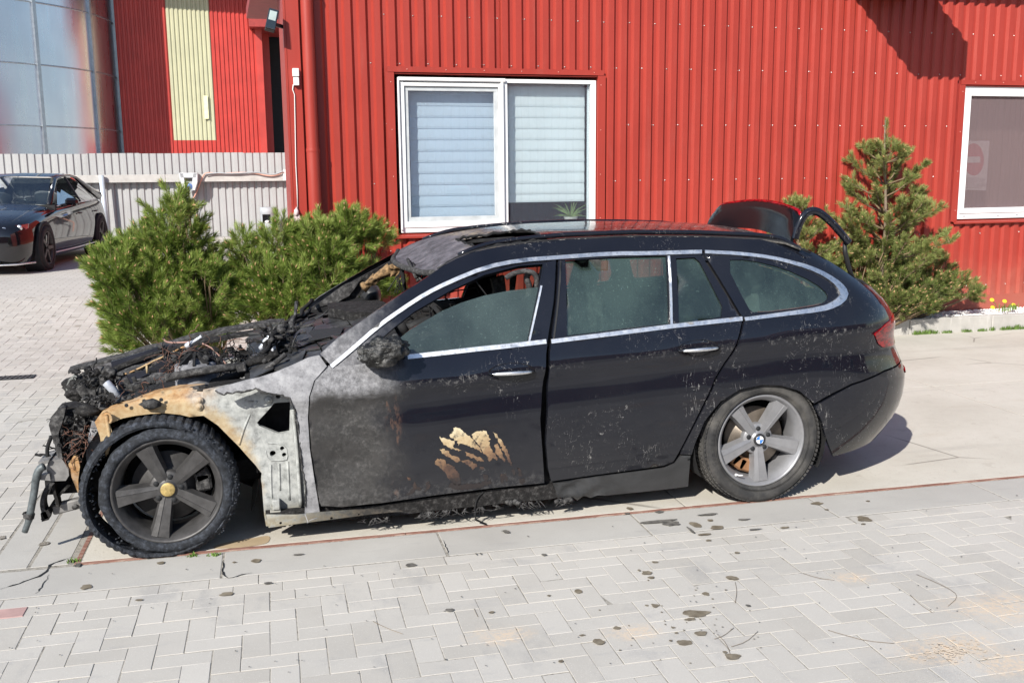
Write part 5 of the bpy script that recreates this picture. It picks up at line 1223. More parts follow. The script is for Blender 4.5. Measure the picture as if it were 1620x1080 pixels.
# ------------------------------------------------------------------ wheels
def wheel(cx, cz, R, base, m_al, m_ty, burnt=False, ysgn=1, y0=0.0):
    """ysgn 1 = near side, outward is -y"""
    ax = Vector((0, -1 * ysgn, 0)); C = Vector((cx, y0, cz))
    w = bpy.data.objects.new('wheel', None); COL.objects.link(w)
    w.empty_display_size = .1; w.location = C - Vector(car.location); w.parent = car
    def bld(g, nm, m, par=None):
        o = g.build(nm, m, None); o.data.transform(Matrix.Translation(-C)); o.parent = par or w; return o
    rim = G()
    rim.lathe([(.247, -.012), (.248, -.002), (.245, .003), (.238, .003), (.233, -.003), (.228, -.012), (.214, -.030), (.207, -.060), (.203, -.12), (.206, -.19), (.225, -.2), (.24, -.205)], C, ax, 64); ro = bld(rim, 'rim', m_al)
    X = Vector((1, 0, 0)); Z = Vector((0, 0, 1))
    for k in range(5):
        a = math.radians(base + 72 * k); d = X * math.cos(a) + Z * math.sin(a); t = X * -math.sin(a) + Z * math.cos(a)
        g = G(); rs = [.036, .075, .13, .18, .222]; wl = [.022, .026, .030, .034, .040]; dep = [-.034, -.030, -.022, -.015, -.010]
        vs = []
        for r_, h_, dd in zip(rs, wl, dep):
            for o_x, o_d in ((-1.35, -.045), (-1.0, -.006), (-.30, .0), (-.27, -.003), (1.0, -.002), (1.3, -.045)):
                vs.append(C + d * r_ + t * (h_ * o_x) + ax * (dd + o_d))
        fs = [(i * 6 + j, i * 6 + j + 1, (i + 1) * 6 + j + 1, (i + 1) * 6 + j) for i in range(4) for j in range(5)] + [(0, 1, 2, 3, 4, 5), (24, 25, 26, 27, 28, 29)]
        g.add(vs, fs); bld(g, 'spoke', m_al, ro)
    hub = G(); hub.lathe([(.085, -.075), (.085, -.050), (.078, -.042), (.045, -.036), (.037, -.033), (.036, -.028), (.0, -.028)], C, ax, 40); bld(hub, 'hub', m_al)
    g = G()
    for k in range(5):
        a = math.radians(base + 36 + 72 * k); p = C + (X * math.cos(a) + Z * math.sin(a)) * .058 + ax * -.0375; g.lathe([(.0125, .0), (.0125, .004), (.0, .004)], p, ax, 14)
    tag(bld(g, 'lug_holes', M_dark), kind='stuff')
    cap = G(); cap.lathe([(.0325, -.029), (.0325, -.024), (.029, -.022), (.0, -.021)], C, ax, 28); co = bld(cap, 'centre_cap', M_blackp if not burnt else plain('scorched_cap', (.42, .31, .12), .5, .3, var=.35, sc=60))
    if not burnt and ysgn == 1:
        M_b = plain('badge_blue', (.05, .20, .55), .25); M_w = plain('badge_white', (.8, .8, .82), .25)
        for k in range(4):
            g = G(); g.lathe([(.0205, .0), (.0, .0008)], C + ax * -.0205, ax, 8, arc=(math.pi / 2 * k, math.pi / 2 * (k + 1))); bld(g, 'badge_quarter', M_w if k % 2 else M_b, co)
        g = G(); g.lathe([(.0215, .0), (.0215, .001), (.0203, .001), (.0203, 0)], C + ax * -.0205, ax, 32); bld(g, 'badge_ring', M_chrome, co)
    g = G(); g.lathe([(.165, -.105), (.165, -.095), (.09, -.095), (.09, -.085), (.0, -.085)], C, ax, 40); bld(g, 'brake_disc', M_brake if not burnt else M_alloyf)
    g = G(); ang = math.radians(-125 if not burnt else 20); 
    for q in range(3):
        a = ang + (q - 1) * .28; p = C + (X * math.cos(a) + Z * math.sin(a)) * .155 + ax * -.088; g.box(p, (.085, .05, .07), Matrix.Rotation(-(a - math.pi / 2), 3, 'Y'), ch=.01)
    bld(g, 'caliper', M_cal if not burnt else M_charg)
    g = G(); g.lathe([(.20, -.20), (.0, -.20)], C, ax, 32); bld(g, 'back_plate', M_char2)
    if not burnt:
        T = G(); T.lathe([(.246, -.008), (.252, .004), (.262, .011), (.285, .018), (.305, .014), (.318, .004), (.3275, -.010), (.3325, -.030), (R, -.06), (R + .002, -.115), (R, -.17), (.325, -.205), (.30, -.222), (.25, -.215)], C, ax, 96)
        vs = T.v; T.v = [(v[0] + (0), v[1] - ysgn * (.018 * max(0, (.06 - v[2]) / .06)), max(v[2], .0015)) for v in vs]; ty = bld(T, 'tyre', m_ty)
        g = G(); n = 84
        for k in range(n):
            a = 2 * math.pi * k / n; d = X * math.cos(a) + Z * math.sin(a); t = X * -math.sin(a) + Z * math.cos(a)
            for r_, dd, hh in ((.3225, -.004, .010), (.3325, -.035, .010), (.3375, -.085, .012), (.3375, -.135, .012)):
                p = C + d * (r_ + .0025) + ax * dd
                if p.z > .012: g.box(p, (.0175, .034, .006), Matrix((t, ax, d)).transposed())
        tag(bld(g, 'tread_blocks', m_ty, ty), kind='stuff')
        g = G()
        for r_ in (.262, .268, .309): g.lathe([(r_ - .0012, .012), (r_, .0185 if r_ < .3 else .0135), (r_ + .0012, .012)], C, ax, 96)
        bld(g, 'sidewall_ring', m_ty, ty)
        if ysgn == 1:
            # raised sidewall lettering
            cu = bpy.data.curves.new('l', 'FONT'); s_ = 'Continental'
            for i, chx in enumerate(s_):
                cu = bpy.data.curves.new('l', 'FONT'); cu.body = chx; cu.size = .030; cu.extrude = .0012; cu.align_x = 'CENTER'; cu.align_y = 'CENTER'
                tmp = bpy.data.objects.new('l', cu); COL.objects.link(tmp); me = bpy.data.meshes.new_from_object(tmp.evaluated_get(bpy.context.evaluated_depsgraph_get())); bpy.data.objects.remove(tmp)
                a = math.radians(148 + 5.2 * (len(s_) - 1 - i)); d = X * math.cos(a) + Z * math.sin(a)
                me.materials.clear(); me.materials.append(m_ty); me.transform(Matrix.Translation(d * .288 + ax * .0185) @ Matrix.Rotation(-(a - math.pi / 2), 4, 'Y') @ Matrix.Rotation(math.radians(90), 4, 'X'))
                o = bpy.data.objects.new('letter', me); COL.objects.link(o); o.parent = ty
        g = G(); a = math.radians(-128); p = C + (X * math.cos(a) + Z * math.sin(a)) * .222; g.tube([p + ax * -.01, p + ax * .006 + X * .01, p + ax * .012 + X * .03], .004, 6); g.lathe([(.007, 0), (.007, .006), (0, .007)], p + ax * -.008, ax, 8); bld(g, 'valve', M_white)
    else:
        # remains of the bead and sidewall, ragged
        T = G(); n = 96; prof = [(.244, -.004), (.250, .010), (.262, .016), (.276, .014), (.290, .004), (.296, -.012), (.288, -.10), (.26, -.2)]
        vs = []; fs = []; m_ = len(prof)
        for k in range(n):
            a = 2 * math.pi * k / n; d = X * math.cos(a) + Z * math.sin(a); q = noise.noise(Vector((math.cos(a) * 4, math.sin(a) * 4, 1))); q2 = noise.noise(Vector((math.cos(a) * 16, math.sin(a) * 16, 4)))
            for r_, dd in prof:
                f_ = max(0, (r_ - .25) / .045); p = C + d * (r_ + f_ * (.006 * q + .004 * q2)) + ax * (dd + f_ * .010 * q + .003 * q2); p.z = max(p.z, .002); vs.append(p)
        for k in range(n):
            for i in range(m_ - 1): k2 = (k + 1) % n; fs.append((k * m_ + i, k * m_ + i + 1, k2 * m_ + i + 1, k2 * m_ + i))
        T.add(vs, fs, True); ty = bld(T, 'tyre_sidewall', m_ty)
        # tread band come loose, hanging off the left side
        B = G(); n = 168; vs = []; row = 7
        for k in range(n):
            a = 2 * math.pi * k / n; d = X * math.cos(a) + Z * math.sin(a)
            left_ = .5 + .5 * math.cos(a - math.radians(196)); L = left_ ** 3
            # ellipse round the wheel, sagging outward to the left
            ex_, ez_ = -.032, -.004; rx, rz = .328, .304 + .022 * max(0, math.sin(a))
            base_p = Vector((C.x + ex_ + rx * math.cos(a), 0, C.z + ez_ + rz * math.sin(a))); d = Vector((math.cos(a), 0, math.sin(a)))
            yf = C.y + ax.y * (.000 + .035 * L + .008 * noise.noise(Vector((math.cos(a) * 7, math.sin(a) * 7, 2)))); tr = (k % 4) / 4.0; tb = .007 if (k % 3) in (0, 1) else 0.0
            jag = .010 * noise.noise(Vector((math.cos(a) * 22, math.sin(a) * 22, 3)))
            sec = [(-.018, .0), (-.006, -.004 - abs(jag)), (.004 + tb * .6, .006), (.010 + tb, .022), (.012 + tb, .08), (.010 + tb, .17), (-.004, .20)]
            for rr, dy in sec: p = base_p + d * rr; p.y = yf + dy; p.z = max(p.z, .0015 + .001 * (k % 3)); vs.append(p)
        fs = [(k * row + i, k * row + i + 1, ((k + 1) % n) * row + i + 1, ((k + 1) % n) * row + i) for k in range(n) for i in range(row)[:-1]]
        fs += [(k * row + row - 1, k * row, ((k + 1) % n) * row, ((k + 1) % n) * row + row - 1) for k in range(n)]
        B.add(vs, fs, False); bld(B, 'tread_band', m_ty)
        g = G()
        for k in range(70):
            a = random.uniform(-.9, 1.3); p = C + (X * math.cos(a) + Z * math.sin(a)) * random.uniform(.292, .318) + ax * random.uniform(-.02, .012); g.blob(p, (.006, .005, .004), .6, k, 1)
        for k in range(60):
            a = random.uniform(2.2, 4.6); p = C + Vector((-.02, 0, 0)) + (X * math.cos(a) + Z * math.sin(a)) * random.uniform(.298, .312) + ax * random.uniform(-.05, .01); g.blob(p, (.007, .012, .004), .6, k, 1)
        tag(bld(g, 'rubber_crumbs', m_ty), kind='stuff')
    return w
wheel(2.957, .332, .335, 57, M_alloy, M_tyre); wheel(0.0, .311, .33, 42, M_alloyf, M_btyre, True)
wheel(2.957, .332, .335, 20, M_alloy, M_tyre, ysgn=-1, y0=2 * YC); wheel(0.0, .311, .33, 10, M_alloyf, M_btyre, True, ysgn=-1, y0=2 * YC)
bpy.data.objects['wheel']['label'] = 'rear alloy wheel with dusty tyre'; bpy.data.objects['wheel.001']['label'] = 'front wheel with its burst burnt tyre peeled off'

# ------------------------------------------------------------------ burnt mirror
c = Vector(aty(604, 556, -.10)); mir = bpy.data.objects.new('door_mirror', None); COL.objects.link(mir); mir.parent = car; mir['label'] = 'melted and crumpled door mirror'
g = G(); bm = bmesh.new(); bmesh.ops.create_icosphere(bm, subdivisions=5, radius=1)
vs = []
for v in bm.verts:
    d = v.co.copy(); dv = noise.voronoi(d * 1.7 + Vector((3, 1, 7)))[0]; dw = noise.voronoi(d * 3.9 + Vector((1, 9, 2)))[0]; q = .88 - .16 * max(0, .25 - (dv[1] - dv[0])) * 2.2 + .10 * (.4 - dv[0]) - .12 * max(0, .2 - (dw[1] - dw[0])) * 2 + .20 * noise.noise(d * 2.1) + .09 * (1 - 2 * abs(noise.noise(d * 4.5))) + .03 * noise.noise(d * 12)
    vs.append((c.x + d.x * .118 * q * (1.15 if d.x > 0 else 1), c.y + d.y * .085 * q, c.z + d.z * .078 * q + .012 * d.x))
g.add(vs, [tuple(v.index for v in f.verts) for f in bm.faces], True); bm.free()
m = NT('melted_plastic', .38, 0, .6); n = m.noise(11, 7, .7); m.col(m.ramp(n, [(.42, (.007, .007, .007)), (.54, (.018, .018, .017)), (.63, (.09, .088, .085)), (.72, (.40, .39, .37))])); m.bump(n, 1.0, .02); M_meltp = m.mat
o = g.build('shell', M_meltp, mir)
g = G()
for k in range(0):
    p = c + Vector((random.uniform(-.11, .02), random.uniform(-.08, .0), random.uniform(-.07, .07))); q = p + Vector((random.gauss(0, .03), -.01, random.gauss(0, .025))); g.tube([p, (p + q) / 2 + Vector((0, -.012, .006)), q], [.004, .007, .002], 5)

g = G(); g.tube([c + Vector((.0, .05, -.04)), c + Vector((-.02, .10, -.055))], .028, 8); g.build('foot', M_char2, mir)
# far mirror
c = Vector(aty(586, 466, 1.93)); mir2 = bpy.data.objects.new('door_mirror', None); COL.objects.link(mir2); mir2.parent = car
g = G(); g.blob(c, (.07, .12, .075), .08, 2, 3); g.build('shell', M_blackp, mir2)
g = G(); P_ = [aty(u, v, 1.88) for u, v in smoothline([(578, 474), (578, 462), (590, 456), (599, 462), (600, 470), (592, 475)], 1, True)]; g.prism(P_, (.0, .006, 0)); g.build('mirror_glass', NT('mirror_glass', .03, 1.0).mat, mir2)

# ------------------------------------------------------------------ cabin
cab = bpy.data.objects.new('cabin', None); COL.objects.link(cab); cab.parent = car
def cb_(g, nm, m=M_char): return g.build(nm, m, cab)
g = G(); g.blob((1.28, YC, .80), (.20, .68, .13), .3, 3, 4, fr=3); cb_(g, 'dashboard')
g = G(); g.lathe([(.18, -.014), (.192, 0), (.18, .014), (.168, 0), (.18, -.014)], (1.42, .50, .88), (.85, 0, .5), 36); g.tube([(1.42, .50, .88), (1.2, .52, .75)], .03, 8); g.tube([(1.42, .32, .88), (1.42, .68, .88)], .012, 6); cb_(g, 'steering_wheel', M_char2)
for yy, nm in ((.52, 'front_seat'), (1.26, 'front_seat')):
    g = G(); g.blob((1.88, yy, .50), (.27, .24, .10), .15, 1, 3); g.blob((2.16, yy, .82), (.09, .22, .36), .25, 2, 4, fr=3)
    for s_ in (-.07, .07): g.tube([(2.17, yy + s_, 1.1), (2.18, yy + s_, 1.24)], .008, 6)
    g.blob((2.17, yy, 1.20), (.055, .13, .08), .3, 5, 3); cb_(g, nm, M_charg if yy < 1 else M_char)
g = G(); g.blob((2.85, YC, .56), (.28, .62, .10), .1, 6, 3); g.blob((3.08, YC, .85), (.09, .62, .30), .12, 7, 4); cb_(g, 'rear_seat', plain('grey_seat_cloth', (.10, .10, .10), .9, var=.3, sc=6))
for yy in (.42, 1.36):
    g = G(); g.blob((3.08, yy, 1.14), (.06, .13, .085), .05, 8, 3); cb_(g, 'headrest', bpy.data.materials['grey_seat_cloth'])
# charred B pillar lining, belts and wires seen through the open window
g = G(); P_ = [aty(u, v, .16) for u, v in smoothline([(800, 440), (812, 432), (832, 428), (846, 432), (850, 445), (849, 455)], 2)]; g.tube(P_, .013, 8); P_ = [aty(u, v, .2) for u, v in smoothline([(838, 430), (832, 440), (838, 452), (836, 470)], 2)]; g.tube(P_, [.02, .026, .018, .014] + [.016] * (len(P_) - 4), 8); cb_(g, 'belt_loop', M_charg)
g = G(); g.prism([aty(u, v, .45) for u, v in [(778, 442), (798, 436), (802, 470), (795, 500), (776, 500), (782, 460)]], (0, .05, 0)); g.prism([aty(u, v, .5) for u, v in [(808, 436), (818, 432), (815, 458), (808, 462)]], (0, .03, 0)); cb_(g, 'lining', M_charg)
g = G(); g.tube([aty(668, 486, .9), aty(720, 483, .9), aty(770, 470, .9)], .03, 8); g.tube([aty(640, 520, .5), aty(680, 505, .5), aty(725, 498, .6)], .02, 8); g.tube([aty(634, 512, .35), aty(643, 528, .35)], .022, 8)
for k in range(26):
    a = Vector((random.uniform(1.1, 1.75), random.uniform(.2, 1.5), random.uniform(.85, 1.05))); Q = [a]
    for s_ in range(5): Q.append(Q[-1] + Vector((random.gauss(0, .05), random.gauss(0, .05), random.gauss(-.01, .04))))
    g.tube(Q, .004, 4, cap=False)
cb_(g, 'burnt_wiring', M_char2)
g = G(); g.box((2.2, YC, 1.30), (1.3, .9, .015)); cb_(g, 'headliner', M_char2)
# far roof pillar lining: charred foam and torn sheet
fp = cab
def onA(u, v, y): return aty(u, v, y)
g = G(); P_ = [aty(u, v, 1.40) for u, v in [(634, 424), (620, 424), (604, 433), (588, 444), (575, 455)]]; P_ = smoothline(P_, 3)
g.tube(P_, [.030 + .010 * noise.noise(Vector(p) * 16) for p in P_], 14); o = cb_(g, 'pillar_foam', M_insul)
for v in o.data.vertices: n_ = noise.noise(v.co * 34) * .024 + noise.noise(v.co * 90) * .008; v.co += Vector((n_, n_, n_))
g = G(); panel(g, lambda x, z: (x, 1.50 + .02 * noise.noise(Vector((x * 9, 0, z * 9))), z), ay([(571, 440), (564, 452), (552, 468), (540, 474), (530, 480), (512, 484), (494, 492), (502, 482), (520, 468), (545, 450)], 1.5), [], .03, .01); o = cb_(g, 'torn_lining', M_charg)
g = G(); panel(g, lambda x, z: (x, 1.53, z), ay([(640, 401), (560, 444), (488, 490), (500, 494), (540, 492), (572, 466), (585, 452), (600, 438), (620, 424), (641, 418)], 1.53), [], .04, .03); cb_(g, 'pillar_inner', M_char)
g = G(); panel(g, lambda x, z: (x, 1.50, z), ay([(490, 492), (575, 470), (578, 478), (572, 484), (640, 492), (700, 480), (700, 520), (560, 530), (480, 510)], 1.5), [], .05, .03); cb_(g, 'far_door_lining', M_char2)
g = G(); g.tube([aty(637, 402, 1.38), aty(636.5, 430, 1.38), aty(641, 460, 1.3)], .012, 6)
for k in range(7): g.tube([aty(637 + random.gauss(0, 2), 425, 1.3), aty(632 + random.gauss(0, 6), 440, 1.25), aty(634 + random.gauss(0, 8), 462 + random.gauss(0, 5), 1.2)], .0035, 4)
cb_(g, 'hanging_wires', M_char2)
g = G()
for k in range(9):
    u = 655 + 3.2 * k; v = 428 - .2 * k; g.tube([aty(645 + 4 * k, 410 + 3.4 * k, .6), aty(652 + 3 * k + random.gauss(0, 3), 425 + 1.5 * k, .5), aty(658 + 2.4 * k + random.gauss(0, 4), 442 + random.gauss(0, 3), .42)], random.uniform(.005, .012), 5)
cb_(g, 'header_remains', M_charg)
g = G(); Q = [Vector(RF(1.285 - .10 * math.sin(math.pi * k / 16), edge_n[0][1] + (edge_f[-1][1] - edge_n[0][1]) * k / 16)) for k in range(17)]; g.tube([p + Vector((-.008, 0, -.008)) for p in Q], .016, 8); g.build('windscreen_header', M_charg, car)

# ------------------------------------------------------------------ collapsed windscreen on the dash, cracked in plates
scr = bpy.data.objects.new('collapsed_windscreen', None); COL.objects.link(scr); scr.parent = car
def scz(x, y): return .79 + .13 * (x - .40) / .6 + .045 * math.sin((y - .1) * 1.9) + .02 * noise.noise(Vector((x * 3, y * 3, 0)))
M_plate = ash('scorched_laminate', [(.3, (.012, .012, .013)), (.5, (.035, .035, .036)), (.68, (.085, .085, .085)), (.85, (.20, .195, .19))], 9, .3, .35).mat
rnd = random.Random(4); nx_, ny_ = 8, 10; pts = {}
for i in range(nx_ + 1):
    for j in range(ny_ + 1): pts[i, j] = (.40 + .085 * i + rnd.uniform(-.03, .03) + .035 * math.sin(j / ny_ * math.pi) * -1, .16 + .135 * j + rnd.uniform(-.045, .045))
for i in range(nx_):
    for j in range(ny_):
        q = [pts[i, j], pts[i + 1, j], pts[i + 1, j + 1], pts[i, j + 1]]; cx_ = sum(p[0] for p in q) / 4; cy_ = sum(p[1] for p in q) / 4
        if cx_ > 1.02 - .15 * (cy_ > 1.3): continue
        s = rnd.uniform(.90, .97); dz_ = rnd.uniform(-.004, .008); tx, ty_ = rnd.gauss(0, .07), rnd.gauss(0, .05)
        q3 = [(cx_ + (x - cx_) * s, cy_ + (y - cy_) * s, scz(x, y) + dz_ + tx * (x - cx_) + ty_ * (y - cy_)) for x, y in q]
        g = G(); g.prism(q3, (0, 0, .006)); g.build('plate', M_plate, scr)
g = G(); panel(g, lambda x, y: (x, y, scz(x, y) - .012), [(.36, .14), (1.1, .14), (1.1, 1.6), (.36, 1.6)], [], .08, .02, 0, (0, 0, -1)); g.build('scuttle', M_char2, scr)
g = G(); panel(g, lambda x, y: (x, y, .945 + .05 * math.sin((y - .2) * 2.2) + .012 * noise.noise(Vector((x * 8, y * 8, 0)))), [(.80, .95), (.92, .75), (1.10, .72), (1.16, .85), (1.12, 1.40), (.95, 1.50), (.82, 1.35)], [], .05, .05, 0, (0, 0, -1)); g.build('dash_top', M_char, scr)
g = G(); P_ = [(1.0 - .0, y, scz(.66, y) + .0) for y in (.3, .5)]; g.prism([(.63, .50, scz(.63, .5) + .012), (.83, .40, scz(.83, .4) + .018), (.86, .60, scz(.86, .6) + .018), (.70, .72, scz(.7, .72) + .012)], (0, 0, .003)); g.build('opening', M_dark, scr)

# ------------------------------------------------------------------ engine bay
bay = bpy.data.objects.new('engine_bay', None); COL.objects.link(bay); bay.parent = car; bay['label'] = 'burnt out engine bay full of charred parts and wires'
def eb(g, nm, m=M_char, **k): return g.build(nm, m, bay, **k)
rnd = random.Random(21)
g = G(); g.box((-.05, YC, .30), (1.05, 1.2, .10)); g.box((.42, YC, .55), (.05, 1.5, .45)); eb(g, 'bay_floor', M_char2)
# engine lump and charred heaps
for i, (x, y, z, rx, ry, rz) in enumerate([(.05, .95, .50, .34, .30, .20), (.05, .95, .66, .28, .17, .07), (.30, .60, .58, .12, .16, .12), (-.30, .8, .40, .10, .35, .14), (.25, 1.25, .62, .16, .18, .10), (-.15, .45, .47, .15, .12, .14), (.38, .38, .62, .10, .12, .08), (-.40, 1.30, .50, .10, .10, .08)]):
    g = G(); g.blob((x, y, z - .06), (rx, ry, rz), .55, i, 4, fr=3.5); eb(g, 'charred_block', (M_char, M_charg, M_char2)[i % 3])
for i in range(26):
    x, y = rnd.uniform(-.20, .42), rnd.uniform(.3, 1.3); z = .54 + .12 * rnd.random() + .10 * (x + .4); s = rnd.uniform(.012, .035)
    g = G()
    if i % 3: g.blob((x, y, z), (s * 1.3, s * 1.2, s * .7), .7, i, 2, fr=2.5)
    else: g.box((x, y, z), (s * 2.2, s * 1.4, s), Matrix.Rotation(rnd.uniform(-1, 1), 3, (rnd.random(), rnd.random(), rnd.random())), ch=.004)
    eb(g, 'debris', (M_char, M_charg, M_char, M_char2)[i % 4])
# near strut tower
c = Vector(aty(310, 592, .42)); g = G(); g.lathe([(.10, -.12), (.098, .05), (.085, .062), (.05, .058), (.04, .075), (.0, .078)], c, (0, 0, 1), 32); eb(g, 'strut_tower', ash('burnt_grey_metal', [(.3, (.07, .07, .075)), (.5, (.16, .16, .17)), (.75, (.36, .36, .37))], 9).mat)
for k in range(8):
    g = G(); a = k * math.pi / 4; g.span(c + Vector((.02 * math.cos(a), .02 * math.sin(a), .10)), c + Vector((.09 * math.cos(a), .09 * math.sin(a), .055)), .012, .022); eb(g, 'tower_rib', M_char2)
g = G(); q = Vector(aty(324, 568, .40)); g.lathe([(.016, 0), (.018, .02), (.012, .03), (.0, .03)], q, (.3, -.8, .3), 12); eb(g, 'silver_cap', M_charg)
# braces
for nm, L, y, r, m_ in (('strut_brace', [(262, 598), (300, 590), (345, 583), (382, 579)], .30, .020, M_charg), ('strut_brace', [(380, 581), (400, 572), (425, 566), (440, 558)], .32, .019, M_char), ('brace_tube', [(330, 606), (352, 600), (392, 588), (420, 575)], .36, .017, M_char2), ('bonnet_stay', [(390, 603), (415, 588), (440, 570), (452, 560)], .22, .012, M_charg)):
    g = G(); g.tube([aty(u, v, y) for u, v in L], r, 12); eb(g, nm, m_)
g = G(); g.box(aty(382, 581, .29), (.045, .05, .04), Matrix.Rotation(-.15, 3, 'Y'), ch=.006); eb(g, 'brace_clamp', M_charg)
def plate(nm, L, y, th, m_, holes=(), d=(0, 1, 0)):
    g = G(); hs = [circ(u, v, r, y) for u, v, r in holes]; panel(g, FY(y), ay(L, y), hs, .03, th, 0, d, prox=.2); return eb(g, nm, m_)
plate('bulkhead_plate', [(334, 580), (338, 569), (372, 566), (416, 563), (420, 570), (390, 575), (376, 582), (335, 585)], .75, .03, M_rust, [(348, 575, 3.2), (373, 572, 2.4)])
plate('hinge_plate', [(388, 557), (391, 546), (398, 544), (401, 550), (400, 557)], .80, .02, M_rust, [(394, 550, 1.6)])
plate('white_plate', [(376, 586), (388, 584), (402, 586), (400, 597), (388, 601), (374, 596)], .45, .02, M_ash, [(386, 592, 5)])
for L, y, r in (([(294, 549), (302, 543), (312, 537), (319, 532)], .60, .014), ([(412, 553), (416, 545), (420, 538), (428, 531)], .55, .013), ([(427, 560), (432, 553), (438, 548)], .45, .010)):
    g = G(); P_ = [Vector(aty(u, v, y)) for u, v in smoothline(L, 1)]; g.tube(P_, [r * (.6 + .6 * rnd.random()) for _ in P_], 8); eb(g, 'melted_pipe', M_melt)
# ribbons of burnt stuff along the base of the windscreen
for k in range(34):
    t = rnd.random(); u = 425 + 40 * t + rnd.gauss(0, 9); v = 566 - 64 * t + rnd.gauss(0, 6); y = .25 + 1.2 * t + rnd.gauss(0, .05); p = Vector(aty(u, v, y)); Q = [p]
    dd = Vector((.05, .14, .01)).normalized()
    for s in range(4): Q.append(Q[-1] + dd * .06 + Vector((rnd.gauss(0, .018), rnd.gauss(0, .018), rnd.gauss(0, .018))))
    g = G(); g.tube(Q, [rnd.uniform(.006, .018) for _ in Q], 6); eb(g, 'scuttle_remains', (M_char, M_charg, M_char2, M_charg)[k % 4])
# wiring
g = G()
def wires(g, cu, cv, ru, rv, y, n, L, r=.0028, sd=0):
    rr_ = random.Random(sd)
    for _ in range(n):
        p = Vector(aty(cu + rr_.uniform(-ru, ru), cv + rr_.uniform(-rv, rv), y + rr_.uniform(-.06, .06))); d = Vector((rr_.gauss(0, 1), rr_.gauss(0, .4), rr_.gauss(0, 1))).normalized(); Q = [p]
        for s in range(7): d = (d + Vector((rr_.gauss(0, .5), rr_.gauss(0, .3), rr_.gauss(0, .5) - .05))).normalized(); Q.append(Q[-1] + d * L / 7)
        g.tube(Q, r * rr_.uniform(.5, 1.3), 4, cap=False)
wires(g, 272, 568, 14, 16, .36, 22, .10, .0013, sd=1); wires(g, 320, 552, 40, 6, .6, 7, .14, .002, sd=2); wires(g, 235, 622, 40, 6, .2, 8, .12, .0016, sd=3); wires(g, 108, 700, 12, 24, .22, 20, .08, .0013, sd=4); wires(g, 138, 708, 12, 24, .2, 22, .09, .0016, sd=5); wires(g, 170, 646, 22, 5, .25, 6, .1, .0016, sd=6)
tag(eb(g, 'copper_wires', M_wire), kind='stuff')
g = G(); wires(g, 116, 690, 20, 30, .28, 50, .10, .003, 7); wires(g, 330, 566, 70, 12, .6, 50, .13, .003, 8); wires(g, 215, 625, 50, 5, .3, 20, .08, .002, 9); wires(g, 400, 566, 30, 12, .5, 40, .12, .004, 10); wires(g, 160, 604, 25, 14, 1.2, 20, .10, .004, 12)
tag(eb(g, 'burnt_wires', M_char2), kind='stuff')
g = G(); g.tube([aty(u, v, .55) for u, v in smoothline([(320, 543), (335, 550), (345, 560), (355, 572), (360, 580)], 2)], .004, 5); g.tube([aty(u, v, .7) for u, v in smoothline([(258, 535), (264, 542), (285, 542), (300, 541)], 2)], .005, 5); eb(g, 'pink_lead', plain('pink_lead', (.40, .24, .20), .7))
# fine fragments strewn through the bay: strips, shards, hoses, clips
def fragments(cu, cv, ru, rv, y0_, y1_, n, s0, s1, sd, nm='fragments', mm=M_char):
    rr_ = random.Random(sd); gg = [G(), G(), G()]
    for i in range(n):
        u, v = cu + rr_.uniform(-ru, ru), cv + rr_.uniform(-rv, rv); p = Vector(aty(u, v, rr_.uniform(y0_, y1_))); s = rr_.uniform(s0, s1); g = gg[i % 3]
        R_ = Matrix.Rotation(rr_.uniform(0, 3.1), 3, Vector((rr_.gauss(0, 1), rr_.gauss(0, 1), rr_.gauss(0, 1))).normalized())
        k = i % 6
        if k == 0: g.box(p, (s * 2.5, s * 1.2, .003), R_)
        elif k == 1: g.tube([p, p + R_ @ Vector((s * 1.5, 0, s * .5)), p + R_ @ Vector((s * 3, s * .6, 0))], [.003, .005, .003], 5)
        elif k == 2: g.lathe([(s * .4, 0), (s * .4, s * .5), (s * .25, s * .6), (0, s * .6)], p, tuple(R_ @ Vector((0, 0, 1))), 8)
        elif k == 3:
            q = [p + R_ @ Vector((s * a_ * rr_.uniform(.6, 1.3), s * b_ * rr_.uniform(.6, 1.3), rr_.gauss(0, s * .2))) for a_, b_ in ((-1, -.6), (1, -.7), (1.2, .5), (0, 1), (-1, .4))]; g.add(q, [(0, 1, 2, 3, 4)])
        elif k == 4: g.blob(p, (s * .8, s * .6, s * .5), .9, i, 1, fr=2)
        else:
            Q = [p + R_ @ Vector((s * .5 * math.cos(w), s * .5 * math.sin(w), .12 * s * w)) for w in np.linspace(0, 5, 8)]; g.tube(Q, .0028, 4)
    for g, m_ in zip(gg, (mm, M_charg, M_char2)): tag(eb(g, nm, m_), kind='stuff')
fragments(345, 566, 90, 18, .5, 1.3, 240, .008, .024, 31); fragments(150, 600, 34, 16, .9, 1.4, 80, .006, .018, 32); fragments(240, 632, 110, 6, .12, .3, 200, .008, .022, 33)
fragments(120, 692, 30, 42, .2, .45, 300, .006, .018, 34); fragments(440, 545, 30, 28, .3, 1.4, 200, .012, .03, 35)
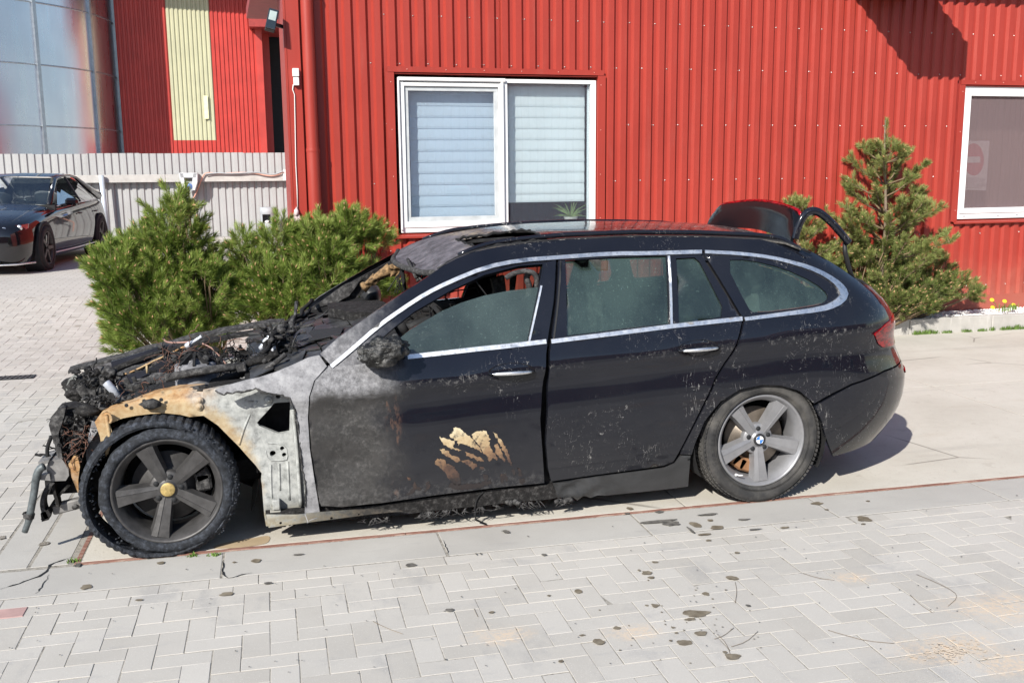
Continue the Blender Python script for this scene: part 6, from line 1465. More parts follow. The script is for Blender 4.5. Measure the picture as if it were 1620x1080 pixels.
# far wing: dark skin, charred top strips
plate('far_wing_skin', [(175, 572), (215, 560), (262, 545), (300, 548), (290, 566), (268, 590), (255, 610), (246, 640), (215, 640), (190, 625), (182, 600)], 1.62, .02, plain('blue_black_sheet', (.018, .020, .030), .4, var=.3))
for L, y, w_, m_ in (([(110, 582), (184, 560), (258, 541), (339, 521), (450, 503)], 1.74, .05, M_charg), ([(150, 588), (200, 570), (262, 549), (330, 533), (440, 514)], 1.62, .03, M_char), ([(160, 596), (205, 584), (240, 570), (262, 560)], 1.5, .05, M_charg)):
    P_ = [Vector(aty(u, v, y)) for u, v in smoothline(L, 2)]; vs = []; n = len(P_)
    for i, p in enumerate(P_):
        j = noise.noise(p * 9) * .012; ww = w_ * (1 + .5 * noise.noise(p * 14)); vs += [p + Vector((0, -ww, j - .012)), p + Vector((0, ww * .6, j)), p + Vector((0, ww * .6, j - .018)), p + Vector((0, -ww, j - .03))]
    g = G(); g.add(vs, [(4 * i + a, 4 * i + (a + 1) % 4, 4 * i + 4 + (a + 1) % 4, 4 * i + 4 + a) for i in range(n - 1) for a in range(4)], False); eb(g, 'far_wing_strip', m_)
g = G(); g.tube([Vector(aty(u, v, 1.45)) + Vector((0, rnd.gauss(0, .01), 0)) for u, v in dens([(196, 592), (215, 585), (235, 575), (262, 562), (300, 545)], 6, False)], .006, 5); g.tube([Vector(aty(u, v, 1.45)) for u, v in [(232, 575), (233, 590)]], .008, 5); eb(g, 'rusty_seam', M_rust)
# far headlamp and its brackets
g = G(); bm = Vector(aty(128, 614, 1.42)); g.blob(bm, (.10, .10, .07), .25, 4, 4, fr=2); eb(g, 'far_headlamp', M_char)
plate('lamp_lens', [(105, 629), (104, 612), (109, 600), (118, 591), (122, 596), (115, 610), (115, 631)], 1.36, .05, plain('sooty_lens', (.20, .21, .20), .3, var=.3, sc=20))
for L, r in (([(126, 607), (131, 614), (140, 621), (152, 622), (161, 616), (164, 606), (163, 594)], .015), ([(163, 592), (166, 605), (169, 622), (172, 640)], .020), ([(127, 610), (134, 622), (146, 634), (156, 638)], .022), ([(147, 634), (156, 624), (168, 628)], .012)):
    g = G(); g.tube([aty(u, v, 1.18) for u, v in smoothline(L, 2)], r, 8, flat=1.3); eb(g, 'lamp_bracket', M_charg)
g = G(); g.lathe([(.022, -.05), (.022, .02), (.016, .025), (.016, .06), (0, .06)], aty(178, 616, .95), (.5, -.2, -.6), 12); eb(g, 'silver_cylinder', M_melt)
g = G(); g.tube([aty(u, v, 1.0) for u, v in smoothline([(195, 600), (205, 612), (213, 618), (216, 608), (211, 596)], 2)], .012, 7); g.tube([aty(196, 598, 1.0), aty(212, 621, 1.0)], .018, 8); eb(g, 'hinge_arm', M_charg)
for k in range(12):
    u, v = rnd.uniform(130, 178), rnd.uniform(583, 606); g = G(); g.blob(aty(u, v, rnd.uniform(1.0, 1.4)), (rnd.uniform(.02, .045), .03, rnd.uniform(.015, .03)), .7, k, 2, fr=2.5); eb(g, 'debris', (M_char, M_char2, M_charg)[k % 3])
for k in range(30):
    t = rnd.random(); u = 135 + 215 * t; v = 655 - 42 * t + rnd.gauss(0, 4) - 2; g = G(); s = rnd.uniform(.014, .035); g.blob(aty(u, v, rnd.uniform(.14, .3)), (s * 1.6, s, s * .7), .8, k, 2, fr=2.5); eb(g, 'debris', (M_charg, M_char, M_charg)[k % 3])
# ---- front end: crumpled radiator frame, hanging tube, beam
nose = bpy.data.objects.new('front_frame', None); COL.objects.link(nose); nose.parent = car; nose['label'] = 'crumpled radiator frame and hanging bumper beam'
def nb_(g, nm, m=M_charg): return g.build(nm, m, nose)
def nplate(nm, L, y, th, m_, holes=(), jit=0.012):
    g = G(); hs = [circ(u, v, r, y) for u, v, r in holes]; f_ = lambda x, z: (x, y + jit * 2 * noise.noise(Vector((x * 9, y * 9, z * 9))), z)
    panel(g, f_, ay(L, y), hs, .025, th, 0, (0, 1, 0), prox=.2); return nb_(g, nm, m_)
nplate('frame_side', [(77, 672), (80, 660), (92, 646), (104, 644), (100, 664), (92, 686), (96, 712), (100, 735), (90, 722), (82, 692)], .22, .05, M_charg)
nplate('frame_plate', [(116, 680), (118, 652), (132, 648), (136, 668), (130, 700), (122, 718), (110, 704)], .26, .03, M_charg, [(121, 682, 1.5)])
nplate('frame_top', [(90, 647), (110, 643), (134, 645), (150, 655), (128, 662), (100, 656)], .30, .12, M_char)
for k in range(24):
    u, v = rnd.uniform(90, 152), rnd.uniform(660, 730)
    if u < 100 and v > 720: continue
    s = rnd.uniform(.012, .034); g = G(); g.blob(aty(u, v, rnd.uniform(.24, .5)), (s, s * 1.2, s * 1.1), .8, k, 2, fr=2.5); nb_(g, 'debris', (M_char, M_char2, M_charg, M_char)[k % 4])
g = G(); g.blob(aty(122, 694, .50), (.09, .14, .12), .4, 9, 4, fr=3); nb_(g, 'radiator_remains', M_char2)
g = G(); g.prism([aty(*p, .20) for p in [(76, 728), (98, 726), (108, 740), (109, 752), (104, 760), (80, 761), (74, 744)]], (0, .16, 0)); o = nb_(g, 'crash_box', plain('dull_grey_metal', (.22, .215, .21), .55, .3, var=.35, sc=14))
for L in ([(60, 731), (78, 727), (76, 732), (62, 737)], [(62, 752), (78, 749), (80, 760), (63, 759)]):
    g = G(); g.prism([aty(*p, .18) for p in L], (0, .18, 0)); nb_(g, 'crash_box_flange', bpy.data.materials['dull_grey_metal'])
g = G(); g.tube([aty(u, v, .17) for u, v in smoothline([(70, 737), (62, 742), (57, 755), (54, 780), (49, 805), (46, 822), (39, 841)], 1)], [.018] * 6 + [.017] * 4 + [.019, .014][:2], 10); nb_(g, 'hanging_tube', plain('scorched_tube', (.10, .115, .12), .5, .3, var=.5, sc=30))
g = G(); g.lathe([(.024, -.012), (.024, .012)], aty(46, 815, .17), (.3, 0, 1), 10); g.tube([aty(36, 811, .17), aty(43, 815, .17)], .008, 6); nb_(g, 'clamp', M_charg)
g = G(); g.tube([aty(u, v, .25) for u, v in smoothline([(82, 690), (77, 700), (74, 712), (76, 724)], 2)], .009, 7); g.tube([aty(u, v, .25) for u, v in smoothline([(55, 718), (62, 720), (70, 718), (80, 721)], 1)], [.004, .008, .006, .009, .005, .004][:6], 6); nb_(g, 'burnt_hose', M_char2)
def band(L, y0_, wy, th, nm, m_):
    P_ = [Vector(aty(u, v, y0_)) for u, v in smoothline(L, 2)]; vs = []; n = len(P_)
    for i, p in enumerate(P_):
        t = (P_[min(i + 1, n - 1)] - P_[max(i - 1, 0)]).normalized(); q = Vector((t.z, 0, -t.x)) * th / 2; vs += [p + q, p - q, p - q + Vector((0, wy, 0)), p + q + Vector((0, wy, 0))]
    g = G(); g.add(vs, [(4 * i + a, 4 * i + (a + 1) % 4, 4 * i + 4 + (a + 1) % 4, 4 * i + 4 + a) for i in range(n - 1) for a in range(4)] + [(0, 1, 2, 3), (4 * n - 4, 4 * n - 3, 4 * n - 2, 4 * n - 1)]); return nb_(g, nm, m_)
band([(84, 762), (72, 774), (66, 792), (67, 806), (74, 820)], .20, .07, .018, 'bent_bracket', M_charg)
band([(84, 762), (85, 778), (90, 792), (91, 802)], .22, .06, .014, 'bent_bracket', M_char); band([(110, 766), (98, 778), (86, 792), (76, 808), (66, 822)], .24, .05, .012, 'bent_bracket', M_char)
g = G(); g.prism([aty(*p, .20) for p in [(64, 812), (76, 806), (80, 812), (77, 822), (66, 825)]], (0, .06, 0)); nb_(g, 'bracket_foot', M_char)
g = G(); a, b = Vector(aty(84, 805, .28)), Vector(aty(140, 791, .28)); g.span(a, b, .05, .048, ch=.006); nb_(g, 'lower_beam', bpy.data.materials['dull_grey_metal'])
g = G(); g.lathe([(.014, 0), (.014, .008), (0, .009)], aty(119, 801, .25), (0, -1, 0), 10); nb_(g, 'bolt', M_charg)
nplate('pale_strut', [(117, 720), (123, 722), (132, 760), (134, 785), (126, 786), (112, 752), (108, 734)], .21, .03, M_rust, [(127, 742, 1.3), (129, 752, 1.3)], .004)
nplate('inner_front_panel', [(146, 664), (160, 668), (158, 690), (163, 720), (152, 735), (140, 742), (136, 720), (140, 690)], .20, .03, M_ash, (), .01)
# ------------------------------------------------------------------ pines
def needle_mat(name, a, b, c):
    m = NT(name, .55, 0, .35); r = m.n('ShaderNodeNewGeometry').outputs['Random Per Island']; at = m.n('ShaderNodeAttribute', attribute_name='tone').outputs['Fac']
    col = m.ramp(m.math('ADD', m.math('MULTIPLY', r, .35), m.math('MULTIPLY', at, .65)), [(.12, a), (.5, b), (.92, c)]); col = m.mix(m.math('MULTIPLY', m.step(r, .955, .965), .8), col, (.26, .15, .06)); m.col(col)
    m.b.inputs['Subsurface Weight'].default_value = 0
    t = m.t; out = [n for n in t.nodes if n.type == 'OUTPUT_MATERIAL'][0]; tr = m.n('ShaderNodeBsdfTranslucent'); m.l(col, tr.inputs[0]); mx = m.n('ShaderNodeMixShader'); mx.inputs[0].default_value = .30
    m.l(m.b.outputs[0], mx.inputs[1]); m.l(tr.outputs[0], mx.inputs[2]); m.l(mx.outputs[0], out.inputs[0]); return m.mat
M_nee = needle_mat('mugo_needles', (.050, .105, .018), (.21, .295, .05), (.46, .53, .17))
M_nee2 = needle_mat('pine_needles', (.050, .090, .024), (.19, .235, .062), (.40, .43, .16))
M_bud = plain('pine_bud', (.42, .25, .13), .7, var=.3, sc=40); M_bark = plain('pine_bark', (.20, .15, .11), .9, var=.4, sc=25, bump=.6, bs=90); M_twig = plain('pine_twig', (.17, .12, .07), .9, var=.3, sc=30)
class Pine:
    def __init__(s, seed): s.r = np.random.RandomState(seed); s.V = []; s.T = []; s.n = 0; s.stem = G(); s.bud = G()
    def shoot(s, base, d, L, nn, nl, tone, bud=True, w=.0015, spread=.9, stemr=.0035, tipdense=.6):
        r = s.r; d = np.array(d, float); d /= np.linalg.norm(d); base = np.array(base, float)
        a = np.cross(d, (0, 0, 1)); a = a / np.linalg.norm(a) if np.linalg.norm(a) > .1 else np.array((1., 0, 0)); b = np.cross(d, a)
        t = r.rand(nn) ** tipdense; ph = r.rand(nn) * 2 * np.pi; rad = np.cos(ph)[:, None] * a + np.sin(ph)[:, None] * b
        o = base + d * (t * L)[:, None] + rad * stemr; tilt = spread * (1.15 - .75 * t) + r.normal(0, .12, nn); dirn = rad * np.sin(tilt)[:, None] + d * np.cos(tilt)[:, None]
        ln = nl * r.uniform(.7, 1.15, nn); tip = o + dirn * ln[:, None]; side = np.cross(dirn, r.normal(0, 1, (nn, 3))); side /= np.linalg.norm(side, axis=1)[:, None] + 1e-9
        mid = o + dirn * (ln * .55)[:, None] + d * (.04 * ln)[:, None]
        V = np.stack([o - side * w * .7, o + side * w * .7, mid + side * w, mid - side * w, tip], 1).reshape(-1, 3); s.V.append(V); s.T.append(np.repeat(np.clip(tone + .12 * t + r.normal(0, .08, nn), 0, 1), 5)); s.n += nn
        e = base + d * L; s.stem.tube([tuple(base - d * .01), tuple(e)], [stemr, stemr * .6], 5, cap=False)
        if bud:
            for k in range(r.randint(0, 3)):
                dd = d + r.normal(0, .16, 3); h = r.uniform(.020, .040); s.bud.tube([tuple(e - d * .004), tuple(e + dd * h * .6), tuple(e + dd * h)], [.0045, .006, .0015], 5)
        return e
    def needles(s, name, m, parent):
        V = np.concatenate(s.V); T = np.concatenate(s.T); n = s.n; me = bpy.data.meshes.new(name); me.vertices.add(len(V)); r = parent.location
        me.vertices.foreach_set('co', (V - np.array(r)).ravel().astype(np.float32)); q = np.arange(n)[:, None] * 5; f4 = q + np.array([0, 1, 2, 3]); f3 = q + np.array([3, 2, 4]); idx = np.concatenate([f4, f3], 1).ravel()
        me.loops.add(len(idx)); me.loops.foreach_set('vertex_index', idx.astype(np.int32)); st = np.stack([np.arange(n) * 7, np.arange(n) * 7 + 4], 1).ravel(); me.polygons.add(2 * n)
        me.polygons.foreach_set('loop_start', st.astype(np.int32)); me.materials.append(m); me.update(calc_edges=True); at = me.attributes.new('tone', 'FLOAT', 'POINT'); at.data.foreach_set('value', T.astype(np.float32))
        o = bpy.data.objects.new(name, me); COL.objects.link(o); o.parent = parent; return o
    def finish(s, root, m, nm='foliage'):
        s.needles(nm, m, root); s.stem.build('branches', M_twig, root, fix=False); tag(s.bud.build('buds', M_bud, root, fix=False), kind='stuff')
def mound(root, seed, lobes, nshoot, m, up=.62, L=(.10, .20), nn=70, nl=.055):
    """lobes: (centre, radii); shoots spring from a low base and end on the lobes' surface"""
    P_ = Pine(seed); r = P_.r; base = np.array(root.location); vol = np.array([l[1][0] * l[1][1] + l[1][0] * l[1][2] for l in lobes]); vol /= vol.sum()
    for i in range(nshoot):
        c, R = lobes[r.choice(len(lobes), p=vol)]; c = np.array(c); R = np.array(R); d = r.normal(0, 1, 3); d[2] = d[2] if d[2] > -.2 else -d[2] * .6; d /= np.linalg.norm(d)
        k = 1 + .42 * noise.noise(Vector(tuple(d * 2.2 + c))) ; depth = r.uniform(.55, 1.0) ** .6; p = c + d * R * k * depth
        if p[2] < .04: p[2] = .04 + .1 * r.rand()
        dd = d * np.array((1, 1, .7)) + np.array((0, 0, up)) + r.normal(0, .34, 3); tone = .02 + .72 * depth ** 2 * (.65 + .5 * noise.noise(Vector(tuple(p * 3.5)))) + .12 * (p[2] - .5)  # inner shoots get a darker tone, imitating shade inside the bush
        ll = r.uniform(*L); P_.shoot(p, dd, ll, int(nn * r.uniform(.8, 1.25)), nl, tone)
        if i % 5 == 0:
            mid = (p + base * np.array((1, 1, 0))) / 2 * np.array((1, 1, 1.0)); P_.stem.tube([tuple(base + np.array((r.normal(0, .05), r.normal(0, .05), 0))), tuple(base * .4 + p * .6 - np.array((0, 0, .12))), tuple(p)], [.016, .010, .004], 5, cap=False)
    P_.finish(root, m); return P_
def L_(u, v, y): q = aty(u, v, y); return (q[0], q[1], q[2])
def lobe(u0, v0, u1, v1, y, ry):
    a, b = np.array(L_(u0, v0, y)), np.array(L_(u1, v1, y)); c = (a + b) / 2; return (tuple(c), (abs(b[0] - a[0]) / 2, ry, abs(a[2] - b[2]) / 2))
s1 = thing('mountain_pine', 'largest dense green mountain pine bush at the left, behind the burnt bonnet', 'shrub', (.0, 4.0, 0), 'pine bushes beside the red building')
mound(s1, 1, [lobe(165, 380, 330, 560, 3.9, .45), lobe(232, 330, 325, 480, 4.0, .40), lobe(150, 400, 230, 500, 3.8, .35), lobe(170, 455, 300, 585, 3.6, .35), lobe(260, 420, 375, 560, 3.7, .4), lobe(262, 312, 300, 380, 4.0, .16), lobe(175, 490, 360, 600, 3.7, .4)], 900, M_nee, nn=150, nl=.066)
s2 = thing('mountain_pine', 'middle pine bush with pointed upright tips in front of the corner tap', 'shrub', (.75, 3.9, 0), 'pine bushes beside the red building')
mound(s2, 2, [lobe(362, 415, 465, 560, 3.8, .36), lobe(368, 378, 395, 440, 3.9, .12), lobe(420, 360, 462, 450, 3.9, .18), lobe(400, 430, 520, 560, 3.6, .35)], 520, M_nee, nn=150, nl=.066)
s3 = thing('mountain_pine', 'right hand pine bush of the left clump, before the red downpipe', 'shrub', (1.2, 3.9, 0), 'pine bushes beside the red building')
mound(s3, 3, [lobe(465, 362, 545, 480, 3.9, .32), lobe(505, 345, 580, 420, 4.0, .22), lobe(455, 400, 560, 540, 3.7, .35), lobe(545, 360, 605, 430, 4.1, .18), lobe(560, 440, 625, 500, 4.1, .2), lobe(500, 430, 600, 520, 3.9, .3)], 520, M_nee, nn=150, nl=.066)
# tall young pine on the right
def whorl_pine(root, seed, base, top, tiers, m, nl=.045, nn=80, trunk=.028):
    P_ = Pine(seed); r = P_.r; base = np.array(base); top = np.array(top); H = top[2] - base[2]; ax_ = top - base
    g = G(); pts_ = [tuple(base + ax_ * t + np.array((.02 * math.sin(t * 7 + seed), .015 * math.cos(t * 5), 0))) for t in np.linspace(0, 1, 14)]; g.tube(pts_, [trunk * (1 - .8 * t) for t in np.linspace(0, 1, 14)], 8); g.build('trunk', M_bark, root)
    P_.shoot(top - np.array((0, 0, .20)), (0, 0, 1), .20, 170, nl, .5)
    P_.shoot(top - np.array((0, 0, .36)), (0, 0, 1), .2, 100, nl * .9, .35, False)
    for t, n, R in tiers:
        for k in range(n):
            a = 2 * math.pi * (k + r.rand() * .7) / n + t * 9; o = base + ax_ * t; d = np.array((math.cos(a), math.sin(a) * .8, .25 + .6 * r.rand())); Lb = R * r.uniform(.7, 1.1); e = o + d * Lb / np.linalg.norm(d); e[2] += .03 * Lb
            mid = o + (e - o) * .5 - np.array((0, 0, .06 * Lb)); P_.stem.tube([tuple(o), tuple(mid), tuple(e)], [.010, .008, .004], 6, cap=False)
            m_ = max(2, int(Lb / .085))
            for i in range(m_):
                f_ = .35 + .65 * (i + 1) / m_; p = (o * (1 - f_) + e * f_) if f_ > .5 else o + (mid - o) * f_ * 2; p = o + (e - o) * f_ - np.array((0, 0, .06 * Lb * math.sin(math.pi * f_)))
                for s_ in range(2 + (i == m_ - 1) * 2):
                    sd = np.array((r.normal(0, .6), r.normal(0, .6), r.uniform(.2, .9))) + d * .7; tone = .30 + .32 * f_ + .15 * noise.noise(Vector(tuple(p * 4))) + .1 * t
                    P_.shoot(p, sd, r.uniform(.06, .12), int(nn * r.uniform(.7, 1.2)), nl, tone, bud=(r.rand() < .6))
    P_.finish(root, m); return P_
bt = aty(1392, 505, 4.66); tt = aty(1403, 190, 4.66)
t1 = thing('young_pine', 'tall young pine with a straight bare leader against the red wall', 'tree', (bt[0], 4.66, .14))
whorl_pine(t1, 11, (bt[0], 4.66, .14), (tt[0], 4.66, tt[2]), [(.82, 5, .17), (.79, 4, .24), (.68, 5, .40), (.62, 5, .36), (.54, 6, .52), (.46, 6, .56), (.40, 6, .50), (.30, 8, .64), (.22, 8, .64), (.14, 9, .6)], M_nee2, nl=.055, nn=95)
q = aty(1258, 308, 4.66); b_ = aty(1275, 500, 4.66)
t2 = thing('young_pine', 'smaller slender pine half hidden behind the raised rear window of the car', 'tree', (b_[0], 4.66, .14))
whorl_pine(t2, 12, (b_[0], 4.66, .14), (q[0], 4.66, q[2]), [(.86, 4, .14), (.72, 6, .28), (.60, 6, .34), (.48, 6, .4), (.35, 8, .5), (.2, 8, .5)], M_nee2, trunk=.02, nl=.052, nn=95)
s4 = thing('mountain_pine', 'low spreading pine bush at the foot of the tall young pine, over the kerb', 'shrub', (6.3, 4.6, .14), 'pine bushes beside the red building')
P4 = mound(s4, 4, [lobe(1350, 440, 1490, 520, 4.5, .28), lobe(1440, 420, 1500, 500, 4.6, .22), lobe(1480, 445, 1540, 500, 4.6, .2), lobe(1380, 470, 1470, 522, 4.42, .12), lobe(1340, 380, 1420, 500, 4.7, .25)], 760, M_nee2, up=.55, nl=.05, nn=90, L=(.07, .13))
# long twigs of the low bush reaching right
PX = Pine(8)
# dandelions
g1 = thing('dandelions', 'small dandelion with yellow flowers in the white pebbles', 'flower', (8.1, 4.6, .14))
g = G(); fl_ = G()
for u, v, ub, vb in ((1569, 475, 1577, 488), (1589, 477, 1588, 492), (1603, 483, 1601, 492), (1570, 487, 1577, 492)):
    a, b = Vector(aty(u, v, 4.62)), Vector(aty(ub, vb, 4.60)); g.tube([b, (a + b) / 2 + Vector((.01, 0, .01)), a], .003, 5, cap=False); fl_.lathe([(.0, -.006), (.02, .004), (.024, .010), (.018, .014), (0, .012)], a, (-.3, -.7, .6), 12)
rnd = random.Random(6); tuft(g, tuple(aty(1588, 492, 4.58)), .09, .10, 40, rnd); tuft(g, tuple(aty(1604, 490, 4.58)), .07, .08, 30, rnd)
g.build('leaves', M_weed, g1, fix=False); fl_.build('flower', plain('dandelion_yellow', (.75, .55, .02), .6, var=.1), g1)

# ------------------------------------------------------------------ black saloon parked in the yard
fw = atz(74, 427, YZ); 
SD = Vector((.10, 1.0, 0)).normalized(); 
SL = Vector((-SD.y, SD.x, 0))    # towards its other flank (left in the photo)
sed = thing('parked_saloon', 'clean shiny black saloon parked nose first at the left edge', 'car', (float(fw[0]) - .9, float(fw[1]) + 1.5, YZ))
O = Vector((fw[0], fw[1], YZ)) - SD * .87 + Vector(-SL) * .03     # nearest flank, at the nose
def SV(x, y, z): return O + SD * x + SL * y + Vector((0, 0, z))   # x back from the nose, y from the visible flank inward
M_sp = NT('clean_black_paint', .04, 0, .6); M_sp.col((.006, .006, .008)); M_sp.b.inputs['Coat Weight'].default_value = .5; M_sp = M_sp.mat
M_sg = glass('saloon_glass', (.25, .28, .28), 1.3, .02, (.1, .1, .1)); Wd = 1.90
ST = [ # x, inset of plan, z sill, z bulge, z shoulder, z deck (centre)
 (0.00, .42, .24, .45, .62, .66), (.05, .22, .20, .48, .68, .72), (.16, .10, .17, .50, .73, .78), (.40, .03, .17, .52, .80, .86), (.87, .0, .17, .55, .87, .93), (1.35, .0, .17, .56, .91, .99), (1.75, .0, .18, .57, .94, 1.03),
 (2.5, .0, .18, .58, .97, 1.0), (3.3, .0, .18, .58, .99, 1.0), (4.08, .0, .19, .58, 1.0, 1.06), (4.6, .04, .22, .58, .99, 1.08), (5.0, .12, .26, .58, .97, 1.06), (5.18, .35, .32, .55, .9, 1.0)]
def sec(st):
    x, i, zs, zb, zh, zd = st; h = Wd / 2
    return [(i + .06, zs), (i + .01, zs + .12), (i, zb), (i + .015, zb + .12), (i + .05, zh - .05), (i + .12, zh), (i + .30 + .0, zh + (zd - zh) * .6), (h, zd)]
g = G(); n = 15; vs = []
for st in ST:
    p = sec(st); full = [SV(st[0], y, z) for y, z in p] + [SV(st[0], Wd - y, z) for y, z in p[-2::-1]]; vs += full
fs = [(i * n + j, i * n + j + 1, (i + 1) * n + j + 1, (i + 1) * n + j) for i in range(len(ST) - 1) for j in range(n - 1)] + [tuple(range(n)), tuple((len(ST) - 1) * n + k for k in range(n))]
# keep the wheel openings free
g.add(vs, fs, True); body = g.build('body', M_sp, sed); sub = body.modifiers.new('sub', 'SUBSURF'); sub.levels = sub.render_levels = 2
CB = [(1.72, .16, .96, None), (2.55, .28, 1.39, 1), (2.9, .30, 1.44, 1), (3.5, .31, 1.45, 1), (4.0, .32, 1.39, 1), (4.75, .22, 1.06, None)]
g = G(); vs = []
for x, i, z, _ in CB: vs += [SV(x, i - .0, z), SV(x, i + .10, z + .03), SV(x, Wd / 2, z + .05), SV(x, Wd - i - .10, z + .03), SV(x, Wd - i, z)]
fs = [(i * 5 + j, i * 5 + j + 1, (i + 1) * 5 + j + 1, (i + 1) * 5 + j) for i in range(1, 4) for j in range(4)]; g.add(vs, fs, True); g.build('roof', M_sp, sed)
# windscreen, rear screen, side glass with pillars
def quad(nm, pts_, m, th=(0, 0, 0), par=sed): g = G(); g.add(pts_, [tuple(range(len(pts_)))]); return g.build(nm, m, par)
quad('windscreen', [SV(1.74, .22, .985), SV(1.66, Wd / 2, 1.0), SV(1.74, Wd - .22, .985), SV(2.56, Wd - .36, 1.40), SV(2.52, Wd / 2, 1.425), SV(2.56, .36, 1.40)], M_sg)
quad('rear_screen', [SV(4.75, .25, 1.06), SV(4.75, Wd - .25, 1.06), SV(4.0, Wd - .38, 1.40), SV(4.0, .38, 1.40)], M_sg)
for sgn in (0, 1):
    Y = lambda y: Wd - y if sgn else y
    quad('side_glass', [SV(1.90, Y(.10), .965), SV(2.62, Y(.285), 1.365), SV(3.10, Y(.30), 1.41), SV(3.12, Y(.08), .985)], M_sg); quad('side_glass', [SV(3.18, Y(.08), .985), SV(3.16, Y(.30), 1.41), SV(3.62, Y(.31), 1.405), SV(4.22, Y(.17), 1.08), SV(4.1, Y(.10), 1.0)], M_sg)
    g = G(); g.tube([SV(1.72, Y(.17), .97), SV(2.2, Y(.24), 1.22), SV(2.57, Y(.30), 1.385), SV(3.0, Y(.315), 1.435), SV(3.5, Y(.32), 1.44), SV(3.85, Y(.32), 1.40), SV(4.3, Y(.27), 1.22), SV(4.8, Y(.2), 1.05)], [.045, .035, .03, .022, .022, .03, .06, .08], 8); g.build('pillar', M_sp, sed)
    g = G(); g.span(SV(3.14, Y(.075), .985), SV(3.13, Y(.302), 1.415), .05, .03); g.build('centre_pillar', M_blackp, sed)
    g = G(); g.tube([SV(1.82, Y(.085), .955), SV(2.6, Y(.07), .972), SV(3.4, Y(.07), .985), SV(4.2, Y(.085), 1.0)], .008, 6); g.build('chrome_line', M_chrome, sed)
    g = G(); g.box(SV(1.95, Y(-.12), 1.02), (.20, .12, .12), ch=.035); g.tube([SV(1.95, Y(-.05), .99), SV(1.96, Y(.06), .96)], .02, 8); g.build('door_mirror', M_sp, sed)
    g = G(); g.tube([SV(1.3, Y(.0), .245), SV(2.5, Y(-.006), .235), SV(3.65, Y(.0), .245)], .012, 6); g.build('sill_line', M_chrome, sed)
    for x in (2.75, 3.75): g = G(); g.tube([SV(x, Y(.01), .80), SV(x + .1, Y(-.015), .805), SV(x + .2, Y(.01), .81)], .012, 6); g.build('handle', M_sp, sed)
    for x in (.87, 4.08):
        C = SV(x, Y(-.005), .345); ax = -SL if not sgn else SL
        w = bpy.data.objects.new('wheel', None); COL.objects.link(w); w.parent = sed
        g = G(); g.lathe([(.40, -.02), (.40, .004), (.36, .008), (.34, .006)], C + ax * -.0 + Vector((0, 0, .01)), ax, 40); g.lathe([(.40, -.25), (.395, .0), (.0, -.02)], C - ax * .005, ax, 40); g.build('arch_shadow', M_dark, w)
        g = G(); g.lathe([(.25, .0), (.27, .02), (.32, .018), (.342, -.01), (.345, -.12), (.34, -.24)], C + ax * .012, ax, 48); g.build('tyre', plain('saloon_tyre', (.022, .022, .023), .8) if not (sgn or x > 1) else bpy.data.materials['saloon_tyre'], w)
        g = G(); g.lathe([(.252, .012), (.245, .014), (.235, .0), (.225, -.04)], C + ax * .010, ax, 40); g.build('rim', M_alloyf, w)
        for k in range(5):
            a = 2 * math.pi * k / 5; d = SD * math.cos(a) + Vector((0, 0, 1)) * math.sin(a); g = G(); g.span(C + ax * .004 + d * .03, C + ax * .014 + d * .235, .05, .012, up=tuple(ax)); g.build('spoke', M_alloyf, w)
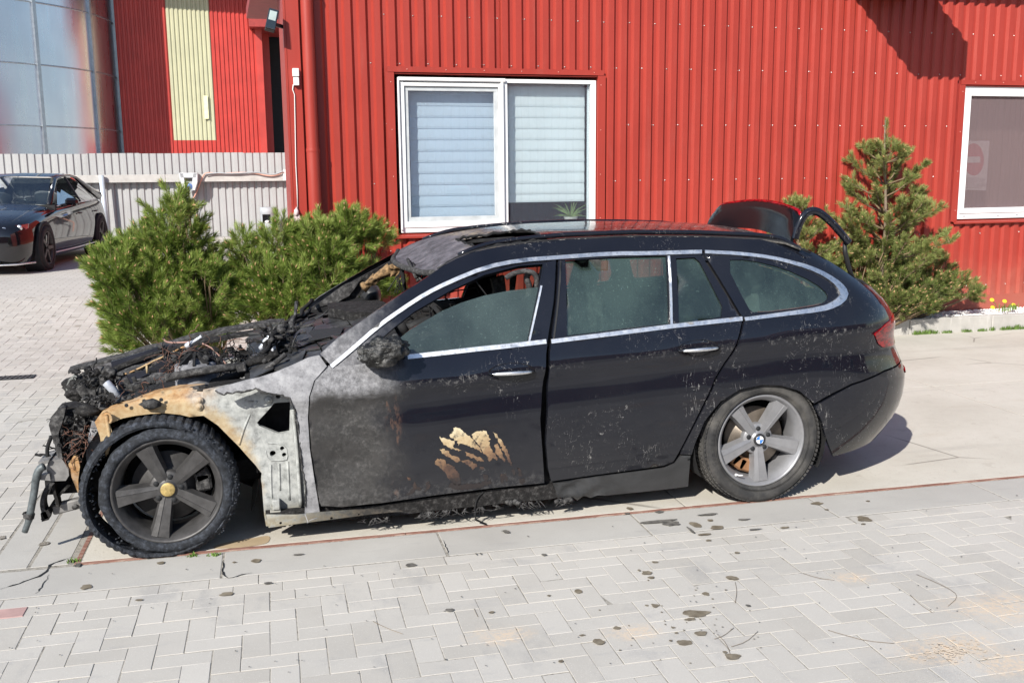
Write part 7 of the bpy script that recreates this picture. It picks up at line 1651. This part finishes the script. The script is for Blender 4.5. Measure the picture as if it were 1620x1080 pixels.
# nose: twin grille, lamps, intakes, plate shelf
def nose_pt(y, z, o=0.0):
    t = abs(y - Wd / 2) / (Wd / 2); x = .02 + .50 * max(0, t - .35) ** 2.2 * 2.2; return SV(x - o, y, z)
for s_ in (-1, 1):
    cy_ = Wd / 2 + s_ * .24; L = [(cy_ + .22 * math.cos(w) * 1.0, .545 + .17 * (abs(math.sin(w)) ** .7) * (1 if math.sin(w) > 0 else -1)) for w in [2 * math.pi * k / 28 for k in range(28)]]
    g = G(); g.prism([nose_pt(y, z, .03) for y, z in L], SD * .03); gr = g.build('kidney_grille', M_dark, sed)
    g = G(); g.tube([nose_pt(y, z, .035) for y, z in L] + [nose_pt(*L[0], .035)], .013, 6); g.build('grille_frame', M_blackp, gr)
    for k in range(9): yy = cy_ - .17 + k * .0425; g = G(); g.span(nose_pt(yy, .41, .034), nose_pt(yy, .68, .034), .010, .01, up=(1, 0, 0)); g.build('bar', M_sp, gr)
for sgn in (0, 1):
    Y = lambda y: Wd - y if sgn else y
    L = [(.50, .60), (.50, .655), (.34, .70), (.16, .735), (.06, .745), (.07, .68), (.12, .64), (.30, .605)]
    g = G(); pts_ = [SV(.06 + .55 * max(0, (.55 - y)) ** 1.7 * 1.6 - .01, Y(y), z) for y, z in L]; g.prism(pts_, SD * .04); hl = g.build('headlight', plain('headlamp_glass', (.30, .06, .06), .08, .1, var=.6, sc=9) if not sgn else bpy.data.materials['headlamp_glass'], sed)  # reflection of the red building painted into the lamp colour
    for yy in (.16, .34): g = G(); q = SV(.06 + .55 * max(0, (.55 - yy)) ** 1.7 * 1.6 - .02, Y(yy), .685 - (yy - .2) * .15); g.lathe([(.045, .0), (.04, .012), (.0, .014)], q, -SD, 16); g.build('lamp', NT('lamp_chrome%d' % sgn, .15, .9).mat, hl)
    g = G(); g.prism([SV(.10 + .3 * max(0, .5 - y) - .02, Y(y), z) for y, z in [(.60, .24), (.60, .36), (.30, .40), (.22, .38), (.26, .25)]], SD * .04); g.build('side_intake', M_dark, sed)
    g = G(); g.tube([SV(.13, Y(.52), .225), SV(.16, Y(.24), .23), SV(.20, Y(.17), .28), SV(.2, Y(.16), .41), SV(.2, Y(.22), .425), SV(.14, Y(.4), .43)], .014, 6); g.build('intake_trim', M_sp, sed)
g = G(); g.tube([SV(.30, .0, .17), SV(.08, .2, .16), SV(.0, .6, .155), SV(.0, Wd - .6, .155), SV(.08, Wd - .2, .16), SV(.3, Wd, .17)], .014, 6); g.build('front_lip', M_chrome, sed)
g = G(); g.box(SV(2.9, Wd / 2, .85), (1.5, 2.6, .25)); g.box(SV(2.15, Wd / 2, .93), (1.4, .3, .12)); g.build('cabin', M_dark, sed)
for yy in (.55, 1.35): g = G(); g.blob(SV(2.95, yy, 1.1), (.22, .1, .2), .1, 2, 3); g.build('seat', M_grey, sed)
